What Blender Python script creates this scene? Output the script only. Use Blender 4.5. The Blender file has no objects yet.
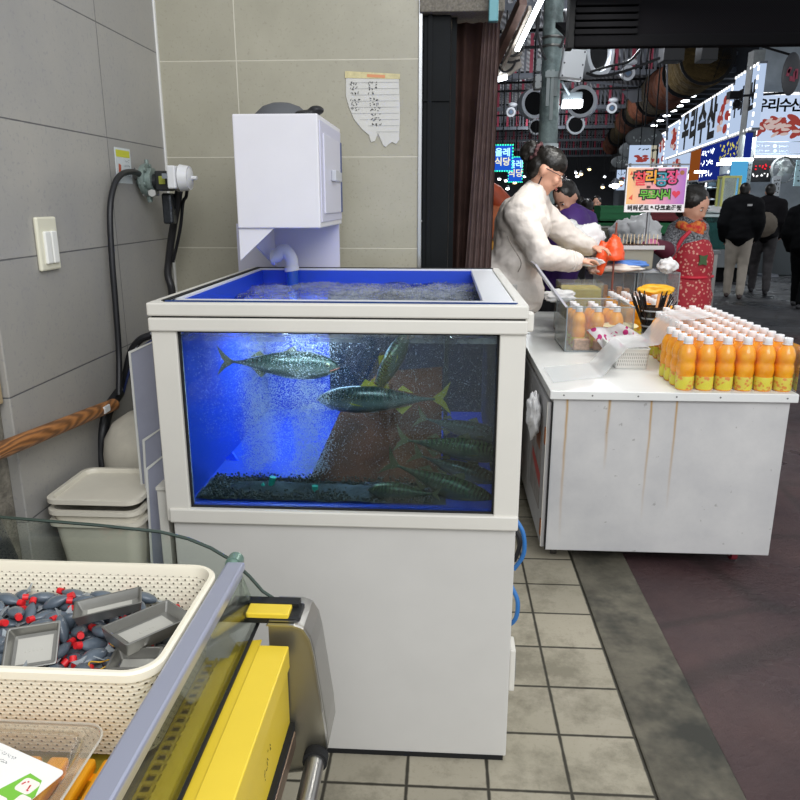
import bpy, bmesh, math, random
from mathutils import Vector, Matrix, Euler, Quaternion
random.seed(11)
SC = bpy.context.scene
COL = SC.collection
V = Vector
# ------------------------------------------------------------------ camera
FPX, HOR, VPX, CAMH = 735.0, 202.0, 445.0, 1.5
TILT = math.atan((400 - HOR) / FPX)
YAW = math.atan((VPX - 400) / math.hypot(FPX, 400 - HOR))
cd = bpy.data.cameras.new('camera'); cam = bpy.data.objects.new('camera', cd); COL.objects.link(cam)
cam.location = (0, 0, CAMH)
cam.rotation_euler = (math.pi / 2 - TILT, 0, YAW)
cd.sensor_width = 36; cd.sensor_fit = 'HORIZONTAL'; cd.lens = 36 * FPX / 800
cd.clip_start = .02; cd.clip_end = 300
SC.camera = cam

def _ray(px, py):
    x = (px - 400) / FPX; y = (400 - py) / FPX
    s, c, S, Cc = math.sin(YAW), math.cos(YAW), math.sin(TILT), math.cos(TILT)
    return V((-s * Cc - y * s * S + x * c, c * Cc + y * c * S + x * s, -S + y * Cc))
def at(px, py, Y):           # world point measured at depth Y
    r = _ray(px, py); return V((0, 0, CAMH)) + r * (Y / r.y)
def axx(px, Y, py=170): return at(px, py, Y).x
def azz(py, Y, px=640): return at(px, py, Y).z
def onx(px, py, X):          # world point on a plane facing sideways
    r = _ray(px, py); return V((0, 0, CAMH)) + r * (X / r.x)
def onz(px, py, z):          # world point measured on a level plane
    r = _ray(px, py); return V((0, 0, CAMH)) + r * ((z - CAMH) / r.z)

# ------------------------------------------------------------------ materials
def lin(c):
    if isinstance(c, str):
        c = [int(c[i:i + 2], 16) / 255 for i in (0, 2, 4)]
    return tuple((v / 12.92 if v <= .04045 else ((v + .055) / 1.055) ** 2.4) for v in c) + (1,)
MATS = {}
TS = bpy.data.scenes.new('workshop')
def baked(o):
    TS.collection.objects.link(o); vl = TS.view_layers[0]; vl.update(); dg = vl.depsgraph
    return bpy.data.meshes.new_from_object(o.evaluated_get(dg))
class NT:
    def __init__(s, name):
        s.m = bpy.data.materials.new(name); s.m.use_nodes = True
        s.t = s.m.node_tree; s.t.nodes.clear()
        s.out = s.n('ShaderNodeOutputMaterial')
    def n(s, typ, **k):
        nd = s.t.nodes.new(typ)
        for a, b in k.items():
            if a.startswith('i_'):
                key = a[2:]; key = int(key) if key.isdigit() else key.replace('_', ' ')
                nd.inputs[key].default_value = b
            else: setattr(nd, a, b)
        return nd
    def l(s, a, b): s.t.links.new(a, b)
    def math(s, op, a, b=None, c=None, clamp=False):
        nd = s.n('ShaderNodeMath', operation=op, use_clamp=clamp)
        for i, v in enumerate((a, b, c)):
            if v is None: continue
            if hasattr(v, 'is_linked') or hasattr(v, 'links'): s.l(v, nd.inputs[i])
            else: nd.inputs[i].default_value = v
        return nd.outputs[0]
    def mix(s, f, a, b):
        nd = s.n('ShaderNodeMix', data_type='RGBA')
        for sock, v in ((nd.inputs[0], f), (nd.inputs[6], a), (nd.inputs[7], b)):
            if hasattr(v, 'links'): s.l(v, sock)
            else: sock.default_value = v
        return nd.outputs[2]
    def noise(s, scale, detail=3, rough=.55, coord=None, dist=0):
        nd = s.n('ShaderNodeTexNoise'); nd.inputs['Scale'].default_value = scale
        nd.inputs['Detail'].default_value = detail; nd.inputs['Roughness'].default_value = rough
        nd.inputs['Distortion'].default_value = dist
        if coord is not None: s.l(coord, nd.inputs['Vector'])
        return nd.outputs['Fac']
    def obj(s): return s.n('ShaderNodeTexCoord').outputs['Object']
    def pos(s): return s.n('ShaderNodeNewGeometry').outputs['Position']
    def ramp(s, f, a, b):
        nd = s.n('ShaderNodeMapRange'); s.l(f, nd.inputs[0]); nd.inputs[1].default_value = a; nd.inputs[2].default_value = b
        return nd.outputs[0]
    def bsdf(s, col, rough=.5, metal=0, bump=None, bstr=.2, bdist=.01, spec=.5, coat=0, trans=0, emis=None, estr=0, alpha=1):
        b = s.n('ShaderNodeBsdfPrincipled')
        for k, v in (('Base Color', col), ('Roughness', rough), ('Metallic', metal), ('Specular IOR Level', spec), ('Coat Weight', coat), ('Transmission Weight', trans), ('Alpha', alpha)):
            if hasattr(v, 'links'): s.l(v, b.inputs[k])
            else: b.inputs[k].default_value = v
        if emis is not None:
            if hasattr(emis, 'links'): s.l(emis, b.inputs['Emission Color'])
            else: b.inputs['Emission Color'].default_value = emis
            b.inputs['Emission Strength'].default_value = estr
        if bump is not None:
            bp = s.n('ShaderNodeBump'); bp.inputs['Strength'].default_value = bstr; bp.inputs['Distance'].default_value = bdist
            s.l(bump, bp.inputs['Height']); s.l(bp.outputs[0], b.inputs['Normal'])
        s.l(b.outputs[0], s.out.inputs[0]); return b

def mat(name, col, rough=.5, metal=0, var=0, vs=8, bstr=0, bs=60, bd=.003, **k):
    """plain surface with wear: var darkens/lightens by noise of scale vs; bump noise of scale bs"""
    if name in MATS: return MATS[name]
    t = NT(name); c = lin(col); co = t.obj()
    if var:
        d = tuple(x * (1 - var) for x in c[:3]) + (1,); e = tuple(min(1, x * (1 + var)) for x in c[:3]) + (1,)
        cc = t.mix(t.ramp(t.noise(vs, 5, .6, co), .3, .7), d, e)
    else: cc = c
    t.bsdf(cc, rough, metal, bump=t.noise(bs, 3, .5, co) if bstr else None, bstr=bstr, bdist=bd, **k)
    MATS[name] = t.m; return t.m
def emit(name, col, strength):
    if name in MATS: return MATS[name]
    t = NT(name); e = t.n('ShaderNodeEmission'); e.inputs[0].default_value = lin(col); e.inputs[1].default_value = strength
    t.l(e.outputs[0], t.out.inputs[0]); MATS[name] = t.m; return t.m
def clear(name, tint='ffffff', refl=1.0, rough=.02, haze=0.0, hazecol='ffffff'):
    """thin clear sheet: tinted see-through + mirror by fresnel + optional milky film"""
    if name in MATS: return MATS[name]
    t = NT(name)
    tr = t.n('ShaderNodeBsdfTransparent'); tr.inputs[0].default_value = lin(tint)
    gl = t.n('ShaderNodeBsdfGlossy'); gl.inputs['Roughness'].default_value = rough
    fr = t.n('ShaderNodeFresnel'); fr.inputs[0].default_value = 1.45
    f = t.math('MULTIPLY', fr.outputs[0], refl, clamp=True)
    mx = t.n('ShaderNodeMixShader'); t.l(f, mx.inputs[0]); t.l(tr.outputs[0], mx.inputs[1]); t.l(gl.outputs[0], mx.inputs[2])
    last = mx.outputs[0]
    if haze:
        df = t.n('ShaderNodeBsdfDiffuse'); df.inputs[0].default_value = lin(hazecol)
        m2 = t.n('ShaderNodeMixShader'); m2.inputs[0].default_value = haze
        t.l(last, m2.inputs[1]); t.l(df.outputs[0], m2.inputs[2]); last = m2.outputs[0]
    t.l(last, t.out.inputs[0]); MATS[name] = t.m; return t.m

def specks(name, pts, m):
    """many tiny round bubbles as one mesh; pts: (x, y, z, r)"""
    tb_ = bmesh.new(); bmesh.ops.create_icosphere(tb_, subdivisions=1, radius=1); tv = [tuple(v.co) for v in tb_.verts]; tb_.verts.index_update(); tf = [[v.index for v in f.verts] for f in tb_.faces]; tb_.free()
    vs = []; fs = []
    for x, y, z, r in pts:
        n = len(vs); vs += [(x + a * r, y + b_ * r, z + c * r) for a, b_, c in tv]; fs += [[n + i for i in f] for f in tf]
    me = bpy.data.meshes.new(name); me.from_pydata(vs, [], fs); return link(name, me, m, None, (0, 0, 0), 'all')
# ------------------------------------------------------------------ mesh building
class MB:
    def __init__(s): s.b = bmesh.new(); s.mi = 0
    def _m(s, geo, M):
        if M is not None: bmesh.ops.transform(s.b, matrix=M, verts=geo)
        fs = set()
        for v in geo:
            for f in v.link_faces: fs.add(f)
        for f in fs: f.material_index = s.mi
        return s
    def mat(s, i): s.mi = i; return s
    def box(s, x0, x1, y0, y1, z0, z1, bev=0, M=None, seg=2):
        vs = bmesh.ops.create_cube(s.b, size=1)['verts']
        for v in vs:
            v.co = V(((x0 + x1) / 2 + v.co.x * (x1 - x0), (y0 + y1) / 2 + v.co.y * (y1 - y0), (z0 + z1) / 2 + v.co.z * (z1 - z0)))
        if bev:
            es = list({e for v in vs for e in v.link_edges})
            r = bmesh.ops.bevel(s.b, geom=es + vs, offset=bev, segments=seg, profile=.5, affect='EDGES', clamp_overlap=True)
            vs = list({v for f in r['faces'] for v in f.verts} | {v for v in vs if v.is_valid})
        return s._m(vs, M)
    def beam(s, p, q, w, h, bev=0, up=V((0, 0, 1))):
        p = V(p); q = V(q); d = q - p; L = d.length; d.normalize()
        u = V(up); x = d.cross(u)
        if x.length < 1e-4: x = V((1, 0, 0))
        x.normalize(); z = x.cross(d)
        M = Matrix((x, d, z)).transposed().to_4x4(); M.translation = p
        return s.box(-w / 2, w / 2, 0, L, -h / 2, h / 2, bev, M)
    def cyl(s, p, q, r0, r1=None, n=20, caps=True):
        p = V(p); q = V(q); r1 = r0 if r1 is None else r1; d = q - p; L = d.length
        vs = bmesh.ops.create_cone(s.b, cap_ends=caps, segments=n, radius1=max(r0, 1e-5), radius2=max(r1, 1e-5), depth=L)['verts']
        M = d.to_track_quat('Z', 'Y').to_matrix().to_4x4(); M.translation = (p + q) / 2
        return s._m(vs, M)
    def sph(s, c, r, n=16, M=None):
        r = r if hasattr(r, '__len__') else (r, r, r); m = max(4, n * 2 // 3)
        T = Matrix.Translation(V(c)) @ (M if M is not None else Matrix()); nv = s.b.verts.new; nf = s.b.faces.new
        rings = []
        for i in range(m + 1):
            a = math.pi * i / m; z = -math.cos(a); w = math.sin(a)
            if i in (0, m): rings.append([nv(T @ V((0, 0, z * r[2])))])
            else: rings.append([nv(T @ V((r[0] * w * math.cos(6.283185 * k / n), r[1] * w * math.sin(6.283185 * k / n), r[2] * z))) for k in range(n)])
        for A, B in zip(rings, rings[1:]):
            for k in range(n):
                if len(A) == 1: f = nf((A[0], B[(k + 1) % n], B[k]))
                elif len(B) == 1: f = nf((A[k], A[(k + 1) % n], B[0]))
                else: f = nf((A[k], A[(k + 1) % n], B[(k + 1) % n], B[k]))
                f.material_index = s.mi
        return s
    def ico(s, c, r, sub=1):
        vs = bmesh.ops.create_icosphere(s.b, subdivisions=sub, radius=r)['verts']
        return s._m(vs, Matrix.Translation(V(c)))
    def tube(s, pts, r, n=10, closed=False):
        pts = [V(p) for p in pts]; rs = r if hasattr(r, '__len__') else [r] * len(pts)
        rings = []; up = None
        for i, p in enumerate(pts):
            a = pts[max(i - 1, 0)]; b = pts[min(i + 1, len(pts) - 1)]; t = (b - a).normalized()
            if up is None: up = t.orthogonal().normalized()
            up = (up - t * up.dot(t)).normalized(); w = t.cross(up)
            rings.append([s.b.verts.new(p + (up * math.cos(k * 2 * math.pi / n) + w * math.sin(k * 2 * math.pi / n)) * rs[i]) for k in range(n)])
        for i in range(len(rings) - 1):
            for k in range(n):
                f = s.b.faces.new((rings[i][k], rings[i][(k + 1) % n], rings[i + 1][(k + 1) % n], rings[i + 1][k])); f.material_index = s.mi
        for rg, rev in ((rings[0], True), (rings[-1], False)):
            f = s.b.faces.new(rg[::-1] if rev else rg); f.material_index = s.mi
        return s
    def lathe(s, prof, c=(0, 0, 0), n=24, M=None, sx=1, sy=1):
        c = V(c); rings = []
        for r, z in prof:
            if r < 1e-6: rings.append([s.b.verts.new((0, 0, z))])
            else: rings.append([s.b.verts.new((r * sx * math.cos(k * 2 * math.pi / n), r * sy * math.sin(k * 2 * math.pi / n), z)) for k in range(n)])
        for A, B in zip(rings, rings[1:]):
            for k in range(n):
                a = [A[k % len(A)], A[(k + 1) % len(A)], B[(k + 1) % len(B)], B[k % len(B)]]
                a = list(dict.fromkeys(a))
                if len(a) > 2:
                    f = s.b.faces.new(a); f.material_index = s.mi
        vs = [v for rg in rings for v in rg]
        T = Matrix.Translation(c) @ (M if M is not None else Matrix())
        return s._m(vs, T)
    def prism(s, pts, d):
        """planar polygon pts (3-D) pushed by vector d"""
        pts = [V(p) for p in pts]; d = V(d)
        A = [s.b.verts.new(p) for p in pts]; B = [s.b.verts.new(p + d) for p in pts]; n = len(pts)
        fs = [s.b.faces.new(A), s.b.faces.new(B[::-1])]
        for i in range(n): fs.append(s.b.faces.new((A[i], B[i], B[(i + 1) % n], A[(i + 1) % n])))
        for f in fs: f.material_index = s.mi
        bmesh.ops.recalc_face_normals(s.b, faces=fs); return s
    def rrect(s, x0, x1, y0, y1, r, z, n=5):
        out = []
        for cx, cy, a in ((x1 - r, y1 - r, 0), (x0 + r, y1 - r, 90), (x0 + r, y0 + r, 180), (x1 - r, y0 + r, 270)):
            for k in range(n + 1):
                t = math.radians(a + 90 * k / n); out.append(V((cx + r * math.cos(t), cy + r * math.sin(t), z)))
        return out
    def loft(s, rings, close=True, cap0=False, cap1=False):
        R = [[s.b.verts.new(p) for p in rg] for rg in rings]; n = len(R[0])
        for A, B in zip(R, R[1:]):
            for k in range(n if close else n - 1):
                f = s.b.faces.new((A[k], A[(k + 1) % n], B[(k + 1) % n], B[k])); f.material_index = s.mi
        if cap0: s.b.faces.new(R[0][::-1]).material_index = s.mi
        if cap1: s.b.faces.new(R[-1]).material_index = s.mi
        return s
    def sheet(s, fn, nu, nv, th=0):
        G = [[s.b.verts.new(fn(i / nu, j / nv)) for j in range(nv + 1)] for i in range(nu + 1)]
        fs = []
        for i in range(nu):
            for j in range(nv):
                f = s.b.faces.new((G[i][j], G[i + 1][j], G[i + 1][j + 1], G[i][j + 1])); f.material_index = s.mi; fs.append(f)
        if th: bmesh.ops.solidify(s.b, geom=fs, thickness=th)
        return s
    def xf(s, M): bmesh.ops.transform(s.b, matrix=M, verts=s.b.verts); return s
    def build(s, name, mats, parent=None, smooth=False, origin=None, keep=False):
        me = bpy.data.meshes.new(name)
        bmesh.ops.recalc_face_normals(s.b, faces=s.b.faces)
        if origin is None and parent is None:
            if s.b.verts:
                xs = [v.co.x for v in s.b.verts]; ys = [v.co.y for v in s.b.verts]; zs = [v.co.z for v in s.b.verts]
                origin = V(((min(xs) + max(xs)) / 2, (min(ys) + max(ys)) / 2, min(zs)))
            else: origin = V((0, 0, 0))
        if origin is None: origin = V((0, 0, 0)) if keep else W(parent)
        origin = V(origin)
        bmesh.ops.translate(s.b, vec=-origin, verts=s.b.verts)
        s.b.to_mesh(me); s.b.free()
        return link(name, me, mats, parent, origin, smooth, keep)
WL = {}
def W(o): return WL.get(o.name, V((0, 0, 0))) if o is not None else V((0, 0, 0))
def link(name, me, mats, parent, origin, smooth=False, keep=False):
    mats = mats if isinstance(mats, (list, tuple)) else [mats]
    for m in mats: me.materials.append(m)
    if smooth:
        me.polygons.foreach_set('use_smooth', [True] * len(me.polygons))
        if smooth != 'all': me.set_sharp_from_angle(angle=math.radians(40))
    o = bpy.data.objects.new(name, me); COL.objects.link(o)
    WL[o.name] = V(origin)
    if parent is not None:
        o.parent = parent; o.location = V(origin) - (V((0, 0, 0)) if keep else W(parent))
    else: o.location = origin
    return o
def tag(o, label, cat, group=None, kind=None):
    if label: o['label'] = label
    if cat: o['category'] = cat
    if group: o['group'] = group
    if kind: o['kind'] = kind
    return o
def thing(name, label, cat, loc, group=None, rz=0):
    o = bpy.data.objects.new(name, None); COL.objects.link(o); o.location = loc; o.empty_display_size = .05
    WL[o.name] = V(loc); o.rotation_euler = (0, 0, rz)
    return tag(o, label, cat, group)
def struct(name, mb, m, label=None, smooth=False):
    o = mb.build(name, m, None, smooth); o['kind'] = 'structure'
    if label: o['label'] = label
    return o
KIDS = {}
def dup(o, loc=None, rot=None, label=None, scale=None):
    c = o.copy(); COL.objects.link(c)
    if loc is not None: c.location = loc; WL[c.name] = V(loc)
    if rot is not None: c.rotation_euler = rot
    if scale is not None: c.scale = (scale,) * 3
    if label: c['label'] = label
    for ch in list(o.children):
        d = ch.copy(); COL.objects.link(d); d.parent = c
        for g in list(ch.children):
            e = g.copy(); COL.objects.link(e); e.parent = d
    return c
def text_mb(body, size, M, bold=0, ext=.0008, align='CENTER'):
    cu = bpy.data.curves.new('t', 'FONT'); cu.body = body; cu.size = size; cu.align_x = align; cu.align_y = 'CENTER'
    cu.offset = bold; cu.extrude = ext; cu.resolution_u = 2
    o = bpy.data.objects.new('t', cu); me = baked(o)
    bpy.data.objects.remove(o); bpy.data.curves.remove(cu)
    me.transform(M); return me
def add_me(mb, me, mi=None):
    n = len(mb.b.faces)
    mb.b.from_mesh(me); bpy.data.meshes.remove(me)
    mb.b.faces.ensure_lookup_table()
    for f in mb.b.faces[n:]: f.material_index = mb.mi if mi is None else mi
    return mb
def face(c, rz=0, rx=math.pi / 2):   # text frame standing at c, facing -Y when rz=0
    return Matrix.Translation(V(c)) @ Matrix.Rotation(rz, 4, 'Z') @ Matrix.Rotation(rx, 4, 'X')
def scribble(mb, M, w, h, n, seed=0, r=None):
    """unreadable small writing: jagged pen strokes in a w x h strip"""
    R = random.Random(seed); r = r or h * .06; cw = w / n
    for i in range(n):
        x0 = -w / 2 + i * cw
        for _ in range(R.choice((2, 3, 3))):
            a = V((x0 + R.uniform(.1, .7) * cw, R.uniform(-.45, .45) * h, 0)); b = a + V((R.uniform(-.3, .55) * cw, R.uniform(-.5, .5) * h, 0))
            b.y = max(-h / 2, min(h / 2, b.y))
            if (b - a).length < r * 2: continue
            d = (b - a).normalized(); nn = V((-d.y, d.x, 0)) * r
            mb.prism([M @ (a - nn), M @ (b - nn), M @ (b + nn), M @ (a + nn)], M.to_3x3() @ V((0, 0, r * .3)))
def remesh(mb, vox, smooth=4, disp=0, dscale=.1):
    me = bpy.data.meshes.new('r'); mb.b.to_mesh(me); mb.b.free()
    o = bpy.data.objects.new('r', me)
    md = o.modifiers.new('r', 'REMESH'); md.mode = 'VOXEL'; md.voxel_size = vox; md.use_smooth_shade = True
    if smooth:
        sm = o.modifiers.new('s', 'SMOOTH'); sm.iterations = smooth; sm.factor = .5
    out = baked(o)
    bpy.data.objects.remove(o); bpy.data.meshes.remove(me)
    if disp:
        from mathutils import noise
        nrm = [v.normal.copy() for v in out.vertices]
        for v, nn in zip(out.vertices, nrm):
            q = V((v.co.x / dscale, v.co.y / dscale, v.co.z / dscale * 1.8))
            v.co += nn * disp * (noise.noise(q) + .5 * noise.noise(q * 2.3))
    return out
# ------------------------------------------------------------------ surfaces of the place
def tiles(name, col, joint, axis, u0, pu, v0, pv, w, var=.08, rough=.35, stagger=0, blotch=None, bvar=.25, mortar_rough=.9, dirt=None):
    """rectangular tiles laid out in world metres; axis 'xz','yz','xy'"""
    t = NT(name); sp = t.n('ShaderNodeSeparateXYZ'); P = t.pos(); t.l(P, sp.inputs[0])
    o = {'x': 0, 'y': 1, 'z': 2}; u = sp.outputs[o[axis[0]]]; v = sp.outputs[o[axis[1]]]
    vv = t.math('DIVIDE', t.math('SUBTRACT', v, v0), pv); vi = t.math('FLOOR', vv)
    uu = t.math('DIVIDE', t.math('SUBTRACT', u, u0), pu)
    if stagger: uu = t.math('ADD', uu, t.math('MULTIPLY', t.math('MODULO', vi, 2), stagger))
    ui = t.math('FLOOR', uu)
    fu = t.math('SUBTRACT', .5, t.math('ABSOLUTE', t.math('SUBTRACT', t.math('FRACT', uu), .5)))
    fv = t.math('SUBTRACT', .5, t.math('ABSOLUTE', t.math('SUBTRACT', t.math('FRACT', vv), .5)))
    d = t.math('MINIMUM', t.math('MULTIPLY', fu, pu), t.math('MULTIPLY', fv, pv))
    wob = t.math('MULTIPLY', t.noise(30, 2, .5, P), w * .6)
    m = t.n('ShaderNodeMapRange'); t.l(t.math('ADD', d, wob), m.inputs[0]); m.inputs[1].default_value = w * .8; m.inputs[2].default_value = w * 1.5
    cb = t.n('ShaderNodeCombineXYZ'); t.l(ui, cb.inputs[0]); t.l(vi, cb.inputs[1])
    wn = t.n('ShaderNodeTexWhiteNoise'); t.l(cb.outputs[0], wn.inputs[0])
    c = lin(col); a = tuple(x * (1 - var) for x in c[:3]) + (1,); b = tuple(x * (1 + var) for x in c[:3]) + (1,)
    base = t.mix(wn.outputs['Value'], a, b)
    n1 = t.ramp(t.noise(3.2, 6, .62, P), .3, .72)
    base = t.mix(t.math('MULTIPLY', n1, bvar), base, lin(blotch or joint))
    n2 = t.ramp(t.noise(90, 2, .5, P), .60, .68)
    base = t.mix(t.math('MULTIPLY', n2, .45), base, lin(blotch or joint))
    if dirt:
        dn = t.ramp(t.noise(2.6, 8, .75, P), .47, .60)
        base = t.mix(t.math('MULTIPLY', dn, .75), base, lin(dirt))
    fc = t.mix(m.outputs[0], lin(joint), base)
    h = t.math('ADD', m.outputs[0], t.math('MULTIPLY', t.noise(120, 2, .5, P), .15))
    t.bsdf(fc, rough, bump=h, bstr=.35, bdist=.002); MATS[name] = t.m; return t.m

YW = 2.9      # back wall
XL = -1.07    # left wall
m_tl = tiles('tile_left', 'a3a099', '5b5c5e', 'yz', 2.40 - .71, .71, 1.02 - .33 * 3, .3333, .0022, blotch='87888b', bvar=.5)
m_tb = tiles('tile_back', 'a8a493', 'c3bfae', 'xz', -.775 - .68 * 2, .68, 1.665 - .338 * 5, .338, .0022, blotch='8b8877', bvar=.55)
struct('wall_left', MB().box(XL - .03, XL, 1.70, YW, 0, 2.9, .003), m_tl)
# rough concrete the tiled wall ends against
t = NT('rough_concrete'); P = t.pos(); nn = t.noise(14, 8, .7, P)
t.bsdf(t.mix(t.ramp(nn, .35, .65), lin('5f5b52'), lin('a29c8e')), .95, bump=nn, bstr=1, bdist=.03); m_rc = t.m
struct('wall_left_rough', MB().box(XL - .2, XL - .03, .2, YW, 0, 2.9), m_rc)
struct('wall_back', MB().box(XL - .03, -.1, YW, YW + .12, 0, 2.9, .003), m_tb)
m_white = mat('white_trim', 'd8d8d4', .4)
m_alu = mat('aluminium', 'b9bbbc', .3, .9, bstr=.05)
struct('trim_1', MB().box(XL - .002, XL + .006, YW - .012, YW + .002, 0, 2.9, .002), m_white)
struct('trim_2', MB().box(-.104, -.09, YW - .006, YW + .03, 0, 2.9, .002), m_alu)
# ground
m_floor = tiles('paving', 'a29b8a', '2f2c22', 'xy', .356 - .2175 * 20, .2175, 1.62 - .2200 * 20, .2200, .0055, var=.1, rough=.7, blotch='8d8874', bvar=.6, dirt='6f6a5a')
struct('floor', MB().box(-3, .575, -1.2, 14, -.12, 0), m_floor)
t = NT('kerb_stone'); P = t.pos(); n1 = t.ramp(t.noise(5, 7, .65, P), .3, .7)
c = t.mix(n1, lin('403d34'), lin('726d5f')); n2 = t.ramp(t.noise(1.7, 5, .7, P), .5, .62); c = t.mix(n2, c, lin('33332d'))
t.bsdf(c, .75, bump=t.noise(60, 5, .6, P), bstr=.5, bdist=.006); m_kerb = t.m
struct('trim_3', MB().box(.578, .808, -1.2, 14, -.12, .002, .006), m_kerb)
t = NT('market_road'); P = t.pos(); sp = t.n('ShaderNodeSeparateXYZ'); t.l(P, sp.inputs[0])
n1 = t.ramp(t.noise(1.6, 7, .65, P), .35, .65); red = t.mix(n1, lin('34262a'), lin('4f3b3a'))
gr = t.mix(n1, lin('2f3033'), lin('4a4b4e'))
vor = t.n('ShaderNodeTexVoronoi', feature='DISTANCE_TO_EDGE'); vor.inputs['Scale'].default_value = 1.1; t.l(P, vor.inputs['Vector'])
crk = t.ramp(vor.outputs['Distance'], .01, .03)
fy = t.n('ShaderNodeMapRange'); t.l(sp.outputs[1], fy.inputs[0]); fy.inputs[1].default_value = 8.6; fy.inputs[2].default_value = 8.9
c = t.mix(fy.outputs[0], red, gr); c = t.mix(t.math('MULTIPLY', t.math('SUBTRACT', 1, crk), .5), c, lin('2a2422'))
wet = t.ramp(t.noise(1.1, 4, .6, P), .42, .6)
rg = t.math('SUBTRACT', .75, t.math('MULTIPLY', wet, .5))
t.bsdf(c, rg, bump=t.noise(38, 7, .7, P), bstr=.8, bdist=.012); m_road = t.m
struct('floor_road', MB().box(.81, 22, -1.2, 60, -.14, -.005), m_road)
struct('floor_passage', MB().box(-3, .575, 14, 60, -.14, -.005), m_road)

# doorway beyond the tiled wall
m_dark = mat('dark_steel', '0f1214', .6, 0, var=.3, vs=6, spec=.15)
m_conc = mat('speckled_concrete', '6e6960', .9, var=.35, vs=120, bstr=.5)
struct('door_1_frame', MB().box(-.088, .012, YW + .02, YW + .12, 0, 2.15, .004).box(-.07, -.055, YW + .01, YW + .02, 0, 2.15).box(.016, .034, YW + .06, YW + .12, 0, 2.15).box(-.09, .012, YW + .012, YW + .02, 1.86, 1.866), m_dark)
struct('ceiling_beam', MB().box(-.10, .20, YW - .02, YW + .25, 2.152, 2.9, .004), m_conc)
struct('wall_passage', MB().box(.0, .12, YW + .6, 14, 0, 7), mat('passage_wall', '2c2a29', .8, var=.3))
tb = MB().box(.142, .176, YW - .06, YW - .03, 2.11, 2.4, .003)
tag(tb.build('steel_bracket', mat('teal_paint', '4f7f86', .4, .3)), 'teal painted steel bracket hanging from the concrete beam above the brown curtains', 'bracket')
m_cur = mat('curtain_dark', '4a3833', .9, spec=.1, var=.35, vs=5, bstr=.2, bs=25)
m_cur2 = mat('curtain_light', '7d6a66', .9, spec=.1, var=.25, vs=9, bstr=.2, bs=25)
def curtain(name, x0t, x1t, x0b, x1b, y, zt, zb, amp, waves, m, label):
    def fn(u, v):
        xt = x0t + (x1t - x0t) * u; xb = x0b + (x1b - x0b) * u
        return V((xt + (xb - xt) * v, y + amp * math.sin(u * waves * 6.283 + v * 1.5) * (.5 + .5 * v), zt + (zb - zt) * v))
    tag(MB().sheet(fn, 60, 16, .003).build(name, m, None, 'all'), label, 'curtain')
curtain('curtain', .028, .158, .022, .108, YW + .10, 2.14, .25, .018, 2.5, m_cur, 'dark brown heavy curtain hanging in the doorway right of the tiled wall')
curtain('curtain', .128, .19, .03, .178, YW + .045, 2.13, .2, .014, 4.5, m_cur2, 'greyish mauve pleated curtain spreading towards the bottom beside the white jacket')

# ------------------------------------------------------------------ small things on the walls
sw = thing('wall_switch', 'off-white double rocker switch plate on the grey left wall', 'switch', (XL, 1.955, 1.325))
MB().box(XL, XL + .012, 1.905, 2.005, 1.322, 1.462, .005).build('switch_plate', mat('switch_cream', 'dcd9c4', .4), sw)
for k in range(2):
    MB().box(XL + .011, XL + .02, 1.925 + k * .034, 1.953 + k * .034, 1.34, 1.425, .003).build('rocker', mat('rocker_white', 'e6e6e0', .35), sw)
st = thing('warning_sticker', 'small warning sticker with yellow heading behind the gas regulator on grey wall', 'sticker', (XL, 2.5, 1.60))
MB().box(XL, XL + .0015, 2.445, 2.565, 1.56, 1.672).build('sheet', mat('sticker_white', 'c9d0d2', .3), st)
MB().box(XL + .0015, XL + .002, 2.452, 2.558, 1.643, 1.665).build('heading_band', mat('sticker_yellow', 'c2c431', .4), st)
sb = MB(); FM = face((XL + .0022, 2.53, 1.61), math.pi / 2)
for k in range(4): scribble(sb, FM @ Matrix.Translation((0, .022 - k * .016, 0)), .05, .008, 6, k)
sb.build('print', mat('ink_grey', '4a5a68', .6), st)
MB().prism([(XL + .002, 2.46, 1.585), (XL + .002, 2.476, 1.585), (XL + .002, 2.482, 1.618), (XL + .002, 2.465, 1.622)], (.0006, 0, 0)).build('picture', mat('ink_red', 'b4573c', .6), st)

# torn handwritten note on the back wall
pn = thing('paper_note', 'torn handwritten paper note taped to the beige back wall', 'note', at(373, 110, YW - .004))
q = lambda x, y: at(x, y, YW - .004)
outline = [(346, 78), (399, 77), (400, 115), (399, 140), (396, 144), (392, 142), (389, 144), (386, 147), (383, 145), (378, 133), (375, 141), (371, 142), (369, 135), (362, 129), (354, 119), (349, 107), (346, 96)]
MB().prism([q(*p) for p in outline], (0, .002, 0)).build('sheet', mat('note_paper', 'c9c8c2', .7, var=.06, bstr=.3, bs=20), pn)
MB().prism([at(x, y, YW - .0055) for x, y in ((345, 71), (400, 74), (400, 79), (345, 78))], (0, .001, 0)).build('tape', mat('tape_yellow', 'c8bd8e', .3, var=.2, vs=40), pn)
MB().prism([at(x, y, YW - .0062) for x, y in ((367, 74), (385, 75), (385, 78), (367, 77))], (0, .0005, 0)).build('tape_mark', mat('tape_orange', 'd08a5e', .4), pn)
sb = MB()
for k in range(6): scribble(sb, face(at(354 + k * .4, 83.5 + k * 5.1, YW - .0065)), .034, .013, 3, 20 + k, r=.0011)
for k in range(9): scribble(sb, face(at(372.5 + k * .5, 83.5 + k * 5.1, YW - .0065)), .04, .013, 3, 40 + k, r=.0011)
sb.build('handwriting', mat('ink_black', '26282c', .6), pn)
sb = MB()
for k in range(9): sb.box(q(347, 0).x + .012 + (k > 5) * (k - 5) * .03, q(399, 0).x, YW - .0062, YW - .0058, q(0, 86 + k * 6).z, q(0, 86 + k * 6).z + .0008)
sb.build('ruled_lines', mat('rule_grey', '9a9c9e', .7), pn)

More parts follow.
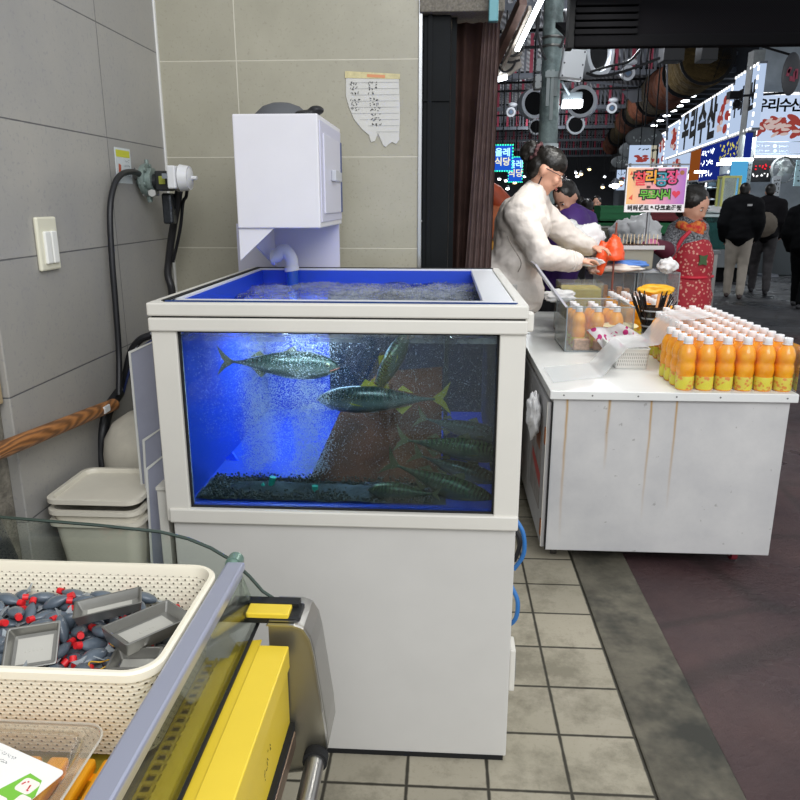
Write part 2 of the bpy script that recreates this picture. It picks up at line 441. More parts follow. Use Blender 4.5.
# gas regulator, valve and hoses in the corner
m_reg = mat('regulator_grey', '7f8d88', .4, .3, var=.15)
m_blk = mat('rubber_black', '15161a', .45, bstr=.1)
m_pw = mat('plastic_white', 'd9dadb', .35)
rg_ = thing('gas_regulator', 'grey-green round gas regulator with black valve in the wall corner', 'gas regulator', at(160, 180, 2.62))
c0 = at(148, 180, 2.62)
b = MB()
for r_, x0, x1 in ((.052, -.016, -.006), (.056, -.006, .004), (.04, .004, .022), (.024, -.04, -.016), (.02, .022, .04)):
    b.cyl(c0 + V((x0, 0, 0)), c0 + V((x1, 0, 0)), r_, n=28)
for k in range(6):
    a = k * math.pi / 3 + .3; b.cyl(c0 + V((-.012, math.cos(a) * .048, math.sin(a) * .048)), c0 + V((.01, math.cos(a) * .048, math.sin(a) * .048)), .007, n=8)
b.cyl(c0 + V((0, 0, .05)), c0 + V((0, 0, .068)), .007, n=10).cyl(c0 + V((0, 0, -.05)), c0 + V((.002, 0, -.075)), .012, .008, n=12)
b.build('diaphragm_housing', m_reg, rg_, True)
a = at(157, 171, 2.62); e = at(171, 191, 2.62)
MB().box(a.x, e.x + .006, 2.59, 2.65, e.z, a.z, .005).cyl(a + V((-.02, 0, -.035)), a + V((0, 0, -.035)), .026).build('valve_body', mat('valve_black', '1d1f20', .4), rg_)
MB().box(a.x + .016, e.x - .006, 2.585, 2.59, e.z + .022, a.z - .018, .001).build('valve_label', mat('label_olive', '8d9236', .5), rg_)
a = at(140, 193, 2.62)
MB().box(axx(150, 2.62, 260), axx(163, 2.62, 260), 2.60, 2.64, azz(196, 2.62, 150), azz(190, 2.62, 150), .003).cyl(at(152, 193, 2.58), at(152, 193, 2.66), .012).build('mounting_bracket', mat('bracket_grey', '9c9c98', .5, .4), rg_)
gd = thing('gas_shutoff_box', 'white motorised gas shut-off box with small lever beside the regulator', 'valve box', at(182, 178, 2.60))
p = at(171, 166, 2.6); e = at(181, 189, 2.6)
MB().box(p.x, e.x, 2.55, 2.65, e.z, p.z, .005).build('housing', m_pw, gd)
cc = at(186, 178, 2.6)
MB().cyl(at(181, 178, 2.6), at(190, 178, 2.6), .045, .04, n=28).cyl(at(190, 178, 2.6), at(192, 178, 2.6), .034, .02, n=24).build('motor_cover', m_pw, gd, True)
MB().cyl(at(191, 178, 2.6), at(197, 178, 2.6), .007, n=10).build('lever', m_pw, gd, True)
MB().box(axx(174, 2.6, 260), axx(179, 2.6, 260), 2.548, 2.55, azz(179, 2.6, 150), azz(174, 2.6, 150)).build('window', mat('window_grey', '7c8288', .2), gd)
def bez(pts, n=8):
    pts = [V(p) for p in pts]; out = []
    for i in range(len(pts) - 1):
        p0 = pts[max(i - 1, 0)]; p1 = pts[i]; p2 = pts[i + 1]; p3 = pts[min(i + 2, len(pts) - 1)]
        for k in range(n):
            t_ = k / n
            out.append(.5 * ((2 * p1) + (p2 - p0) * t_ + (2 * p0 - 5 * p1 + 4 * p2 - p3) * t_ ** 2 + (3 * p1 - p0 - 3 * p2 + p3) * t_ ** 3))
    return out + [pts[-1]]
h1 = bez([at(143, 176, 2.6), onx(134, 172, -1.045), onx(122, 174, -1.045), onx(114, 186, -1.045), onx(110, 212, -1.045), onx(112, 260, -1.045), onx(116, 310, -1.045), onx(119, 355, -1.045), onx(119, 395, -1.04)])
tag(MB().tube(h1, .0095, 12).build('gas_hose', m_blk, None, True), 'thick black rubber gas hose curving from the regulator down the grey wall', 'hose')
tag(MB().cyl(at(133, 172, 2.58), at(141, 176, 2.6), .017).build('hose_clamp', m_alu, None, True), 'metal clamp holding the black hose to the grey regulator', 'clamp')
h2 = bez([at(179, 190, 2.68), at(177, 205, 2.7), at(172, 235, 2.74), at(169, 260, 2.76), at(168, 275, 2.76), at(172, 292, 2.76), at(170, 320, 2.78)])
tag(MB().tube(h2, .014, 12).build('taped_pipe', mat('tape_dark', '2a2a2c', .35, bstr=.6, bs=40), None, True), 'taped dark pipe running down the corner below the white valve box', 'pipe')
MBx = MB().box(axx(168, 2.66, 260), axx(178, 2.66, 260), 2.64, 2.69, azz(224, 2.66, 150), azz(193, 2.66, 150), .008)
tag(MBx.build('pipe_wrap', mat('foil_dark', '3b3e42', .25, .6, bstr=1, bs=40)), 'crinkled dark wrap round the pipe just under the white valve box', 'pipe wrap')
h3 = bez([at(187, 190, 2.66), at(186, 197, 2.68), at(183, 203, 2.7), at(180, 230, 2.73), at(173, 262, 2.75)])
tag(MB().tube(h3, .006, 8).build('thin_cable', m_blk, None, True), 'thin black cable looping from the shut-off box beside the taped pipe', 'cable')
# loose cables behind the cylinder
for i, (r_, pts, m_, lab) in enumerate(((.012, [(152, 335), (140, 340), (131, 352), (126, 372), (121, 388), (117, 410)], m_blk, 'black cable loop behind the leaning grey board, the thickest'),
        (.004, [(152, 333), (138, 344), (130, 360), (124, 376), (118, 392)], mat('wire_grey', '8d9098', .4), 'thin grey wire looping down behind the leaning board'),
        (.004, [(153, 340), (142, 348), (134, 360), (128, 376), (123, 395)], mat('wire_blue', '25315c', .4), 'thin blue wire looping down behind the leaning board'))):
    tag(MB().tube(bez([at(x, y, 2.34 - .005 * i) for x, y in pts]), r_, 8).build('looped_cable', m_, None, True), lab, 'cable')
tag(MB().tube(bez([at(119, 393, 2.28), at(109, 408, 2.2), at(103, 430, 2.15), at(101, 455, 2.13), at(106, 476, 2.12)]), .018, 12).build('coiled_hose', m_blk, None, True), 'fat black hose bulging round the left side of the white gas cylinder', 'hose')
# gas cylinder
cy = thing('gas_cylinder', 'dirty white gas cylinder behind the stacked white bins', 'gas cylinder', (-.915, 2.16, 0))
z0 = .86
m_cyl = mat('cylinder_white', 'bdb8aa', .5, var=.18, vs=7, bstr=.15)
MB().lathe([(0, .03), (.09, .035), (.14, .08), (.145, .12), (.145, .63), (.142, .685), (.145, .70), (.145, .745), (.138, .79), (.112, .835), (.07, .862), (.03, .87), (.03, .885), (0, .885)], (-.915, 2.16, 0), 40).build('tank_shell', m_cyl, cy, True)
MB().lathe([(.1425, .688), (.1475, .690), (.1475, .698), (.1425, .70)], (-.915, 2.16, 0), 40).build('seam_ring', mat('rust_brown', '7a5e40', .8, var=.4, vs=30), cy, True)
MB().lathe([(.095, 0), (.1, 0), (.1, .09), (.095, .09)], (-.915, 2.16, 0), 32).build('foot_ring', m_cyl, cy, True)
MB().cyl((-.915, 2.16, .88), (-.915, 2.16, .95), .02).cyl((-.915, 2.16, .93), (-.95, 2.14, .93), .010).build('valve', mat('brass', '9a7d3c', .35, .9), cy, True)
# stacked bins on a plinth
m_bin = mat('bin_cream', 'cfcabb', .45, var=.05)
def bin_(z, lab, h=.2):
    b = MB(); x0, x1, y0, y1 = -1.045, -.79, 1.735, 1.985
    rr = lambda d, zz, r: b.rrect(x0 + d, x1 - d, y0 + d, y1 - d, r, zz)
    b.loft([rr(0, z - .012, .035), rr(0, z, .035), rr(.012, z + .001, .03), rr(.014, z - .004, .03), rr(.014 + .09 * h, z - h, .03), rr(.016 + .09 * h, z - h, .03)], cap1=False)
    b.loft([rr(.016 + .09 * h, z - h, .03), rr(.013 + .09 * h, z - h - .004, .03), rr(.011, z - .012, .03), rr(0, z - .012, .035)])
    g_ = .0135 + .09 * h; b.box(x0 + g_, x1 - g_, y0 + g_, y1 - g_, z - h - .003, z - h + .001)
    tag(b.build('plastic_bin', m_bin, None, True), lab, 'bin', 'stacked plastic bins')
bin_(.745, 'cream plastic bin on top of the stack beside the leaning grey boards', .012)
bin_(.713, 'cream plastic bin in the middle of the stack, directly under the top one')
bin_(.681, 'cream plastic bin lowest of the stack of three beside the boards')
tag(MB().box(-1.03, -.80, 1.75, 1.97, 0, .477, .01).build('plinth_box', mat('plinth_grey', '8c8a84', .7)), 'grey box carrying the stack of cream plastic bins', 'box')
# leaning boards left of the tank
m_brd = mat('board_grey', '8d90a0', .5, var=.08); m_edge = mat('board_edge', 'cfd0cc', .5)
def board(pts, y, th, lab, lean=.05):
    th_ = thing('leaning_board', lab, 'board', at(pts[-1][0], pts[-1][1], y), 'boards leaning on the tank')
    P_ = [at(x, yy, y) for x, yy in pts]; MB().prism(P_, (.0, th, 0)).build('panel', m_brd, th_)
    MB().prism([P_[0] + V((-.006, -.003, .004)), P_[0] + V((0, -.003, 0)), P_[-1] + V((0, -.003, 0)), P_[-1] + V((-.006, -.003, 0))], (0, th + .004, 0)).prism([P_[0] + V((-.006, -.003, .004)), P_[1] + V((0, -.003, .004)), P_[1] + V((0, -.003, 0)), P_[0] + V((0, -.003, 0))], (0, th + .004, 0)).build('edge_strip', m_edge, th_)
board([(131, 353), (152, 343), (172, 560), (151, 570)], 1.89, .008, 'tall grey-violet board leaning beside the tank, topmost and rearmost')
board([(145, 441), (160, 430), (170, 575), (153, 585)], 1.86, .008, 'shorter grey-violet board leaning in front of the tallest board')
board([(148, 470), (168, 453), (176, 600), (156, 610)], 1.80, .008, 'lowest grey board standing right against the tank corner')
tag(MB().box(axx(137, 1.76, 260), axx(147, 1.76, 260), 1.75, 1.78, 0, azz(488, 1.76, 150), .002).box(axx(137, 1.76, 260), axx(156, 1.76, 260), 1.745, 1.80, azz(488, 1.76, 150), azz(485, 1.76, 150)).build('wooden_post', mat('post_white', 'c9c7bf', .6, var=.1)), 'white painted post standing between the bins and the tank', 'post')
# wooden pole along the wall
t = NT('pole_wood'); co = t.obj(); mp = t.n('ShaderNodeMapping'); t.l(co, mp.inputs[0]); mp.inputs['Scale'].default_value = (14, 1.5, 14)
w_ = t.n('ShaderNodeTexWave', wave_type='RINGS'); t.l(mp.outputs[0], w_.inputs[0]); w_.inputs['Scale'].default_value = 3; w_.inputs['Distortion'].default_value = 7; w_.inputs['Detail'].default_value = 3
t.bsdf(t.mix(w_.outputs['Fac'], lin('6a4526'), lin('a9713f')), .5, bump=w_.outputs['Fac'], bstr=.2, bdist=.003); m_pole = t.m
po = thing('wooden_pole', 'brown grained wooden pole held slanting against the grey wall', 'pole', (-1.0, 1.5, .92))
A_ = V((-1.03, 1.50, .945)); B_ = V((-1.03, 2.17, .885))
MB().cyl(A_, B_, .021, .019, 20).build('shaft', m_pole, po, True)
q_ = A_.lerp(B_, .88); MB().box(q_.x + .014, q_.x + .021, q_.y - .025, q_.y + .015, q_.z - .008, q_.z + .014, .003).build('paper_tab', m_pw, po)
tag(MB().box(XL - .032, XL - .01, 1.3, 1.69, 1.02, 1.36, .003).build('plywood_offcut', mat('panel_tan', 'a28f6e', .6, var=.1)), 'tan wooden panel at the left edge above the rough concrete', 'panel')
tag(MB().lathe([(0, .5), (.08, .5), (.1, .55), (.095, .75), (.07, .86), (.03, .9), (0, .91)], (-1.0, 1.36, 0), 20).box(-1.06, -.94, 1.30, 1.42, 0, .5, .01).build('black_bag', mat('bag_black', '1f2228', .6, bstr=.4, bs=20), None, True), 'dark bag standing below the wooden pole at the left edge', 'bag')
# ------------------------------------------------------------------ fish tank
TX0, TX1, TY0, TY1 = -.706, .196, 1.722, 2.72
tk = thing('fish_tank', 'large white framed seawater fish tank on a tall white base cabinet', 'fish tank', ((TX0 + TX1) / 2, (TY0 + TY1) / 2, 0))
m_tw = mat('tank_white', 'd5d2c9', .42, var=.04, vs=3, bstr=.06, bs=9)
m_tw2 = mat('tank_base_white', 'cbc9c4', .45, var=.05, vs=2.5, bstr=.12, bs=5, bd=.006)
m_blue = mat('lining_blue', '1442ba', .45, var=.06)
m_gap = mat('gap_black', '0b0c0e', .8)
MB().box(TX0 + .012, TX1 - .004, TY0 + .008, TY1, .012, .70, .003).box(TX0 + .03, TX1 - .03, TY0 + .03, TY1 - .03, 0, .014).build('base_cabinet', m_tw2, tk)
MB().box(TX0 + .02, TX1 - .012, TY0 + .006, TY0 + .02, 0.0, .014).build('base_seal', m_gap, tk)
f = MB()
for a_ in ((TX0, TX0 + .062, TY0, TY0 + .04), (TX1 - .062, TX1, TY0, TY0 + .04), (TX0, TX0 + .05, TY1 - .05, TY1), (TX1 - .05, TX1, TY1 - .05, TY1)):
    MB().box(*a_, .7, 1.21, .003).build('corner_post', m_tw, tk)
f = MB()
f.box(TX0 + .008, TX1, TY0 - .006, TY0 + .04, .698, .737, .004)
f.build('bottom_rail', m_tw, tk); f = MB()
f.box(TX0 - .003, TX1 + .002, TY0 - .008, TY0 + .04, 1.199, 1.232, .004)
f.build('top_rail', m_tw, tk)
f = MB().box(TX0, TX1 - .012, TY0 + .04, TY1, .70, .737).box(TX1 - .03, TX1, TY0 + .04, TY1 - .05, .70, 1.235, .002).box(TX0, TX0 + .014, TY0 + .04, TY1 - .05, .737, 1.235, .002).box(TX0 + .05, TX1 - .05, TY1 - .014, TY1, .737, 1.235, .002)
f.build('side_walls', m_tw, tk)
MB().box(TX0 + .006, TX1 - .004, TY0 - .002, TY0 + .04, 1.232, 1.237).box(TX0 + .002, TX0 + .02, TY0 + .04, TY1 - .01, 1.235, 1.237).build('lid_gap', m_gap, tk)
# top rim: white outer frame, black seam, white inner strip
f = MB()
zt = 1.268
f.box(TX0 - .004, TX1 + .003, TY0 - .008, TY0 + .016, 1.236, zt, .004)
f.box(TX0 - .004, TX0 + .026, TY0 + .016, TY1, 1.236, zt, .003)
f.box(TX0 + .026, TX1 + .003, TY1 - .03, TY1, 1.236, zt, .003)
f.box(TX1 - .024, TX1 + .003, TY0 + .016, TY1 - .03, 1.236, zt, .003)
f.build('top_rim', m_tw, tk)
MB().box(TX0 + .03, TX1 - .024, TY0 + .0165, TY0 + .028, 1.24, zt - .004).box(TX0 + .020, TX0 + .034, TY0 + .03, TY1 - .022, 1.24, zt + .002).box(TX0 + .034, TX1 - .02, TY1 - .040, TY1 - .022, 1.24, zt + .002).build('black_seam', m_gap, tk)
MB().box(TX0 + .037, TX0 + .047, TY0 + .03, TY1 - .042, 1.24, zt, .001).box(TX0 + .037, TX1 - .024, TY1 - .056, TY1 - .042, 1.24, zt, .001).box(TX0 + .037, TX1 - .02, TY0 + .03, TY0 + .075, 1.25, zt, .002).box(TX1 - .10, TX1 - .025, TY0 + .03, TY1 - .045, 1.25, zt - .002, .002).build('inner_ledge', mat('ledge_white', 'd7d9dd', .4), tk)
MB().box(TX0 + .03, TX1 - .02, TY0 + .0285, TY0 + .0345, 1.244, zt + .0015).build('blue_edge', mat('edge_navy', '123a7a', .4), tk)
# blue lining inside
IX0, IX1, IY0, IY1, IZ0 = TX0 + .05, TX1 - .05, TY0 + .048, TY1 - .06, .74
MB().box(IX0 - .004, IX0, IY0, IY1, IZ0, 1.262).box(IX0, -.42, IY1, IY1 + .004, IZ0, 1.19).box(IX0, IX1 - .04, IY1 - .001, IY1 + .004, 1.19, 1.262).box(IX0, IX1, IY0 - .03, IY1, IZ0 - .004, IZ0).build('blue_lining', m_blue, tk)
m_dim_paint = mat('lining_painted_dim', '151f2a', .7, var=.6, vs=5)
MB().box(-.42, IX1, IY1, IY1 + .004, IZ0, 1.19).box(IX1, IX1 + .004, IY0, IY1, IZ0, 1.262).build('painted_dim_lining', m_dim_paint, tk)  # right half painted dark in place of its dimness and reflections
MB().prism([(-.37, 1.92, IZ0 + .001), (-.0, 1.92, IZ0 + .001), (.0, 2.28, .99), (-.20, 2.28, .97), (-.30, 2.13, .90)], (0, .012, .004)).build('brown_divider', mat('divider_brown', '4e2a17', .7, var=.6, vs=6, spec=.2), tk)
MB().box(.005, .017, 2.05, 2.4, IZ0, 1.17).build('side_divider', mat('divider_grey', '18242a', .5, var=.3), tk)
# front glass
MB().box(TX0 + .055, TX1 - .055, TY0 + .018, TY0 + .026, .73, 1.205).build('front_glass', clear('tank_glass', 'eef4f2', .8, .03), tk)
MB().box(TX0 + .062, TX0 + .067, TY0 + .010, TY0 + .018, .737, 1.2).box(TX1 - .067, TX1 - .062, TY0 + .010, TY0 + .018, .737, 1.2).box(TX0 + .062, TX1 - .062, TY0 + .010, TY0 + .018, .737, .741).box(TX0 + .062, TX1 - .062, TY0 + .01, TY0 + .018, 1.194, 1.199).build('glass_seal', m_gap, tk)
# right side fittings
hb = MB().box(TX1, TX1 + .016, TY0 + .05, TY0 + .12, .19, .32, .004)
hb.build('side_bracket', m_tw, tk)
MB().box(TX1 + .015, TX1 + .018, TY0 + .055, TY0 + .115, .22, .29).build('bracket_slot', mat('slot_grey', '83847f', .5), tk)
MB().box(TX1 + .002, TX1 + .02, TY0 + .03, TY0 + .06, 1.2, 1.246, .004).build('latch', m_tw, tk)
bl = MB().tube(bez([(TX1 - .002, 1.80, .70), (TX1 + .022, 1.79, .66), (TX1 + .026, 1.79, .60), (TX1 + .004, 1.8, .55)]), .006, 8)
bl.build('blue_pull_strap', mat('strap_blue', '2f6fb0', .5), tk, True)
MB().tube(bez([(TX1 - .002, 1.78, .68), (TX1 + .014, 1.775, .64), (TX1 + .002, 1.78, .585)]), .006, 8).build('black_pull_strap', m_blk, tk, True)
MB().tube(bez([(TX1 - .002, 1.80, .50), (TX1 + .016, 1.79, .46), (TX1 + .014, 1.79, .41), (TX1 - .002, 1.8, .38)]), .006, 8).build('blue_pull_strap', MATS['strap_blue'], tk, True)

# water: clear tinted body, wavy top
WZ = 1.182
t = NT('sea_water'); tr = t.n('ShaderNodeBsdfTransparent'); tr.inputs[0].default_value = lin('c3d6de')
gl = t.n('ShaderNodeBsdfGlossy'); gl.inputs['Roughness'].default_value = .05
bp = t.n('ShaderNodeBump'); bp.inputs['Strength'].default_value = .6; bp.inputs['Distance'].default_value = .02
t.l(t.noise(16, 4, .6, t.pos()), bp.inputs['Height']); t.l(bp.outputs[0], gl.inputs['Normal'])
fr = t.n('ShaderNodeFresnel'); fr.inputs[0].default_value = 1.33; t.l(bp.outputs[0], fr.inputs['Normal'])
mx = t.n('ShaderNodeMixShader'); t.l(fr.outputs[0], mx.inputs[0]); t.l(tr.outputs[0], mx.inputs[1]); t.l(gl.outputs[0], mx.inputs[2]); geo = t.n('ShaderNodeNewGeometry'); s3 = t.n('ShaderNodeSeparateXYZ'); t.l(geo.outputs['Position'], s3.inputs[0])
topf = t.math('GREATER_THAN', s3.outputs[2], WZ - .012); fo = t.math('MULTIPLY', t.ramp(t.noise(7, 5, .65, t.pos()), .38, .7), .55)
df = t.n('ShaderNodeBsdfDiffuse'); df.inputs[0].default_value = lin('b9c2cc'); m4 = t.n('ShaderNodeMixShader'); t.l(t.math('MULTIPLY', topf, fo), m4.inputs[0]); t.l(mx.outputs[0], m4.inputs[1]); t.l(df.outputs[0], m4.inputs[2]); t.l(m4.outputs[0], t.out.inputs[0])
from mathutils import noise as mnoise
wb = MB()
nx, ny = 50, 60
wx0, wx1, wy0, wy1 = IX0 + .002, IX1 - .002, TY0 + .03, IY1 - .002
wb.sheet(lambda u, v: V((wx0 + u * (wx1 - wx0), wy0 + v * (wy1 - wy0), WZ + .036 * max(0, min(1, (v - .3) / .4)) + .010 * mnoise.noise(V((u * 9, v * 9, 0))) + .006 * mnoise.noise(V((u * 25, v * 25, 3))))), nx, ny)
wb.sheet(lambda u, v: V((wx0 + u * (wx1 - wx0), wy0, IZ0 + .002 + v * (WZ - IZ0 - .002 + .010 * mnoise.noise(V((u * 9, 0, 0))) * (v == 1) + .006 * mnoise.noise(V((u * 25, 0, 3))) * (v == 1)))), nx, 1)
tag(wb.build('sea_water', t.m, None, 'all'), 'clear bluish sea water filling the white framed tank', 'water', kind='stuff')
# foam on the surface
m_bub = clear('bubble', 'f2f8ff', 1.0, .1, .62, 'eef2fc')
fb = []; R = random.Random(3)
def wz(x, y): v = (y - wy0) / (wy1 - wy0); u = (x - wx0) / (wx1 - wx0); return WZ + .036 * max(0, min(1, (v - .3) / .4)) + .010 * mnoise.noise(V((u * 9, v * 9, 0))) + .006 * mnoise.noise(V((u * 25, v * 25, 3)))
for i in range(4500):
    cx, cy, s = R.choice(((-.45, 2.3, .14), (-.30, 2.45, .16), (0., 2.4, .10), (-.5, 2.1, .1), (.05, 2.1, .08), (-.2, 2.2, .22), (-.2, 2.1, .3)))
    x = R.gauss(cx, s); y = R.gauss(cy, s)
    if not (IX0 + .01 < x < IX1 - .01 and TY0 + .05 < y < IY1 - .01): continue
    fb.append((x, y, wz(x, y) + .002, R.uniform(.0008, .0026)))
tag(specks('surface_foam', fb, clear('foam', 'e0e4ea', .6, .1, .4, 'aab2c0')), 'white foam floating on the water at the top of the tank', 'foam', kind='stuff')
# rising bubbles
def inside(p): return IX0 + .004 < p[0] < IX1 - .004 and wy0 + .004 < p[1] < IY1 - .004 and IZ0 < p[2] < WZ - .002
def bubbles(name, lab, cols, n, rr):
    pts = []; R = random.Random(len(name) + n); k = 0
    while k < n:
        (x, y, z0_, s0, s1) = R.choice(cols); z = R.uniform(z0_, WZ); f_ = (z - z0_) / (WZ - z0_)
        s = s0 + (s1 - s0) * f_; p = (R.gauss(x, s), R.gauss(y, s), z)
        if not inside(p): k += .2; continue
        pts.append((*p, R.uniform(*rr)))
        k += 1
    tag(specks(name, pts, m_bub), lab, 'bubbles', kind='stuff')
c1 = at(262, 485, 1.93); c2 = at(312, 490, 1.90); c3 = at(282, 485, 2.0)
bubbles('bubble_column', 'dense column of air bubbles rising from the left air stones', [(c1.x - .01, c1.y, .77, .018, .026), (c3.x - .03, c3.y, .77, .016, .03)], 14000, (.0006, .0014))
bubbles('bubble_plume', 'wide plume of air bubbles rising from the right air stone', [(c2.x - .015, c2.y, .77, .026, .04), (c2.x + .005, c2.y + .03, .77, .024, .045)], 14000, (.0006, .0014))
bubbles('drifting_bubbles', 'fine air bubbles drifting through the left half of the tank', [(-.5, 1.95, .8, .12, .13), (-.6, 1.85, .9, .08, .1), (-.2, 1.9, .8, .15, .2), (0, 1.86, .75, .15, .15)], 8000, (.0004, .0011))
for (x, y, a, lab) in ((262, 487, .9, 'teal air stone lying leftmost on the tank bottom'), (272, 481, .25, 'teal air stone standing between the other two on the tank bottom'), (315, 490, .05, 'teal air stone standing rightmost below the bubble plume')):
    p = at(x, y, 1.84); d = V((math.sin(a), 0, math.cos(a))) * .012
    tag(MB().cyl(p - d, p + d, .0085, n=14).build('air_stone', mat('stone_teal', '27b49c', .6), None, True), lab, 'air stone', 'air stones in the tank')
# grime and gravel on the bottom, blue plate
g = MB(); g.sheet(lambda u, v: V((IX0 + .01 + u * .66, TY0 + .05 + v * .17, IZ0 + .002 + max(0, .022 * (1 - abs(v - .35) * 1.6) * (.45 + 1.5 * mnoise.noise(V((u * 5, v * 3, 1)))) * min(1, (1.02 - u) * 2.2)))), 50, 30, .002)
tag(g.build('silt', mat('silt_dark', '59636a', .9, var=.6, vs=22, bstr=.8), None, 'all'), 'dark silt and debris heaped on the tank bottom', 'silt', kind='stuff')
gp = []; R = random.Random(9)
for i in range(2600):
    x = IX0 + .02 + R.random() ** 1.4 * .62; y = TY0 + .055 + R.random() ** 1.5 * .17; gp.append((x, y, IZ0 + .004 + R.random() * .010, R.uniform(.001, .004)))
tag(specks('gravel', gp, mat('gravel_dark', '4a4c48', .9, var=.5, vs=60)), 'dark gravel scattered over the tank bottom', 'gravel', kind='stuff')
tp = thing('blue_plate', 'triangular bright blue plate standing behind the silt in the tank', 'plate', at(222, 485, 2.05))
MB().prism([at(195, 486, 2.05), at(250, 481, 2.05), at(232, 452, 2.09)], (.002, .006, 0)).build('panel', mat('plate_blue', '1e5bff', .4), tp)

# ---- fish
def fishmat(name, back, belly, spot):
    t = NT(name); co = t.obj(); sp = t.n('ShaderNodeSeparateXYZ'); t.l(co, sp.inputs[0])
    w_ = t.n('ShaderNodeTexWave', wave_type='BANDS', bands_direction='X'); w_.inputs['Scale'].default_value = 26; w_.inputs['Distortion'].default_value = 9; w_.inputs['Detail'].default_value = 2; t.l(co, w_.inputs[0])
    bk = t.mix(t.ramp(w_.outputs['Fac'], .45, .6), lin(back), lin(spot))
    f_ = t.ramp(t.math('ADD', sp.outputs[2], t.math('MULTIPLY', t.noise(40, 2, .5, co), .008)), -.002, .014)
    t.bsdf(t.mix(f_, lin(belly), bk), .28, .25, bump=t.noise(160, 2, .5, co), bstr=.15, bdist=.001); MATS[name] = t.m; return t.m
m_f1 = fishmat('mackerel_skin', '1f2b29', '66716f', '3a4c47'); m_f2 = fishmat('mackerel_skin_green', '1a2a20', '536458', '3f5a3c')
m_fin = clear('fin', 'b9b7a0', .4, .3, .6, '8d8c70'); m_finy = clear('fin_yellow', 'c9c790', .4, .3, .7, 'b1ab4c')
def fish(lab, p, L, rot, skin=m_f1, fin=m_fin, H=.21):
    """mackerel, nose towards local +X"""
    o = thing('mackerel', lab, 'fish', p, 'mackerel in the tank')
    st_ = [(0, .03), (.03, .30), (.1, .62), (.2, .88), (.33, 1), (.48, .95), (.62, .74), (.76, .44), (.88, .18), (.95, .11), (1, .09)]
    b = MB(); rings = []
    n = 16
    for u, w in st_:
        hz = L * H * .5 * w; wy = L * H * .36 * w; x = L * (.5 - .9 * u)
        rings.append([V((x, wy * math.cos(k * 6.28318 / n), hz * math.sin(k * 6.28318 / n) * (1.0 if math.sin(k * 6.28318 / n) > 0 else 1.05))) for k in range(n)])
    b.loft(rings, cap0=True, cap1=True); bd = b.build('body', skin, o, 'all', keep=True, origin=(0, 0, 0))
    x = -L * .38
    def part(nm, pts, m_, th=.0016):
        MB().prism([V(q) - V((0, th / 2, 0)) for q in pts], (0, th, 0)).build(nm, m_, o, keep=True, origin=(0, 0, 0))
    part('tail_fin', [(x, 0, .01 * L), (x - .07 * L, 0, .06 * L), (x - .14 * L, 0, .135 * L), (x - .10 * L, 0, .03 * L), (x - .075 * L, 0, 0), (x - .10 * L, 0, -.03 * L), (x - .14 * L, 0, -.125 * L), (x - .07 * L, 0, -.055 * L), (x, 0, -.01 * L)], fin)
    part('dorsal_fin', [(.16 * L, 0, .1 * L), (.12 * L, 0, .155 * L), (.03 * L, 0, .1 * L)], fin)
    part('dorsal_fin', [(-.12 * L, 0, .07 * L), (-.16 * L, 0, .105 * L), (-.24 * L, 0, .045 * L)], fin)
    part('anal_fin', [(-.1 * L, 0, -.075 * L), (-.15 * L, 0, -.12 * L), (-.23 * L, 0, -.045 * L)], fin)
    for s in (-1, 1):
        MB().prism([(.24 * L, s * .073 * L, -.005 * L), (.13 * L, s * .085 * L, -.035 * L), (.22 * L, s * .075 * L, -.025 * L)], (0, s * .001, 0)).build('pectoral_fin', fin, o, keep=True, origin=(0, 0, 0))
        e = MB().sph((.41 * L, s * .047 * L, .018 * L), (.02 * L, .009 * L, .02 * L), 14).build('eye', mat('fish_eye_gold', 'b9b48a', .2, .3), o, True, keep=True, origin=(0, 0, 0))
        MB().sph((.41 * L, s * .0535 * L, .018 * L), (.012 * L, .005 * L, .012 * L), 12).build('pupil', m_blk, e, True, keep=True, origin=(0, 0, 0))
    MB().tube([(.5 * L, .012 * L, -.008 * L), (.5 * L + .001, 0, -.008 * L), (.5 * L, -.012 * L, -.008 * L), (.43 * L, -.05 * L, -.03 * L)], .0018, 6).build('mouth', mat('mouth_red', '8a4a3c', .5), o, True, keep=True, origin=(0, 0, 0))
    o.rotation_euler = rot
    return o
Rd = math.radians
fish('mackerel swimming right near the surface at the left, whole body in view', at(279, 364, 1.90), .325, (0, Rd(2), 0), m_f1, H=.235)
fish('mackerel facing away left in mid water with a yellowish forked tail', at(382, 399, 2.02), .38, (0, Rd(2), Rd(176)), m_f1, m_finy)
fish('mackerel climbing steeply with a long yellow fin towards the surface', at(386, 372, 2.16), .28, (0, Rd(-62), Rd(8)), m_f2, m_finy)
fish('dark green mackerel facing right in mid water at the right edge', at(452, 447, 1.93), .31, (0, Rd(8), 0), m_f2)
fish('mackerel facing right half hidden above the dark green one', at(462, 428, 2.03), .27, (0, Rd(14), 0), m_f1)
fish('large mackerel slanting down to the right near the front glass', at(443, 484, 1.83), .33, (0, Rd(22), 0), m_f2)
fish('pale backed mackerel slanting down right behind the large front one', at(460, 470, 1.95), .29, (0, Rd(20), 0), m_f1)
fish('small mackerel facing left at the bottom right of the tank', at(404, 492, 1.80), .19, (0, Rd(-3), Rd(180)), m_f2, H=.27)

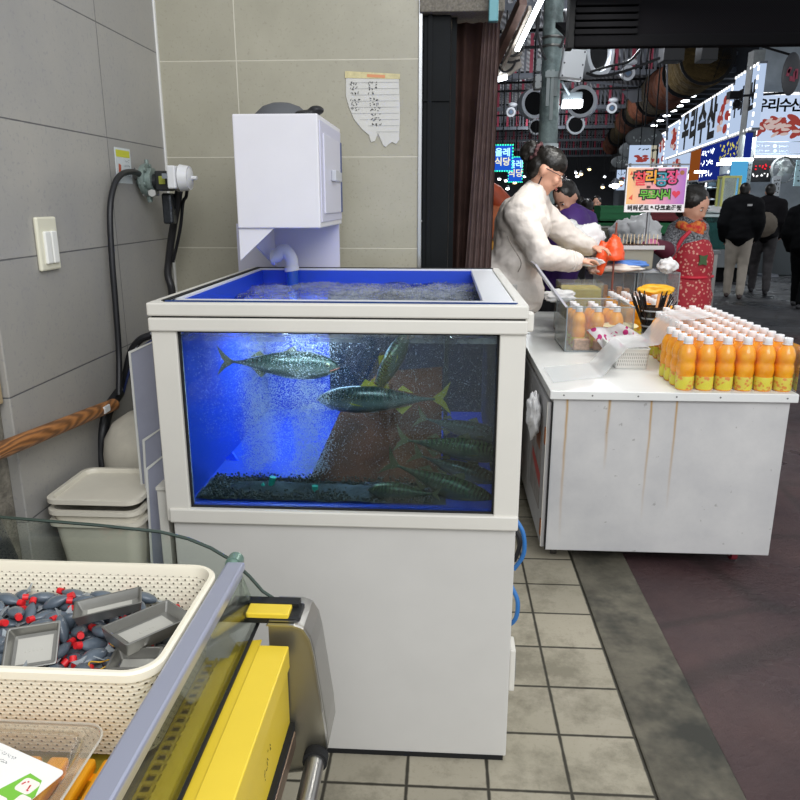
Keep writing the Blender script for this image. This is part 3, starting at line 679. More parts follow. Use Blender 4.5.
# ---- filter box on its bracket behind the tank
fb_ = thing('filter_box', 'white boxy filter housing with side door standing behind the tank', 'filter box', (-.503, 2.5, 1.42))
m_fw = mat('filter_white', 'dcdbe0', .35, var=.02)
MB().box(-.63, -.376, 2.27, 2.75, 1.423, 1.75, .004).build('housing', m_fw, fb_)
MB().box(-.3765, -.372, 2.29, 2.73, 1.44, 1.735, .002).build('door_frame', mat('frame_lilac', 'c5c5d6', .4), fb_)
MB().box(-.3725, -.3662, 2.685, 2.712, 1.465, 1.70, .001).build('door_seal', mat('seal_navy', '1f3a78', .4), fb_)
d_ = MB().box(-.3725, -.367, 2.33, 2.68, 1.465, 1.70, .002).build('door', mat('door_lilac', 'cfcfdc', .35), fb_)
MB().box(-.367, -.352, 2.46, 2.53, 1.565, 1.60, .003).box(-.367, -.36, 2.53, 2.66, 1.567, 1.598, .002).build('door_latch', mat('latch_grey', 'b9bcc2', .3), d_)
brk = MB().box(-.765, -.385, 2.735, 2.75, 1.23, 1.423).build('back_panel', mat('bracket_lilac', 'c9c8da', .4), fb_)
MB().prism([(-.63, 2.275, 1.423), (-.63, 2.735, 1.423), (-.63, 2.735, 1.27)], (.006, 0, 0)).prism([(-.63, 2.28, 1.423), (-.52, 2.28, 1.423), (-.63, 2.28, 1.325)], (0, .006, 0)).build('gusset', m_fw, fb_)
pp = thing('return_pipe', 'white elbow with blue pipe feeding water into the tank below the filter box', 'pipe', at(290, 258, 2.58))
p0 = at(277, 256, 2.6); p1 = at(284, 250, 2.6); p2 = at(291, 258, 2.6); p3 = at(292, 268, 2.6)
e0 = at(272, 257, 2.6)
MB().tube(bez([e0, p0, p1, p2, p3], 6), .022, 16).cyl(e0, e0 + V((.012, 0, 0)), .027).cyl(p2 + V((0, 0, -.03)), p3 + V((0, 0, -.01)), .026).build('elbow', mat('pvc_grey', 'cfd0d2', .4), pp, True)
MB().cyl(p3 + V((0, 0, .0)), p3 + V((0, 0, -.16)), .021).build('down_pipe', mat('pipe_blue', '2350a8', .35), pp, True)
cap = thing('baseball_cap', 'dark grey cap with a black brim lying on top of the filter box', 'cap', (-.47, 2.45, 1.75))
b = MB(); cc = V((-.52, 2.45, 1.75))
b.lathe([(.001, .052), (.03, .050), (.06, .040), (.083, .02), (.09, .002), (.088, 0), (0, 0)], cc, 28, sx=.98, sy=.85)
b.build('crown', mat('cap_grey', '55575a', .8, bstr=.2), cap, True)
b = MB(); b.sph(cc + V((.085, -.03, .012)), (.04, .045, .014), 18); b.sph(cc + V((.118, -.04, .024)), (.025, .028, .014), 14)
me_ = remesh(b, .005, 3); link('brim', me_, mat('cap_black', '17171a', .5), cap, W(cap)); o_ = bpy.data.objects[-1] if False else None
bm_fix = [o for o in cap.children if o.name.startswith('brim')][0]; bm_fix.data.transform(Matrix.Translation(-W(cap)))
# ------------------------------------------------------------------ foreground display counter
YE = 1.05
m_yel = mat('paint_yellow', 'e6c83a', .35, var=.05, vs=4, bstr=.05)
m_ss = mat('stainless', 'a9a8a4', .28, .95, bstr=.05, bs=80)
m_ssd = mat('stainless_dull', '9d998a', .38, .9, bstr=.08, bs=50)
dc = thing('display_counter', 'yellow and stainless display counter with curved glass guard in the left foreground', 'display counter', (-.5, .7, 0))
MB().box(-1.0, -.262, .25, .97, 0, .76, .004).build('body', m_ssd, dc)
MB().box(-.272, -.226, .25, .968, .812, .85, .002).build('front_beam', m_yel, dc)
MB().box(-.262, -.234, .25, .985, .70, .812).build('front_panel', m_yel, dc)
MB().box(-.262, -.226, .25, .985, .688, .70).build('bottom_gap_line', m_gap, dc)  # black strip painted for the shaded gap under the panel
MB().box(-.262, -.224, .25, .98, .66, .688, .002).build('bottom_trim', mat('copper_brown', '8c7767', .35, .7), dc)
sc_ = MB(); FM = face((-.233, .84, .755), math.pi / 2)
scribble(sc_, FM @ Matrix.Rotation(.5, 4, 'Z'), .05, .018, 5, 5, r=.0006); sc_.build('scratch_marks', mat('ink_brown', '4a3c20', .7), dc)
MB().prism([(-.312, .25, .842), (-.272, .25, .848), (-.272, .985, .848), (-.312, .985, .842)], (0, 0, -.004)).build('glass_channel', m_yel, dc)
# end cap: curved stainless plate
pro = [(-.262, .874), (-.222, .874), (-.207, .868), (-.197, .85), (-.192, .825), (-.176, .69), (-.174, .655), (-.182, .630), (-.20, .612), (-.262, .60)]
MB().prism([(x, .99, z) for x, z in pro], (0, .004, 0)).build('end_plate', m_ssd, dc)
e = MB()
for (a, b2) in zip(pro, pro[1:]):
    e.prism([(a[0], .985, a[1]), (b2[0], .985, b2[1]), (b2[0] - .004 * 0, 1.07, b2[1]), (a[0], 1.07, a[1])], (-.0025, 0, -.0025))
e.build('end_rim', m_ss, dc, True)
MB().box(-.345, -.215, 1.0, 1.045, .866, .878, .002).box(-.33, -.222, 1.03, 1.05, .86, .884).build('end_track', mat('track_dark', '2b2c2d', .4, .5), dc)
MB().box(-.30, -.232, 1.0, 1.03, .874, .884, .002).build('end_shim', m_yel, dc)
# bumper tube
tb = MB().tube([(-.193, .975, .64), (-.193, .9, .636), (-.196, .2, .63)], .0155, 20)
tb.build('bumper_tube', m_ss, dc, True)
MB().cyl((-.193, .868, .634), (-.193, .835, .633), .0185, n=24).build('tube_collar', m_ss, dc, True)
MB().cyl((-.193, .985, .64), (-.193, .968, .64), .02, n=20).build('tube_flange', m_gap, dc, True)
# guard rail and panes
rl = MB().box(-.336, -.306, .25, 1.038, .938, .952, .004).box(-.331, -.311, .25, 1.038, .925, .94, .002)
rl.build('guard_rail', mat('rail_silver', 'b4b8cb', .3, .55), dc)
MB().prism([(-.317, .25, .928), (-.313, .25, .928), (-.287, .25, .85), (-.291, .25, .85)], (0, .79, 0)).build('front_pane', clear('guard_glass', 'eef2ee', .55, .02), dc)
MB().beam((-.287, .25, .852), (-.287, 1.03, .852), .004, .005).build('pane_seal', m_gap, dc)
edge = [(-1.15, 1.022), (-.90, 1.018), (-.70, 1.010), (-.55, 1.001), (-.445, .992), (-.40, .981), (-.365, .966), (-.332, .945), (-.305, .918), (-.285, .892), (-.268, .880), (-.258, .874)]
MB().prism([(x, YE, z) for x, z in edge] + [(-.258, YE, .85), (-1.15, YE, .80)], (0, .006, 0)).build('end_pane', clear('end_glass', 'f0f4f1', .8, .02), dc)
MB().tube([(x, YE + .003, z) for x, z in edge], .0028, 8).build('pane_edge', mat('glass_edge', '3d4a43', .15, .2), dc, True)
MB().sph((-.327, YE - .008, .944), (.011, .012, .011), 16).cyl((-.327, YE - .010, .944), (-.327, YE + .010, .944), .013, n=24).build('pane_knob', mat('knob_green', '6f8a7e', .3, .3), dc, True)
# rack under the basket: punched metal strip and yellow grille
rk = MB()
for x in (-.360, -.345, -.315, -.298): rk.box(x, x + .004, .25, .98, .812, .816)
for k in range(42): rk.box(-.360, -.294, .25 + k * .0175, .256 + k * .0175, .812, .8155)
rk.box(-.338, -.320, .25, .98, .811, .816)
rk.build('punched_shelf', m_yel, dc)
MB().box(-1.0, -.29, .25, .98, .79, .80).build('shelf_plate', mat('shelf_yellow', 'c9b545', .5, 0), dc)
gr = MB()
for x in (-.395, -.38): gr.box(x, x + .006, .25, .98, .815, .82)
gr.box(-.40, -.36, .25, .98, .808, .815); gr.build('shelf_strip', m_ssd, dc)

# orange slatted mat in front
om = thing('slatted_mat', 'orange plastic slatted mat under the clear lunch box', 'mat', (-.52, .5, .80))
b = MB()
for k in range(8): b.box(-.385 - k * .034 - .024, -.385 - k * .034, .26, .738, .822, .838, .004)
b.build('slats', mat('plastic_orange', 'ffb21a', .4), om)
b = MB()
for y in (.32, .46, .6, .715): b.box(-.67, -.405, y, y + .012, .80, .824)
b.build('cross_bars', MATS['plastic_orange'], om)

# cream woven-look basket
BX0, BX1, BY0, BY1, BZ = -.80, -.338, .742, 1.02, .952
bk = thing('plastic_basket', 'cream perforated plastic basket full of tiny fish shaped bottles', 'basket', ((BX0 + BX1) / 2, (BY0 + BY1) / 2, .822))
t = NT('basket_cream'); P = t.pos(); sp = t.n('ShaderNodeSeparateXYZ'); t.l(P, sp.inputs[0]); nrm = t.n('ShaderNodeNewGeometry'); sn = t.n('ShaderNodeSeparateXYZ'); t.l(nrm.outputs['Normal'], sn.inputs[0])
ax = t.math('ABSOLUTE', sn.outputs[0]); side = t.math('GREATER_THAN', ax, .6)
u = t.math('ADD', t.math('MULTIPLY', sp.outputs[1], side), t.math('MULTIPLY', sp.outputs[0], t.math('SUBTRACT', 1, side)))
PU, PV = .0125, .0062
vi = t.math('FLOOR', t.math('DIVIDE', sp.outputs[2], PV)); sh = t.math('MULTIPLY', t.math('MODULO', vi, 2), .5)
fu = t.math('FRACT', t.math('ADD', t.math('DIVIDE', u, PU), sh)); fv = t.math('FRACT', t.math('DIVIDE', sp.outputs[2], PV))
du = t.math('ABSOLUTE', t.math('SUBTRACT', fu, .5)); dv = t.math('ABSOLUTE', t.math('SUBTRACT', fv, .5))
hole = t.math('MULTIPLY', t.math('LESS_THAN', du, .10), t.math('LESS_THAN', dv, .22))
zr = t.math('LESS_THAN', sp.outputs[2], .939); vert = t.math('LESS_THAN', t.math('ABSOLUTE', sn.outputs[2]), .5)
hole = t.math('MULTIPLY', t.math('MULTIPLY', hole, zr), vert)
hgt = t.math('MULTIPLY', t.math('SINE', t.math('MULTIPLY', fu, 3.1416)), t.math('SINE', t.math('MULTIPLY', fv, 3.1416)))
hgt = t.math('MULTIPLY', hgt, zr)
c = t.mix(hole, lin('ebe4cf'), lin('4d4431'))
t.bsdf(c, .45, bump=hgt, bstr=.28, bdist=.003); m_bk = t.m
b = MB(); rr = lambda d, z, r: b.rrect(BX0 + d, BX1 - d, BY0 + d, BY1 - d, r, z, 8)
b.loft([rr(.020, .822, .03), rr(.003, .940, .04), rr(0, .942, .042), rr(0, .952, .042), rr(.003, .955, .04), rr(.008, .955, .036), rr(.010, .950, .034), rr(.0255, .828, .028)], cap0=True, cap1=True)
b.build('basket_shell', m_bk, bk, True)

# tiny fish bottles (heap found by dropping them)
m_fb = mat('bottle_slate', '59646f', .35, var=.15, vs=60, coat=.3); m_cap = mat('cap_red', 'd8262c', .4); m_clr = clear('bottle_tail', 'e8eef0', 1.0, .1, .4, 'cfd6da')
def proto():
    o = thing('fish_bottle', 'tiny dark grey fish shaped sauce bottle with a red cap heaped in the cream basket', 'sauce bottle', (0, 0, 0), 'fish shaped bottles heaped in the basket')
    b = MB(); prof = [(0, .03), (.05, .35), (.18, .75), (.4, 1), (.6, .95), (.8, .65), (.93, .35), (1, .25)]; n = 12; rings = []
    for u, w in prof:
        x = -.0185 + u * .0395; rings.append([V((x, .0108 * w * math.cos(k * 6.28318 / n), .0076 * w * math.sin(k * 6.28318 / n))) for k in range(n)])
    b.loft(rings, cap0=True, cap1=True); b.build('body', m_fb, o, 'all')
    MB().cyl((.0195, 0, 0), (.027, 0, 0), .0046, .0043, n=12).build('screw_cap', m_cap, o, True)
    MB().prism([(-.016, -.002, -.0006), (-.0265, -.009, -.0006), (-.0245, 0, -.0006), (-.0265, .009, -.0006), (-.016, .002, -.0006)], (0, 0, .0012)).build('tail', m_clr, o)
    return o
PILE = [(-173,-94,8,3,153,-69),(-91,-79,9,-12,-147,-50),(-20,-87,8,5,-3,45),(87,-63,11,-41,-4,67),(162,-77,9,-145,-10,-69),(-126,-37,9,0,5,-76),(-105,-18,9,10,-3,-81),(-1,-48,9,-151,-9,-56),(61,-45,9,-19,-6,-54),(161,-22,8,-7,1,-69),(-131,52,8,7,1,-131),(-57,30,8,151,-2,-71),(-7,49,9,-12,-10,133),(28,55,8,3,156,-35),(145,15,8,7,157,8),(-158,110,9,0,-145,0),(-126,110,12,0,-20,148),(36,94,9,0,-8,-118),(78,110,9,0,-147,-13),(90,46,8,6,0,-109),(-115,-91,8,-150,1,-72),(-105,-93,26,-65,13,-73),(-34,-68,9,-146,-10,26),(60,-110,9,-9,-146,12),(98,-94,11,64,9,-84),(-150,-38,8,-8,-156,-72),(-58,-56,8,7,-1,18),(-34,-27,9,-25,153,-42),(109,-52,22,-9,-2,95),(109,-33,9,7,2,-48),(-158,1,8,7,-156,-3),(-97,73,9,-21,4,-34),(9,20,9,-13,5,-135),(39,31,21,-12,-154,22),(106,8,9,-18,-7,101),(-154,62,9,151,-6,26),(-43,57,13,-39,10,-67),(-33,94,8,157,-4,-68),(87,61,25,-26,45,139),(145,113,11,-63,148,-5),(-159,-58,22,79,-5,118),(-63,-82,14,26,14,-43),(3,-114,12,-71,7,156),(44,-81,8,-6,-155,-11),(144,-95,8,-3,-4,-61),(-174,-35,9,-144,0,88),(-74,-40,10,38,-4,-132),(-41,-42,24,149,-6,38),(21,-18,8,-2,0,-41),(140,-36,8,-5,-2,76),(-136,22,8,-4,4,-5),(-80,20,8,-153,4,72),(-29,18,8,-2,153,46),(84,2,12,0,-20,-36),(164,72,21,-101,-25,81),(-157,86,9,-16,-154,6),(-112,97,22,-33,-131,40),(7,91,8,-2,-3,-110),(53,59,11,-65,9,-21),(152,77,9,-21,-4,-105),(-149,-87,9,-8,-152,-42),(-34,-112,28,-43,97,8),(18,-97,10,-32,5,157),(54,-92,23,-118,8,26),(117,-91,8,2,-154,-67),(-113,2,19,26,-156,23),(-71,-16,12,64,-3,-122),(35,-54,10,-157,-14,-27),(34,-3,22,-43,-128,-46),(161,-1,22,150,-4,-66),(-119,19,25,128,1,23),(-102,43,14,-44,-11,17),(-41,26,22,3,-7,61),(46,14,9,5,-4,28),(126,-19,20,-151,-3,-80),(-115,54,25,4,16,97),(-56,94,9,-136,4,-79),(2,63,23,-14,3,8),(52,114,31,-72,13,-2),(110,76,11,121,7,-25),(-157,-110,20,-3,-17,153),(-77,-111,11,-17,149,9),(15,-44,21,86,-3,-57),(73,-65,27,8,-152,21),(95,-72,43,17,-37,98),(-104,-18,26,149,-11,28),(-115,-51,22,-5,156,27),(-10,-21,15,0,-27,-59),(14,-12,28,-154,16,-55),(154,-33,25,104,-4,104),(-173,33,18,-155,-5,-75),(-79,20,25,149,8,-63),(0,34,21,-5,-5,15),(28,61,37,4,-118,-52),(145,39,9,-145,-10,-9),(-158,73,23,-15,-4,29),(-79,94,10,8,149,-65),(-14,97,16,-130,19,52),(60,78,11,97,9,9),(118,97,9,-9,6,-31),(-176,-59,38,-29,-91,-112),(-87,-80,26,5,5,-78),(-11,-94,25,4,5,77),(82,-95,24,-17,23,-78),(145,-62,20,10,-9,-11),(-164,-22,22,156,-4,-55),(-68,-33,26,-10,5,21),(-28,-9,26,27,-8,-3),(39,-44,25,16,14,69),(129,-54,37,46,-8,-153),(-145,55,26,43,-7,47),(-63,46,23,1,-6,-73),(-7,5,20,-13,-155,-8),(69,-16,9,-1,7,-43),(112,42,16,-9,-136,-61),(-142,43,40,12,-2,8),(-91,93,25,11,0,-85),(20,95,24,-3,16,85),(59,95,21,25,-152,-16),(109,94,27,-7,-10,-77),(-124,-95,23,-35,1,78),(-35,-85,26,51,4,-116),(14,-85,26,6,-7,-57),(57,-111,30,35,-3,-2),(146,-113,28,-91,3,9),(-125,-40,36,10,10,85),(-53,-10,36,20,-15,-2),(-4,-56,31,-6,12,148),(79,-24,26,141,-10,-49),(129,0,32,-14,-1,23),(-150,26,27,11,12,23),(-42,13,38,-1,22,-142),(-32,63,33,146,-7,2),(78,32,23,-8,-2,94),(165,45,39,-82,2,82),(-132,112,34,42,-20,-152),(-64,94,25,-23,8,72),(-50,98,42,30,-22,-94),(28,99,41,59,0,121),(134,82,22,-140,0,56),(-157,-85,25,-5,149,-12),(-66,-95,28,-3,5,-99),(4,-108,40,-1,155,-8),(93,-101,43,-149,-6,-32),(111,-110,24,-100,7,12),(-177,-20,39,-83,7,75),(-109,-85,54,138,39,-21),(-53,-43,39,8,12,-86),(61,-38,27,-23,26,-16),(163,-9,41,118,8,79),(-119,-25,50,-142,-7,-80),(-76,58,34,9,12,-156),(-6,21,35,-151,-5,7),(67,2,32,-16,-5,-137),(121,19,23,-4,-148,28),(-153,99,26,-76,0,153),(-106,58,42,-26,12,94),(1,96,30,28,-13,-86),(53,58,37,-68,36,22),(146,112,36,85,-20,-16),(-164,-79,42,-12,14,-114),(-95,-110,39,-4,-154,8),(-34,-67,43,-117,11,69),(103,-94,59,-29,-7,-72),(129,-87,25,26,-14,-142),(-142,-22,23,115,1,-61),(-103,-40,37,-15,7,-83),(-5,6,47,-15,149,46),(52,-56,40,8,0,11),(135,-21,39,-2,-21,42),(-114,27,49,-31,42,145),(-103,7,36,3,1,-115),(-8,45,35,8,-2,15),(55,38,36,3,1,156),(88,12,43,-23,-13,-118),(-174,76,36,138,-7,88),(-72,94,40,119,-4,65),(-40,97,26,25,-21,-97),(87,96,30,43,-14,-90),(150,90,44,-83,-13,-38),(-174,-97,53,-122,-30,74),(-51,-95,41,-9,0,-74),(28,-90,44,7,34,34),(43,-114,52,83,13,-1),(135,-74,35,131,2,-4),(-148,-52,37,138,5,-50),(-108,-62,53,-11,-126,-5),(-17,-41,46,92,-6,-65),(28,-2,43,-145,30,-50),(98,-25,37,17,146,-56),(-128,12,51,41,-43,-42),(-64,20,40,26,-3,-118),(4,50,53,-31,149,35),(45,19,34,-54,-130,-11),(144,45,27,15,-7,141),(-124,65,50,-19,136,-34),(-84,111,49,-20,36,-153),(-22,93,37,7,16,54),(66,94,38,-17,152,53),(131,65,38,14,-21,157),(-127,-93,40,136,-9,59),(-74,-64,40,1,-1,75),(-18,-87,46,-151,28,36),(62,-109,64,-24,24,-15),(146,-95,40,12,-3,3),(-166,-27,54,-40,-29,-104),(-69,-18,46,123,-31,27),(21,-24,46,-72,-3,109),(74,-31,43,-16,16,126),(117,-27,49,4,0,82),(-175,60,50,110,-21,73),(-40,62,50,-25,-24,88),(40,88,62,46,-10,-142),(73,42,53,74,26,-10),(114,38,34,-124,-18,-2),(-161,95,47,82,20,-61),(-92,78,43,-26,143,-46),(-1,100,47,-11,-5,-27),(53,111,58,-17,12,9),(124,96,39,118,-18,-54),(-152,-97,47,-2,-24,77),(-72,-91,51,16,-10,68),(-15,-69,62,-14,154,27),(146,-13,62,2,11,-87),(164,-57,47,-101,-20,87),(-142,-28,45,-8,140,-79),(-92,-26,52,6,-143,67),(-1,-25,48,-155,19,-46),(95,-9,52,-36,-24,-109),(114,-50,63,-12,-153,53),(-130,36,58,16,20,-133),(-85,12,54,-1,-23,-53),(-45,5,53,30,-6,1),(95,14,60,15,8,126),(148,20,48,0,130,-6),(-124,94,46,8,151,3),(-38,104,57,18,-9,-139),(-14,65,50,11,-13,-102),(66,60,56,-54,25,6),(99,95,46,-28,8,-84),(-133,-80,57,18,12,82),(-98,-111,58,-35,8,156),(7,-69,47,14,-144,-73),(64,-75,45,5,-20,51),(147,-77,54,-39,8,133),(-158,11,45,-156,-11,-28),(-64,-49,54,-15,11,-45),(30,-57,52,-15,-5,110),(37,15,61,-58,42,-47),(140,44,60,55,-11,-31),(-161,50,59,41,-20,75),(-63,40,49,8,7,149),(-51,50,63,-11,-10,-44),(30,38,56,79,121,3),(103,39,54,-87,-16,100),(-145,77,56,155,-17,52),(-90,93,59,-9,5,-12),(8,111,59,22,-6,148),(64,78,55,49,-8,-146),(118,111,58,19,-14,-154),(-142,-66,70,-13,11,73),(-88,-75,55,64,1,70),(11,-77,62,28,-9,28),(53,-90,54,35,13,-27),(124,-95,52,-22,-144,-67),(-159,0,60,31,2,-34),(-56,-84,62,-33,-2,-101),(-38,-27,56,-18,145,69),(53,-26,51,-21,0,70),(126,17,52,116,-5,90),(-131,64,66,-3,22,-111),(-70,26,62,-1,-11,-23),(2,13,64,-3,2,54),(59,20,54,4,-16,-51),(122,77,59,-37,-153,-37),(-129,112,54,109,14,5),(-92,67,59,-35,150,-31),(-12,88,59,-154,-18,10),(85,89,64,-24,-32,-44),(149,59,50,-123,18,-81),(-156,-113,58,-50,-14,152),(-44,-111,64,18,129,11),(-52,-37,67,-22,153,-42),(38,-24,62,28,-1,-71),(121,-96,69,10,8,-51),(-156,-43,65,-65,14,-84),(-101,-9,63,125,-23,-63),(-5,-39,65,-30,6,28),(77,-86,62,-147,-3,-54),(140,-50,53,-2,117,-101)]
px_, py__, pz_ = -.572, .881, .852
trays = []
def tray(lab, c, sx, sy, rot):
    o = thing('metal_tray', lab, 'tray', c, 'small metal trays on the fish bottles')
    b = MB(); h = .015
    rr = lambda d, z: b.rrect(-sx / 2 + d, sx / 2 - d, -sy / 2 + d, sy / 2 - d, .003, z, 3)
    b.loft([rr(.004, 0), rr(0, h), rr(.0015, h + .0006), rr(.003, h), rr(.0068, .0012)], cap0=True, cap1=True)
    b.build('pan', mat('tray_steel', 'a3a29d', .34, .88, bstr=.05, bs=40), o, True, origin=(0, 0, 0), keep=True)
    q_ = MB(); q_.box(-sx * .33, sx * .33, -sy * .3, sy * .3, .0012, .0018); 
    for k in range(5): q_.box(-.012 + k * .005, -.0095 + k * .005, -.002, .002, .0018, .0022)
    q_.build('stamped_base', mat('tray_steel_light', 'cfcdc4', .4, .5), o, origin=(0, 0, 0), keep=True)
    o.rotation_euler = rot; trays.append((V(c), Euler(rot).to_matrix(), sx / 2 + .004, sy / 2 + .004, h)); return o
tray('small metal tray tipped flat at the back of the heap in the basket', onz(110, 611, .936), .092, .046, (Rd(2), Rd(-5), Rd(22)))
tray('largest small metal tray, darkest and deepest, tilted at the right end of the heap', onz(148, 631, .938), .104, .060, (Rd(4), Rd(4), Rd(56)))
tray('another metal tray nested under the largest tilted one', onz(148, 634, .930), .103, .059, (Rd(4), Rd(4), Rd(56)))
tray('small square metal tray leaning at the left of the heap showing its inner base', onz(35, 650, .926), .068, .060, (Rd(34), Rd(-4), Rd(14)))
tray('small metal tray at the front right corner of the heap against the rim', onz(136, 667, .918), .062, .044, (Rd(4), Rd(0), Rd(4)))
pr = proto(); first = True
for (x, y, z, rx, ry, rz) in PILE:
    p = V((px_ + x / 1000, py__ + y / 1000, pz_ + z / 1000)); bad = False
    for (c_, R_, hx, hy, h_) in trays:
        l = R_.transposed() @ (p - c_)
        if abs(l.x) < hx + .006 and abs(l.y) < hy + .006 and l.z > -.010: bad = True
    if p.x > BX1 - .028 or p.y > BY1 - .026 or p.y < BY0 + .026: bad = True
    if bad: continue
    if first: o = pr; o.location = p; first = False
    else: o = dup(pr, p)
    o.rotation_euler = (rx / 50, ry / 50, rz / 50); o.scale = (1.12, 1.12, 1.12)
for (x, y, lab) in ((120, 640, 'yellow rubber band between the metal trays, the smaller loop'), (100, 665, 'yellow rubber band beside the tilted tray near the basket front')):
    p = onz(x, y, .922)
    tag(MB().tube([p + V((.014 * math.cos(a * .4), .011 * math.sin(a * .4), .003 * math.sin(a))) for a in range(16)], .0009, 6).build('rubber_band', mat('band_yellow', 'd9a51e', .5), None, True), lab, 'rubber band')

# clear lunch box with sticker
lb = thing('lunch_box', 'clear plastic lunch box with label in the bottom left corner', 'food box', (-.53, .55, .838))
m_cl = clear('clamshell', 'fffefb', .6, .08, .06, 'fff6e8')
cx0, cx1, cy0, cy1 = -.66, -.392, .40, .728
b = MB(); rr = lambda d, z, r: b.rrect(cx0 + d, cx1 - d, cy0 + d, cy1 - d, r, z, 6)
b.loft([rr(.034, .838, .02), rr(.016, .890, .022), rr(0, .893, .026), rr(0, .896, .026), rr(.014, .897, .022), rr(.022, .899, .02), rr(.030, .904, .02), rr(.036, .905, .018)], cap1=True)
b.build('box_shell', m_cl, lb, True)
MB().tube(b2_ := [V(p) for p in MB().rrect(cx0, cx1, cy0, cy1, .026, .8945, 6)] + [V(MB().rrect(cx0, cx1, cy0, cy1, .026, .8945, 6)[0])], .0016, 6).build('rim_bead', clear('clamshell_rim', 'ffffff', .8, .2, .6, 'f6eee0'), lb, True)
LM = Matrix.Translation((-.475, .615, .9065)) @ Matrix.Rotation(Rd(-22), 4, 'Z')
b = MB(); pts = b.rrect(-.062, .062, -.05, .05, .006, 0)
b.prism([LM @ p for p in pts], (0, 0, .0006)).build('label_sheet', mat('label_white', 'f2f1ec', .5), lb)
b = MB().prism([LM @ V(p) for p in ((.002, -.05, .0007), (.062, -.05, .0007), (.062, .012, .0007), (.05, .03, .0007), (.030, .032, .0007))], (0, 0, .0004)); b.build('label_green_panel', mat('label_green', '7cc242', .5), lb)
b = MB()
for (x, y, s) in ((.043, .018, .011), (.055, .002, .008), (.03, -.012, .012), (.05, -.016, .010)): b.prism([LM @ p for p in b.rrect(x - s, x + s, y - s * .8, y + s * .8, s * .4, .0012)], (0, 0, .0003))
b.build('label_patches', mat('label_cream', 'f7ede4', .5), lb)
b = MB()
for k, (x, y) in enumerate(((.043, .018), (.03, -.012), (.05, -.016))): scribble(b, LM @ Matrix.Translation((x, y, .0017)), .014, .009, 2, 60 + k, r=.0008)
b.build('label_red_print', mat('label_red', 'c8352e', .5), lb)
b = MB()
for k in range(9): scribble(b, LM @ Matrix.Translation((-.03, .04 - k * .0085, .0008)), .054 - (k % 3) * .006, .004, 14, 80 + k, r=.0003)
b.build('label_small_print', mat('ink_grey2', '6d6f72', .6), lb)
# dark fish rolls inside, left
for k, (x, y) in enumerate(((-.60, .60), (-.585, .55), (-.565, .50))):
    tag(MB().sph((x, y, .852), (.02, .012, .010), 14).build('dark_sweet', mat('sweet_dark', '2a2623', .3), None, True), 'small dark glossy sweet inside the clear lunch box', 'sweet', 'dark sweets in the lunch box')
# ------------------------------------------------------------------ white stall cart
t = NT('cart_white'); P = t.pos(); sp = t.n('ShaderNodeSeparateXYZ'); t.l(P, sp.inputs[0])
n0 = t.ramp(t.noise(3, 6, .65, P), .3, .7); c = t.mix(n0, lin('cccbc9'), lin('b4b4b5'))
spk = t.ramp(t.noise(34, 2, .4, P), .74, .77); c = t.mix(t.math('MULTIPLY', spk, .5), c, lin('77756f'))
streak = None
for (x, w_, zl) in ((.505, .008, .10), (.672, .009, .42), (.84, .007, .2), (.94, .007, .25)):
    a = t.math('SUBTRACT', 1, t.math('DIVIDE', t.math('ABSOLUTE', t.math('SUBTRACT', t.math('ADD', sp.outputs[0], t.math('MULTIPLY', t.noise(6, 2, .5, P), .012)), x + .006)), w_), clamp=True)
    zf = t.n('ShaderNodeMapRange'); t.l(sp.outputs[2], zf.inputs[0]); zf.inputs[1].default_value = zl; zf.inputs[2].default_value = .74
    a = t.math('MULTIPLY', a, zf.outputs[0]); streak = a if streak is None else t.math('ADD', streak, a, clamp=True)
c = t.mix(streak, c, lin('ab8238'))
t.bsdf(c, .45, bump=t.noise(5, 3, .5, P), bstr=.1, bdist=.01); m_cart = t.m
m_rust = mat('rust', '9c5a24', .9, var=.4, vs=60)
ct = thing('food_cart', 'white rust-streaked food cart on casters carrying rows of orange juice bottles', 'cart', (.92, 3.9, 0))
CX0, CX1, CY0, CY1 = .437, 1.398, 2.888, 5.1
MB().box(CX0 + .012, CX1 - .018, CY0 + .01, CY1, .065, .735, .003).build('cabinet', m_cart, ct)
MB().box(CX0 - .004, CX1 + .004, CY0 - .008, CY1 + .01, .735, .77, .003).build('worktop', mat('worktop_white', 'dfe0dd', .3, var=.04, vs=4), ct)
sc_ = MB()
for x in (CX0 + .05, .6, .78, .93, 1.1, CX1 - .04): sc_.cyl((x, CY0 - .0075, .753), (x, CY0 - .0095, .753), .0035, n=10)
sc_.build('screws', mat('screw_grey', '70706e', .5, .5), ct)
d1 = MB().box(CX0 - .006, CX0 + .008, CY0 + .02, 3.46, .075, .715, .002).build('side_door', mat('door_grey', 'a3a2a2', .5, var=.12, vs=5), ct)
MB().box(CX0 - .008, CX0 - .004, CY0 + .022, CY0 + .03, .075, .715).build('door_edge', mat('door_edge_white', 'd9d6cc', .5), d1)
MB().box(CX0 - .010, CX0 - .005, CY0 + .024, CY0 + .06, .53, .60).box(CX0 - .010, CX0 - .005, CY0 + .024, CY0 + .06, .12, .19).build('rusty_hinges', m_rust, d1)
MB().box(CX0 + .008, CX0 + .013, CY0 + .004, CY0 + .012, .07, .72).build('door_gap', m_gap, ct)
p_ = MB().box(CX0 - .008, CX0 - .005, 3.02, 3.36, .20, .62).build('poster', mat('poster_grey', '85807c', .6, var=.3, vs=14), d1)
MB().prism([(CX0 - .0085, 3.02, .30), (CX0 - .0085, 3.30, .36), (CX0 - .0085, 3.30, .40), (CX0 - .0085, 3.02, .36)], (-.001, 0, 0)).build('poster_red_band', mat('poster_red', 'a43d36', .6), ct)
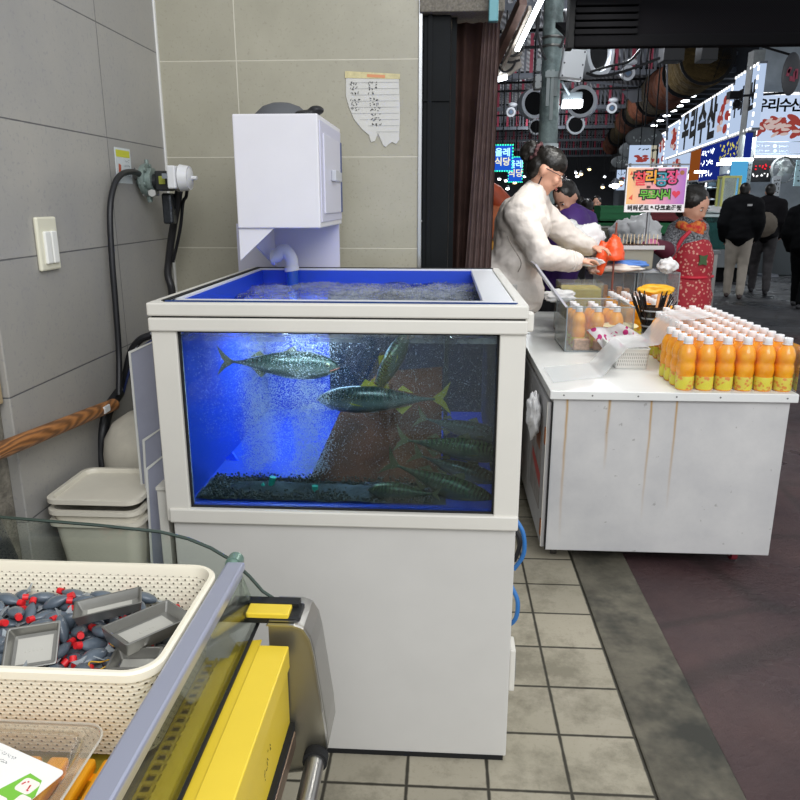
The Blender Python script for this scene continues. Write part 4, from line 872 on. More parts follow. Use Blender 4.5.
MB().prism([(CX0 - .0085, 3.06, .46), (CX0 - .0085, 3.18, .46), (CX0 - .0085, 3.18, .54), (CX0 - .0085, 3.06, .54)], (-.001, 0, 0)).build('poster_brown_picture', mat('poster_brown', '8a5a44', .6), ct)
MB().box(CX0 - .006, CX0 + .008, 3.475, 4.2, .075, .715, .002).build('side_door', MATS['door_grey'], ct)
for (x, y, m_, lab) in ((.50, 3.0, m_ss, 0), (1.27, 2.99, mat('caster_red', '8e2f3a', .5), 0), (.5, 4.9, m_ss, 0), (1.3, 4.9, m_ss, 0)):
    c_ = MB().cyl((x - .012, y, .028), (x + .012, y, .028), .028, n=24).build('caster', mat('caster_wheel', '3a3734', .6) if m_ is m_ss else m_, ct, True)
    MB().box(x - .02, x + .02, y - .02, y + .025, .052, .066).box(x - .018, x - .014, y - .012, y + .012, .02, .06).box(x + .014, x + .018, y - .012, y + .012, .02, .06).build('caster_fork', m_ss, c_)
m_film = clear('clear_film', 'fafcfd', 0.5, .12, .3, 'fbfcfd')
m_bag = clear('bag_film', 'f2f4f6', 0.8, .15, .8, 'f6f6f6')
def crumple(b, c, r, n=20, amp=.35, seed=0, f=2.2):
    vs = bmesh.ops.create_icosphere(b.b, subdivisions=4, radius=1)['verts']
    for v in vs:
        k = 1 + amp * (mnoise.noise(v.co * f + V((seed, 0, 0))) + .6 * abs(mnoise.noise(v.co * f * 2.3 + V((0, seed, 0)))))
        v.co = V((c[0] + v.co.x * r[0] * k, c[1] + v.co.y * r[1] * k, c[2] + v.co.z * r[2] * k))
    return b
b = MB(); crumple(b, (CX0 - .035, 3.12, .60), (.028, .09, .09), seed=3)
tag(b.build('plastic_bag', m_bag, None, 'all'), 'crumpled clear bag hanging on the side door of the white cart', 'bag')

# juice bottles
t = NT('orange_juice'); co = t.obj(); n0 = t.noise(22, 3, .5, co)
t.bsdf(t.mix(t.ramp(n0, .35, .65), lin('ee9406'), lin('fbae1c')), .25, coat=.3, spec=.6); m_jc = t.m
t = NT('juice_label'); co = t.obj(); sp = t.n('ShaderNodeSeparateXYZ'); t.l(co, sp.inputs[0])
vo = t.n('ShaderNodeTexVoronoi'); vo.inputs['Scale'].default_value = 70; t.l(co, vo.inputs['Vector'])
pt = t.ramp(vo.outputs['Distance'], .35, .5); c = t.mix(pt, lin('d98a3c'), lin('dccb4e'))
lft = t.math('GREATER_THAN', t.noise(14, 1, .3, co), .52); c = t.mix(lft, c, lin('ddd244'))
t.bsdf(c, .35); m_lab = t.m
m_bcap = mat('cap_white', 'e9eaec', .35)
def juice():
    o = thing('juice_bottle', 'orange juice bottle with white cap and yellow label standing in rows on the white cart', 'bottle', (0, 0, 0), 'orange juice bottles on the white cart')
    MB().lathe([(0, 0), (.030, 0), (.034, .005), (.034, .058), (.0335, .062), (.036, .075), (.0365, .09), (.034, .105), (.0315, .113), (.034, .122), (.0355, .135), (.034, .152), (.027, .172), (.017, .184), (.0145, .19), (.0145, .197), (0, .197)], n=20).build('bottle_body', m_jc, o, 'all')
    MB().lathe([(.0345, .006), (.0352, .008), (.0352, .056), (.0345, .058)], n=20).build('label_band', m_lab, o, True)
    MB().lathe([(.0165, .19), (.0178, .192), (.0178, .211), (.0165, .2135), (0, .2135)], n=16).lathe([(.0172, .1865), (.0188, .187), (.0188, .190), (.0172, .1905)], n=16).build('bottle_cap', m_bcap, o, True)
    return o
jb = juice(); spots = []
RJ = random.Random(5)
for r in range(13):
    for k in range(6):
        x = .975 + .0768 * k; y = 2.945 + .0768 * r
        if r >= 4 and k < 1: continue
        if r >= 10 and k < 2: continue
        if r >= 12 and k < 3: continue
        spots.append((x, y))
for r in range(6):
    for k in range(4):
        spots.append((1.0 + k * .077, 4.10 + r * .077))
for r in range(3):
    for k in range(3): spots.append((.69 + k * .095, 3.775 + r * .095))
for i, (x, y) in enumerate(spots):
    p = V((x + RJ.uniform(-.0008, .0008), y + RJ.uniform(-.0008, .0008), .77)); rz = RJ.uniform(0, 6.28)
    if 3.6 < y < 4.06 and x < .96:
        o = dup(jb, p, (0, 0, rz), 'orange juice bottle standing inside the clear acrylic box'); o['group'] = 'juice bottles in the acrylic box'; p.z = .776; o.location = p
    elif i == 0: jb.location = p; jb.rotation_euler = (0, 0, rz)
    else: dup(jb, p, (0, 0, rz))
# shrink wrap of the front pack
b = MB()
b.sheet(lambda u, v: V((.935 + u * .465, 2.9075 - .001 * math.sin(u * 36), .772 + v * .185)), 60, 4)
b.sheet(lambda u, v: V((1.4005, 2.9075 + u * .9, .772 + v * .185)), 20, 4)
tag(b.build('shrink_wrap', clear('wrap_film', 'fdfdfe', .7, .05, .0, 'ffffff'), None, 'all'), 'clear shrink wrap stretched round the front pack of juice bottles', 'wrap')

# acrylic box with open lid
m_ac = clear('acrylic', 'f7f9f9', .7, .03, .07, 'ffffff'); m_ace = clear('acrylic_edge', 'dfe6e8', 1.5, .1, .45, 'e6ebee')
ab = thing('acrylic_box', 'clear acrylic display box with its lid propped open at the left of the cart top', 'display box', (.79, 3.86, .77))
ax0, ax1, ay0, ay1, az0, az1 = .612, .945, 3.68, 4.03, .771, 1.0
def rim(b, x0, x1, y0, y1, z0, z1, w=.006):
    for x in (x0, x1 - w):
        for y in (y0, y1 - w): b.box(x, x + w, y, y + w, z0, z1)
    for z in (z0, z1 - w):
        for y in (y0, y1 - w): b.box(x0 + w, x1 - w, y, y + w, z, z + w)
        for x in (x0, x1 - w): b.box(x, x + w, y0 + w, y1 - w, z, z + w)
    return b
def panes(b, x0, x1, y0, y1, z0, z1, top=False):
    th = .003
    b.box(x0, x0 + th, y0, y1, z0, z1).box(x1 - th, x1, y0, y1, z0, z1).box(x0, x1, y0, y0 + th, z0, z1).box(x0, x1, y1 - th, y1, z0, z1).box(x0, x1, y0, y1, z0, z0 + th)
    if top: b.box(x0, x1, y0, y1, z1 - th, z1)
    return b
panes(MB(), ax0, ax1, ay0, ay1, az0, az1).build('panes', m_ac, ab)
rim(MB(), ax0, ax1, ay0, ay1, az0, az1).build('glued_edges', m_ace, ab)
LT = Matrix.Translation((ax0, ay0, az1)) @ Matrix.Rotation(Rd(-128), 4, 'Y')
ld_ = MB().box(0, .26, 0, .25, 0, .004, 0, LT).build('lid', m_ac, ab)
MB().box(0, .26, -.003, .005, -.002, .008, 0, LT).box(.255, .262, 0, .25, -.001, .006, 0, LT).box(0, .26, .245, .252, -.001, .006, 0, LT).build('lid_edge', mat('acrylic_solid', 'cfcdd6', .2), ld_)
for (x, y, h, c_, lab) in ((.70, 3.72, .055, 'e0b090', 'small pink printed snack pack at the front left inside the acrylic box'), (.80, 3.72, .05, 'dba184', 'small pink printed snack pack at the front right inside the acrylic box')):
    tag(MB().box(x - .04, x + .04, y - .018, y + .018, .776, .776 + h, .006).build('snack_pack', mat('pack_' + c_, c_, .4, var=.3, vs=60), None), lab, 'snack pack')
# white perforated basket and yellow lid behind, napkin, film
wb_ = thing('perforated_basket', 'white perforated basket beside the juice bottles on the cart', 'basket', (.87, 3.5, .77))
t = NT('basket_white'); P = t.pos(); sp = t.n('ShaderNodeSeparateXYZ'); t.l(P, sp.inputs[0])
uu = t.math('ADD', sp.outputs[0], sp.outputs[1])
hx = t.math('LESS_THAN', t.math('FRACT', t.math('DIVIDE', uu, .0085)), .35); hz = t.math('LESS_THAN', t.math('FRACT', t.math('DIVIDE', sp.outputs[2], .016)), .7)
zz = t.math('LESS_THAN', sp.outputs[2], .845); zz2 = t.math('GREATER_THAN', sp.outputs[2], .785)
t.bsdf(t.mix(t.math('MULTIPLY', t.math('MULTIPLY', hx, hz), t.math('MULTIPLY', zz, zz2)), lin('dcdcd8'), lin('8e8e8a')), .5)
b = MB(); rr = lambda d, z, r: b.rrect(.775 + d, .932 - d, 3.30 + d, 3.62 - d, r, z)
b.loft([rr(.008, .771, .012), rr(0, .86, .02), rr(-.003, .862, .02), rr(.004, .864, .018), rr(.01, .776, .012)], cap0=True, cap1=True)
b.build('basket_shell', t.m, wb_, True)
b = MB()
def film(u, v):
    x = .46 + u * .80; y = 3.00 + u * .42 + v * (.30 - .02 * u)
    z = .774
    if u > .28: z += .115 * min(1, (u - .28) / .14)
    if u > .62: z += .105 * min(1, (u - .62) / .12)
    z += .006 * mnoise.noise(V((u * 9, v * 4, 2))) * min(1, u * 3 + .2) + .0015 * mnoise.noise(V((u * 20, v * 14, 7)))
    return V((x, y, max(z, .7745)))
b.sheet(film, 90, 34)
tag(b.build('plastic_film', m_film, None, 'all'), 'clear plastic film draped from the cart corner over the white basket to the bottles', 'plastic film')
t = NT('napkin_print'); co = t.obj(); vo = t.n('ShaderNodeTexVoronoi'); vo.inputs['Scale'].default_value = 30; t.l(co, vo.inputs['Vector'])
f_ = t.math('MULTIPLY', t.math('LESS_THAN', vo.outputs['Distance'], .42), t.math('GREATER_THAN', t.noise(12, 2, .5, co), .48))
t.bsdf(t.mix(f_, lin('f0eef0'), lin('cf2f86')), .6)
b = MB(); A = V((.70, 3.60, .895)); B = V((1.02, 3.66, .84)); C_ = V((.79, 3.55, .79)); D = V((.86, 3.63, .925))
b.sheet(lambda u, v: A.lerp(D, u).lerp(C_.lerp(B, u), v) + V((0, -.01 * math.sin(u * 9), .008 * math.sin(u * 7 + v * 3))), 24, 12, .002)
tag(b.build('printed_paper', t.m, None, 'all'), 'white paper with magenta print standing in front of the acrylic box', 'paper')
tag(MB().lathe([(0, .862), (.07, .864), (.078, .87), (.07, .878), (0, .88)], (.0, .0, 0), 24, M=Matrix.Translation((.90, 3.78, 0.02)), sx=1.2).build('cream_lid', mat('lid_cream', 'e9dfae', .4), None, True), 'pale yellow oval lid beside the black straws', 'lid')
# straw cup
sc2 = thing('straw_cup', 'dark clear tumbler holding black straws on the cart', 'cup', (1.115, 4.02, .77))
sc2.location = (1.09, 3.90, .77); WL[sc2.name] = V((1.09, 3.90, .77))
MB().lathe([(0, .774), (.042, .774), (.056, .975), (.053, .975), (.040, .780), (0, .780)], (1.09, 3.90, 0), 28).build('tumbler', clear('tumbler_smoke', '7f8284', 1.6, .06, .25, '4b4d50'), sc2, True)
tb = MB()
for z in (.83, .87, .91, .95): tb.lathe([(.0475 + (z - .83) * .07, z), (.0505 + (z - .83) * .07, z + .004), (.048 + (z - .83) * .07, z + .008)], (1.09, 3.90, 0), 28)
tb.build('tumbler_rings', mat('ring_grey', '8f9296', .3), sc2, True)
m_straw = mat('straw_black', '141417', .35); m_spoon = mat('straw_orange', 'e6a46a', .4)
RS = random.Random(8)
s0 = MB().cyl((0, 0, 0), (0, 0, .25), .0034, n=10).build('straw', m_straw, None, True)
tag(s0, 'black plastic straw fanned out of the dark tumbler on the cart', 'straw', 'black straws in the tumbler')
for i in range(34):
    a = RS.uniform(0, 6.28); r = .03 * math.sqrt(RS.random()); side = -1 if i % 2 else 1
    base = V((1.09 + r * math.cos(a) * .8, 3.90 + r * math.sin(a), .78)); tilt = side * RS.uniform(.18, .48) ; d = V((math.sin(tilt), RS.uniform(-.1, .1), math.cos(tilt))).normalized()
    base.x = 1.09 - side * RS.uniform(.0, .03)
    o = s0 if i == 0 else s0.copy()
    if i: COL.objects.link(o)
    o.location = base; o.rotation_euler = d.to_track_quat('Z', 'Y').to_euler(); o.scale = (1, 1, RS.uniform(.98, 1.16))
for i, (x, tl) in enumerate(((1.085, .08), (1.10, .22), (1.075, .15))):
    o = MB().cyl((0, 0, 0), (0, 0, .26), .0045, n=10).build('straw', m_spoon, None, True)
    tag(o, 'pale orange straw among the black straws in the tumbler', 'straw', 'pale straws in the tumbler'); o.location = (x, 3.87, .785); o.rotation_euler = (0, tl, 0)

# stacked clear display boxes further back, steel tray, skewers
for (x0, x1, lab) in ((.93, 1.19, 'clear display box, left one of the pair under the steel tray'), (1.20, 1.46, 'clear display box, right one of the pair, nearest the red apron')):
    db = thing('clear_display_box', lab, 'display box', ((x0 + x1) / 2, 4.8, .77), 'pair of clear display boxes')
    panes(MB(), x0, x1, 4.68, 4.98, .771, 1.08, True).build('panes', m_ac, db); rim(MB(), x0, x1, 4.68, 4.98, .771, 1.08).build('glued_edges', m_ace, db)
for i in range(10):
    x = .97 + (i % 5) * .045 + (.26 if i > 4 else 0); 
    tag(MB().box(x - .018, x + .018, 4.72, 4.76, .776, .776 + (.20, .22, .19, .21, .2)[i % 5], .005).build('snack_pouch', mat('pouch_orange', 'd08a4e', .4, var=.35, vs=25) if i < 5 else mat('pouch_mauve', '7b6a78', .4, var=.3, vs=25), None), 'orange snack pouch in the left clear display box' if i < 5 else 'mauve snack pouch in the right clear display box', 'snack pouch', 'pouches in the left display box' if i < 5 else 'pouches in the right display box')
stt = thing('steel_tray_stand', 'steel and clear stand with blue cloth holding the skewer tray', 'stand', (1.1, 4.8, 1.08))
MB().box(.90, 1.33, 4.62, 4.95, 1.222, 1.232, .002).box(.90, 1.33, 4.615, 4.625, 1.222, 1.245).build('tray_top', mat('ss_light', 'c9c8c6', .3, .7), stt)
MB().box(.955, 1.28, 4.66, 4.92, 1.10, 1.222, .004).build('stand_body', m_ssd, stt)
MB().box(.92, 1.32, 4.64, 4.94, 1.081, 1.093).build('stand_base', m_ace, stt)
b = MB(); crumple(b, (1.05, 4.60, 1.112), (.15, .05, .024), seed=5, amp=.25); tag(b.build('white_cloth', mat('cloth_cream', 'e4dcd2', .8), None, 'all'), 'cream cloth lying in front of the steel stand', 'cloth')
b = MB(); crumple(b, (1.13, 4.62, 1.135), (.11, .04, .022), seed=6, amp=.25); tag(b.build('blue_cloth', mat('cloth_blue', '5a86cf', .8), None, 'all'), 'light blue cloth lying on the cream cloth under the skewer tray', 'cloth')
b = MB(); crumple(b, (.92, 4.58, 1.105), (.045, .045, .03), seed=7, amp=.3); tag(b.build('pink_bag', mat('bag_pink', 'e0b9a8', .5), None, 'all'), 'small pinkish bag lying left of the cream cloth', 'bag')
b = MB(); crumple(b, (1.36, 4.62, 1.125), (.055, .05, .045), seed=8, amp=.3); tag(b.build('plastic_bag', m_bag, None, 'all'), 'small white plastic bag at the right of the steel stand beside the red apron', 'bag')
sk = thing('skewer_cup', 'small paper cup holding a bamboo pick on the steel tray', 'cup', (0, 0, 0), 'sample cups on the steel tray')
MB().lathe([(0, 0), (.009, 0), (.0115, .022), (.0105, .022), (.0085, .002), (0, .002)], n=12).build('cup', mat('paper_brown', '5a4438', .6), sk, True)
for i in range(12):
    p = V((1.045 + i * .0225, 4.66, 1.232)); o = sk if i == 0 else dup(sk, p)
    o.location = p
    pk = MB().cyl((0, 0, 0), (RS.uniform(-.006, .006), 0, .075), .0028, .0022, n=8).build('bamboo_pick', mat('bamboo', 'dcc7a0', .6), None, True); pk.location = p + V((0, 0, .004)); tag(pk, 'pale bamboo pick standing in a sample cup on the steel tray', 'pick', 'bamboo picks on the steel tray')
# orange bag on a stick, plastic bags, fruit bag
og = thing('orange_bag', 'bright orange plastic bag tied round a stick behind the open acrylic box', 'bag', (.94, 4.9, .77))
p = at(613, 250, 4.55)
b = MB(); b.lathe([(0, 0), (.064, 0), (.066, .03), (.056, .08), (.034, .125), (.018, .14), (.014, .15), (0, .15)], (p.x + .005, 4.55, p.z - .06), 24, sx=1.0)
crumple(b, (p.x - .065, 4.55, p.z - .05), (.035, .03, .10), seed=9, amp=.2)
me_ = remesh(b, .008, 2, .006, .05); me_.transform(Matrix.Translation(-W(og))); link('bag', me_, mat('bag_orange', 'f2592a', .35), og, W(og))
MB().cyl((p.x + .01, 4.55, .77), (p.x + .01, 4.55, p.z + .16), .006, n=10).cyl((p.x + .01, 4.55, p.z + .05), (p.x + .01, 4.55, p.z + .1), .012, n=12).build('stick', mat('stick_brown', '7e4436', .5), og, True)
for (x, y, Y, r, sd, lab) in ((560, 296, 4.22, (.08, .05, .035), 21, 'clear bag of white items lying beside the jacket hem'), (590, 262, 4.5, (.07, .04, .025), 24, 'flat clear packet beside the hand of the person in white'), (586, 240, 4.7, (.10, .06, .09), 22, 'white plastic bag held open by the person in the white jacket'), (568, 232, 4.95, (.09, .05, .07), 23, 'second white plastic bag behind the one being filled')):
    b = MB(); p = at(x, y, Y); crumple(b, p, r, seed=sd, amp=.4)
    tag(b.build('plastic_bag', m_bag, None, 'all'), lab, 'bag')
ys = thing('yellow_tub', 'clear tub of yellow pickles behind the open acrylic box', 'tub', (.72, 4.35, .77))
panes(MB(), .66, .90, 4.22, 4.42, .771, 1.06).build('tub_shell', m_ac, ys)
MB().box(.668, .892, 4.228, 4.412, .78, 1.03, .01).build('yellow_content', mat('pickle_yellow', 'b9a531', .4, var=.2, vs=30), ys)
b = MB(); crumple(b, at(655, 290, 4.42), (.10, .04, .035), seed=30, amp=.25)
tag(b.build('yellow_bag', mat('bag_yellow', 'f3b62a', .4, var=.15, vs=20), None, 'all'), 'bright yellow bag behind the black straws', 'bag')
# price sign on a pole
sg = thing('hanging_sign', 'pink and orange handwritten style market sign with a red heart on a pole', 'sign', (1.32, 4.9, 1.44))
SX0, SX1, SZ0, SZ1, SY = 1.137, 1.512, 1.437, 1.712, 4.9
t = NT('sign_gradient'); co = t.pos(); sp = t.n('ShaderNodeSeparateXYZ'); t.l(co, sp.inputs[0])
mr = t.n('ShaderNodeMapRange'); t.l(sp.outputs[0], mr.inputs[0]); mr.inputs[1].default_value = SX0; mr.inputs[2].default_value = SX1
cr = t.n('ShaderNodeValToRGB'); t.l(mr.outputs[0], cr.inputs[0]); cr.color_ramp.elements[0].color = lin('f7c37c'); cr.color_ramp.elements[1].color = lin('a96cc4')
el = cr.color_ramp.elements.new(.5); el.color = lin('ef9fae'); t.bsdf(cr.outputs[0], .5)
MB().box(SX0, SX1, SY, SY + .012, SZ0, SZ1, .002).build('board', mat('sign_white', 'f1eef0', .5), sg)
MB().box(SX0 + .008, SX1 - .008, SY - .002, SY, SZ0 + .05, SZ1 - .008).build('printed_ground', t.m, sg)
cols = ('e8434e', 'f2a72c', '2f93a8', 'e0457c'); bk_ = MB()
x = SX0 + .075
for i, ch in enumerate('찰리공장'):
    cx_ = SX0 + .085 + i * .066; cz = SZ1 - .075 + (.01, .0, .012, 0)[i] * -1 + .008
    add_me(bk_, text_mb(ch, .088, face((cx_, SY - .0025, cz)), .0120, .0008))
    add_me(b := MB(), text_mb(ch, .088, face((cx_, SY - .0042, cz)), .0022, .0008)); b.build('letter', mat('letter_' + cols[i], cols[i], .5), sg)
for i, ch in enumerate('무료시식'):
    cx_ = SX0 + .115 + i * .046; cz = SZ0 + .105
    add_me(bk_, text_mb(ch, .062, face((cx_, SY - .0025, cz)), .0085, .0008))
    add_me(b := MB(), text_mb(ch, .062, face((cx_, SY - .0042, cz)), .0014, .0008)); b.build('letter', mat('letter_green', '68b83a', .5), sg)
bk_.build('letter_outlines', mat('ink_black2', '17171a', .5), sg)
b = MB()
for i, ch in enumerate('버터샌드&다크초콜릿'): add_me(b, text_mb(ch, .034, face((SX0 + .035 + i * .034, SY - .0025, SZ0 + .025)), .0022, .0006))
b.build('bottom_lettering', MATS['ink_black2'], sg)
hp = []
for k in range(32):
    a = k / 32 * 6.28318; hp.append(V((SX1 - .062 + .0016 * 16 * math.sin(a) ** 3, SY - .003, SZ0 + .112 + .0016 * (13 * math.cos(a) - 5 * math.cos(2 * a) - 2 * math.cos(3 * a) - math.cos(4 * a)))))
MB().prism(hp, (0, -.001, 0)).build('heart', mat('heart_red', 'd9304f', .5), sg)
MB().cyl((SX1 - .035, SY - .001, SZ1 - .035), (SX1 - .035, SY - .003, SZ1 - .035), .014, n=20).build('round_brown_mark', mat('mark_brown', 'a5683e', .6), sg)
MB().prism([(SX0 + .02, SY - .002, SZ0 + .085), (SX0 + .045, SY - .002, SZ0 + .075), (SX0 + .045, SY - .002, SZ0 + .11)], (0, -.001, 0)).prism([(SX0 + .018, SY - .002, SZ1 - .05), (SX0 + .03, SY - .002, SZ1 - .022), (SX0 + .038, SY - .002, SZ1 - .046)], (0, -.001, 0)).build('corner_marks', mat('mark_red', 'e0553c', .6), sg)
MB().box(SX0 + .128, SX0 + .152, SY - .003, SY - .001, SZ0 + .146, SZ0 + .162).build('brown_mark', mat('mark_dark', '5a3634', .6), sg)
MB().cyl((1.30, 4.93, .77), (1.30, 4.93, 1.74), .011, n=14).build('pole', mat('pole_steel', '9fa2a6', .3, .7), sg, True)
MB().box(SX0 - .01, SX1 + .01, 4.915, 4.93, 1.722, 1.732).cyl((SX0 + .02, 4.91, 1.70), (SX0 + .02, 4.91, 1.735), .006).cyl((SX1 - .05, 4.91, 1.70), (SX1 - .05, 4.91, 1.735), .006).build('hanger_bar', mat('pole_steel2', '6f7276', .4, .5), sg)
# ------------------------------------------------------------------ people
m_skin = mat('skin', 'd29f86', .5, var=.04); m_hair = mat('hair_black', '16130f', .4, bstr=.5, bs=120)
def cap_(b, p, q, r0, r1, n=14):
    b.cyl(p, q, r0, r1, n); b.sph(p, r0, n); b.sph(q, r1, n)
def figure(name, label, base, J, clothes, hair=None, vox=.011, height=1.65, face_=True, skin=m_skin, cat='person', hand=True):
    """J: joints relative to base (feet). clothes: list of (part, segments, extra radius, material)"""
    o = thing(name, label, cat, base); base = V(base)
    J = {k: V(v) for k, v in J.items()}
    R = dict(pelvis=.105, waist=.10, chest=.12, neck=.048, sh=.055, el=.040, wr=.027, hip=.085, kn=.056, an=.038)
    segs = dict(torso=[('pelvis', 'waist', .115, .11), ('waist', 'chest', .11, .125), ('chest', 'neck', .11, .05)],
                head=[('neck', 'head', .048, .05)])
    for s in 'LR':
        segs['arm' + s] = [('neck', 'sh' + s, .05, .055), ('chest', 'sh' + s, .09, .058), ('sh' + s, 'el' + s, .055, .042), ('el' + s, 'wr' + s, .042, .028)]
        segs['leg' + s] = [('pelvis', 'hip' + s, .10, .09), ('hip' + s, 'kn' + s, .088, .058), ('kn' + s, 'an' + s, .057, .038)]
        segs['foot' + s] = [('an' + s, 'toe' + s, .036, .03)]
    def add(b, key, ex=0, sc=1):
        for a, c, r0, r1 in segs[key]: cap_(b, J[a], J[c], r0 * sc + ex, r1 * sc + ex)
    # body
    b = MB()
    for k in segs: add(b, k)
    hs = J.get('hs', V((1, 1, 1))).x; hd = J['head']; f = J['look'].normalized(); up = (hd - J['neck']).normalized(); sd = f.cross(up).normalized(); up = sd.cross(f).normalized()
    HM = Matrix((sd, f, up)).transposed().to_4x4() @ Matrix.Scale(hs, 4)
    b.sph(hd + up * .03, (.073, .092, .098), 22, HM)
    b.sph(hd - up * .045 + f * .028, (.052, .058, .05), 18, HM)
    b.sph(hd - up * .088 + f * .062, (.022, .018, .018), 12, HM)
    cap_(b, hd + f * .086 + up * .012, hd + f * .108 - up * .022, .008, .0125, 10)
    b.sph(hd + f * .082 - up * .05, (.024, .014, .011), 12, HM)
    for s in (-1, 1):
        b.sph(hd + sd * s * .074 - up * .005 - f * .008, (.010, .02, .03), 12, HM)
        b.sph(hd + f * .075 + sd * s * .035 - up * .018, (.024, .018, .02), 12, HM)
    if hand:
        for s in 'LR':
            w = J['wr' + s]; d = (w - J['el' + s]).normalized(); g = J.get('hand' + s); d = g.normalized() if g is not None else d
            side = d.cross(V((0, 0, 1))); side = side.normalized() if side.length > .1 else V((1, 0, 0)); pn_ = side.cross(d).normalized()
            for k, off in enumerate((-.03, -.01, .01, .03)): cap_(b, w + d * .01 + side * off * .5, w + d * .075 + side * off, .013, .0115, 10)
            for k, (off, L) in enumerate(((-.03, .052), (-.01, .066), (.01, .070), (.03, .058))):
                a = w + d * .08 + side * off; c = a + d * L * .5 - pn_ * .008; e_ = c + d * L * .35 - pn_ * .028
                cap_(b, a, c, .0092, .0085, 8); cap_(b, c, e_, .0085, .0075, 8)
            a = w + d * .03 + side * .03; c = a + d * .025 + side * .028 - pn_ * .01; cap_(b, a, c, .012, .010, 8); cap_(b, c, c + d * .03 - pn_ * .014, .010, .0085, 8)
    b.xf(Matrix.Translation(base))
    me = remesh(b, vox, 2); me.transform(Matrix.Translation(-base)); link('body', me, skin, o, base, 'all')
    for (pn, keys, ex, m_, dis, *more) in clothes:
        b = MB()
        for k in keys: add(b, k, ex)
        for fn in more: fn(b, J, f, sd, up)
        b.xf(Matrix.Translation(base)); me = remesh(b, vox, 2, dis, .11); me.transform(Matrix.Translation(-base)); link(pn, me, m_, o, base, 'all')
    if hair:
        b = MB(); hair(b, hd, f, sd, up, HM); b.xf(Matrix.Translation(base)); me = remesh(b, max(.006, vox * .7), 2, .003, .02); me.transform(Matrix.Translation(-base)); link('hair', me, m_hair, o, base, 'all')
    if face_:
        for s in (-1, 1):
            c = base + hd + f * .0925 + sd * s * .032 + up * .012
            e_ = MB().sph(c, (.0125, .006, .006), 12, HM).build('eye', mat('eye_white', 'd9d3cc', .3), o, True)
            MB().sph(c + f * .0035, (.006, .0045, .006), 10, HM).build('iris', mat('iris_dark', '1c1410', .2), e_, True)
            MB().beam(c + up * .018 - sd * .016 + f * .004, c + up * .020 + sd * .016 + f * .004, .005, .005).build('eyebrow', m_hair, o)
        MB().sph(base + hd + f * .098 - up * .05, (.021, .007, .006), 12, HM).build('lips', mat('lips', 'a85a55', .4), o, True)
    return o
def shoes(o, base, J, m_, n=''):
    for s in 'LR':
        a = V(base) + V(J['an' + s]); t_ = V(base) + V(J['toe' + s]); b = MB(); d = (t_ - a); d.z = 0; d.normalize()
        g = V((a.x, a.y, base[2] + .035)); cap_(b, g - d * .05, g + d * .13, .037, .036); cap_(b, g, g + V((0, 0, .04)), .042, .045)
        for v in b.b.verts: v.co.z = max(v.co.z, base[2] + .002)
        me = remesh(b, .012, 2); me.transform(Matrix.Translation(-W(o))); link('shoe', me, m_, o, W(o), 'all')
def hair_cap(b, hd, f, sd, up, HM, back=.02):
    b.sph(hd + up * .048 - f * .016, (.083, .096, .088), 22, HM); b.sph(hd - f * .05 + up * .0, (.07, .055, .075), 18, HM)
def hair_bun(b, hd, f, sd, up, HM):
    b.sph(hd + up * .056 - f * .004, (.081, .098, .080), 24, HM); b.sph(hd - f * .05 + up * .01, (.072, .06, .075), 18, HM)
    c = hd - f * .12 + up * .055
    for k in range(7):
        a = k * .9; b.sph(c + up * .032 * math.cos(a) + f * .018 * math.sin(a) - f * .008 + sd * .012 * math.sin(2 * a), .030, 14)
    b.sph(c, .045, 14)
def hair_long(b, hd, f, sd, up, HM):
    hair_cap(b, hd, f, sd, up, HM); b.sph(hd - f * .06 - up * .04, (.075, .05, .1), 16, HM)

# 1: white jacket, leaning over the cart towards the right
B1 = V((.30, 4.15, 0)); q = lambda x, y, Y=4.15: at(x, y, Y) - B1
J1 = dict(pelvis=(.035, 0, 1.00), waist=q(516, 262), chest=q(523, 222), neck=q(533, 195), head=q(545, 172), look=V((.80, -.12, -.42)),
          shL=q(538, 212, 4.32), elL=q(566, 236, 4.40), wrL=q(588, 246, 4.42), shR=q(519, 213, 3.99), elR=q(541, 256, 3.93), wrR=q(574, 262, 4.06), handR=V((.95, .25, .12)), handL=V((.9, -.3, -.1)),
          hipL=(.0, .09, .94), hipR=(.0, -.09, .94), knL=(.0, .10, .50), knR=(.01, -.1, .50), anL=(-.02, .1, .08), anR=(-.03, -.1, .08), toeL=(.13, .12, .035), toeR=(.12, -.12, .035))
m_jk = mat('jacket_white', 'd8d0c8', .5, bstr=.55, bs=11, bd=.03)
def jk_hem(b, J, f, sd, up):
    cap_(b, J['pelvis'] + V((-.04, 0, .07)), J['pelvis'] + V((.06, 0, .01)), .175, .17); cap_(b, J['chest'] + V((-.01, .06, 0)), J['chest'] + V((-.01, -.06, 0)), .14, .14)
    cap_(b, J['waist'] + V((-.01, .05, 0)), J['waist'] + V((-.01, -.05, 0)), .135, .135); cap_(b, J['neck'] - V((.01, 0, .03)), J['neck'] - V((.03, 0, .05)), .072, .085)
    for s in 'LR': cap_(b, J['wr' + s] - (J['wr' + s] - J['el' + s]).normalized() * .02, J['wr' + s], .05, .046)
w1 = figure('person', 'person in a white leather jacket with hair bun bending over the cart', B1, J1,
    [('trousers', ['legL', 'legR'], .012, mat('trousers_black', '191a1e', .7), .003),
     ('jacket', ['torso', 'armL', 'armR'], .028, m_jk, .009, jk_hem)], hair_bun, .010)
hj = B1 + V(J1['head']); f1 = J1['look'].normalized()
u1 = (V(J1['head']) - V(J1['neck'])).normalized(); s1 = f1.cross(u1).normalized(); u1 = s1.cross(f1).normalized()
c = hj - f1 * .105 + u1 * .06
b = MB()
for k in range(14): b.sph(c + u1 * .055 * math.cos(k * .45) + s1 * .05 * math.sin(k * .45) + f1 * (.012 + .006 * math.sin(k * 2.1)), .013, 10)
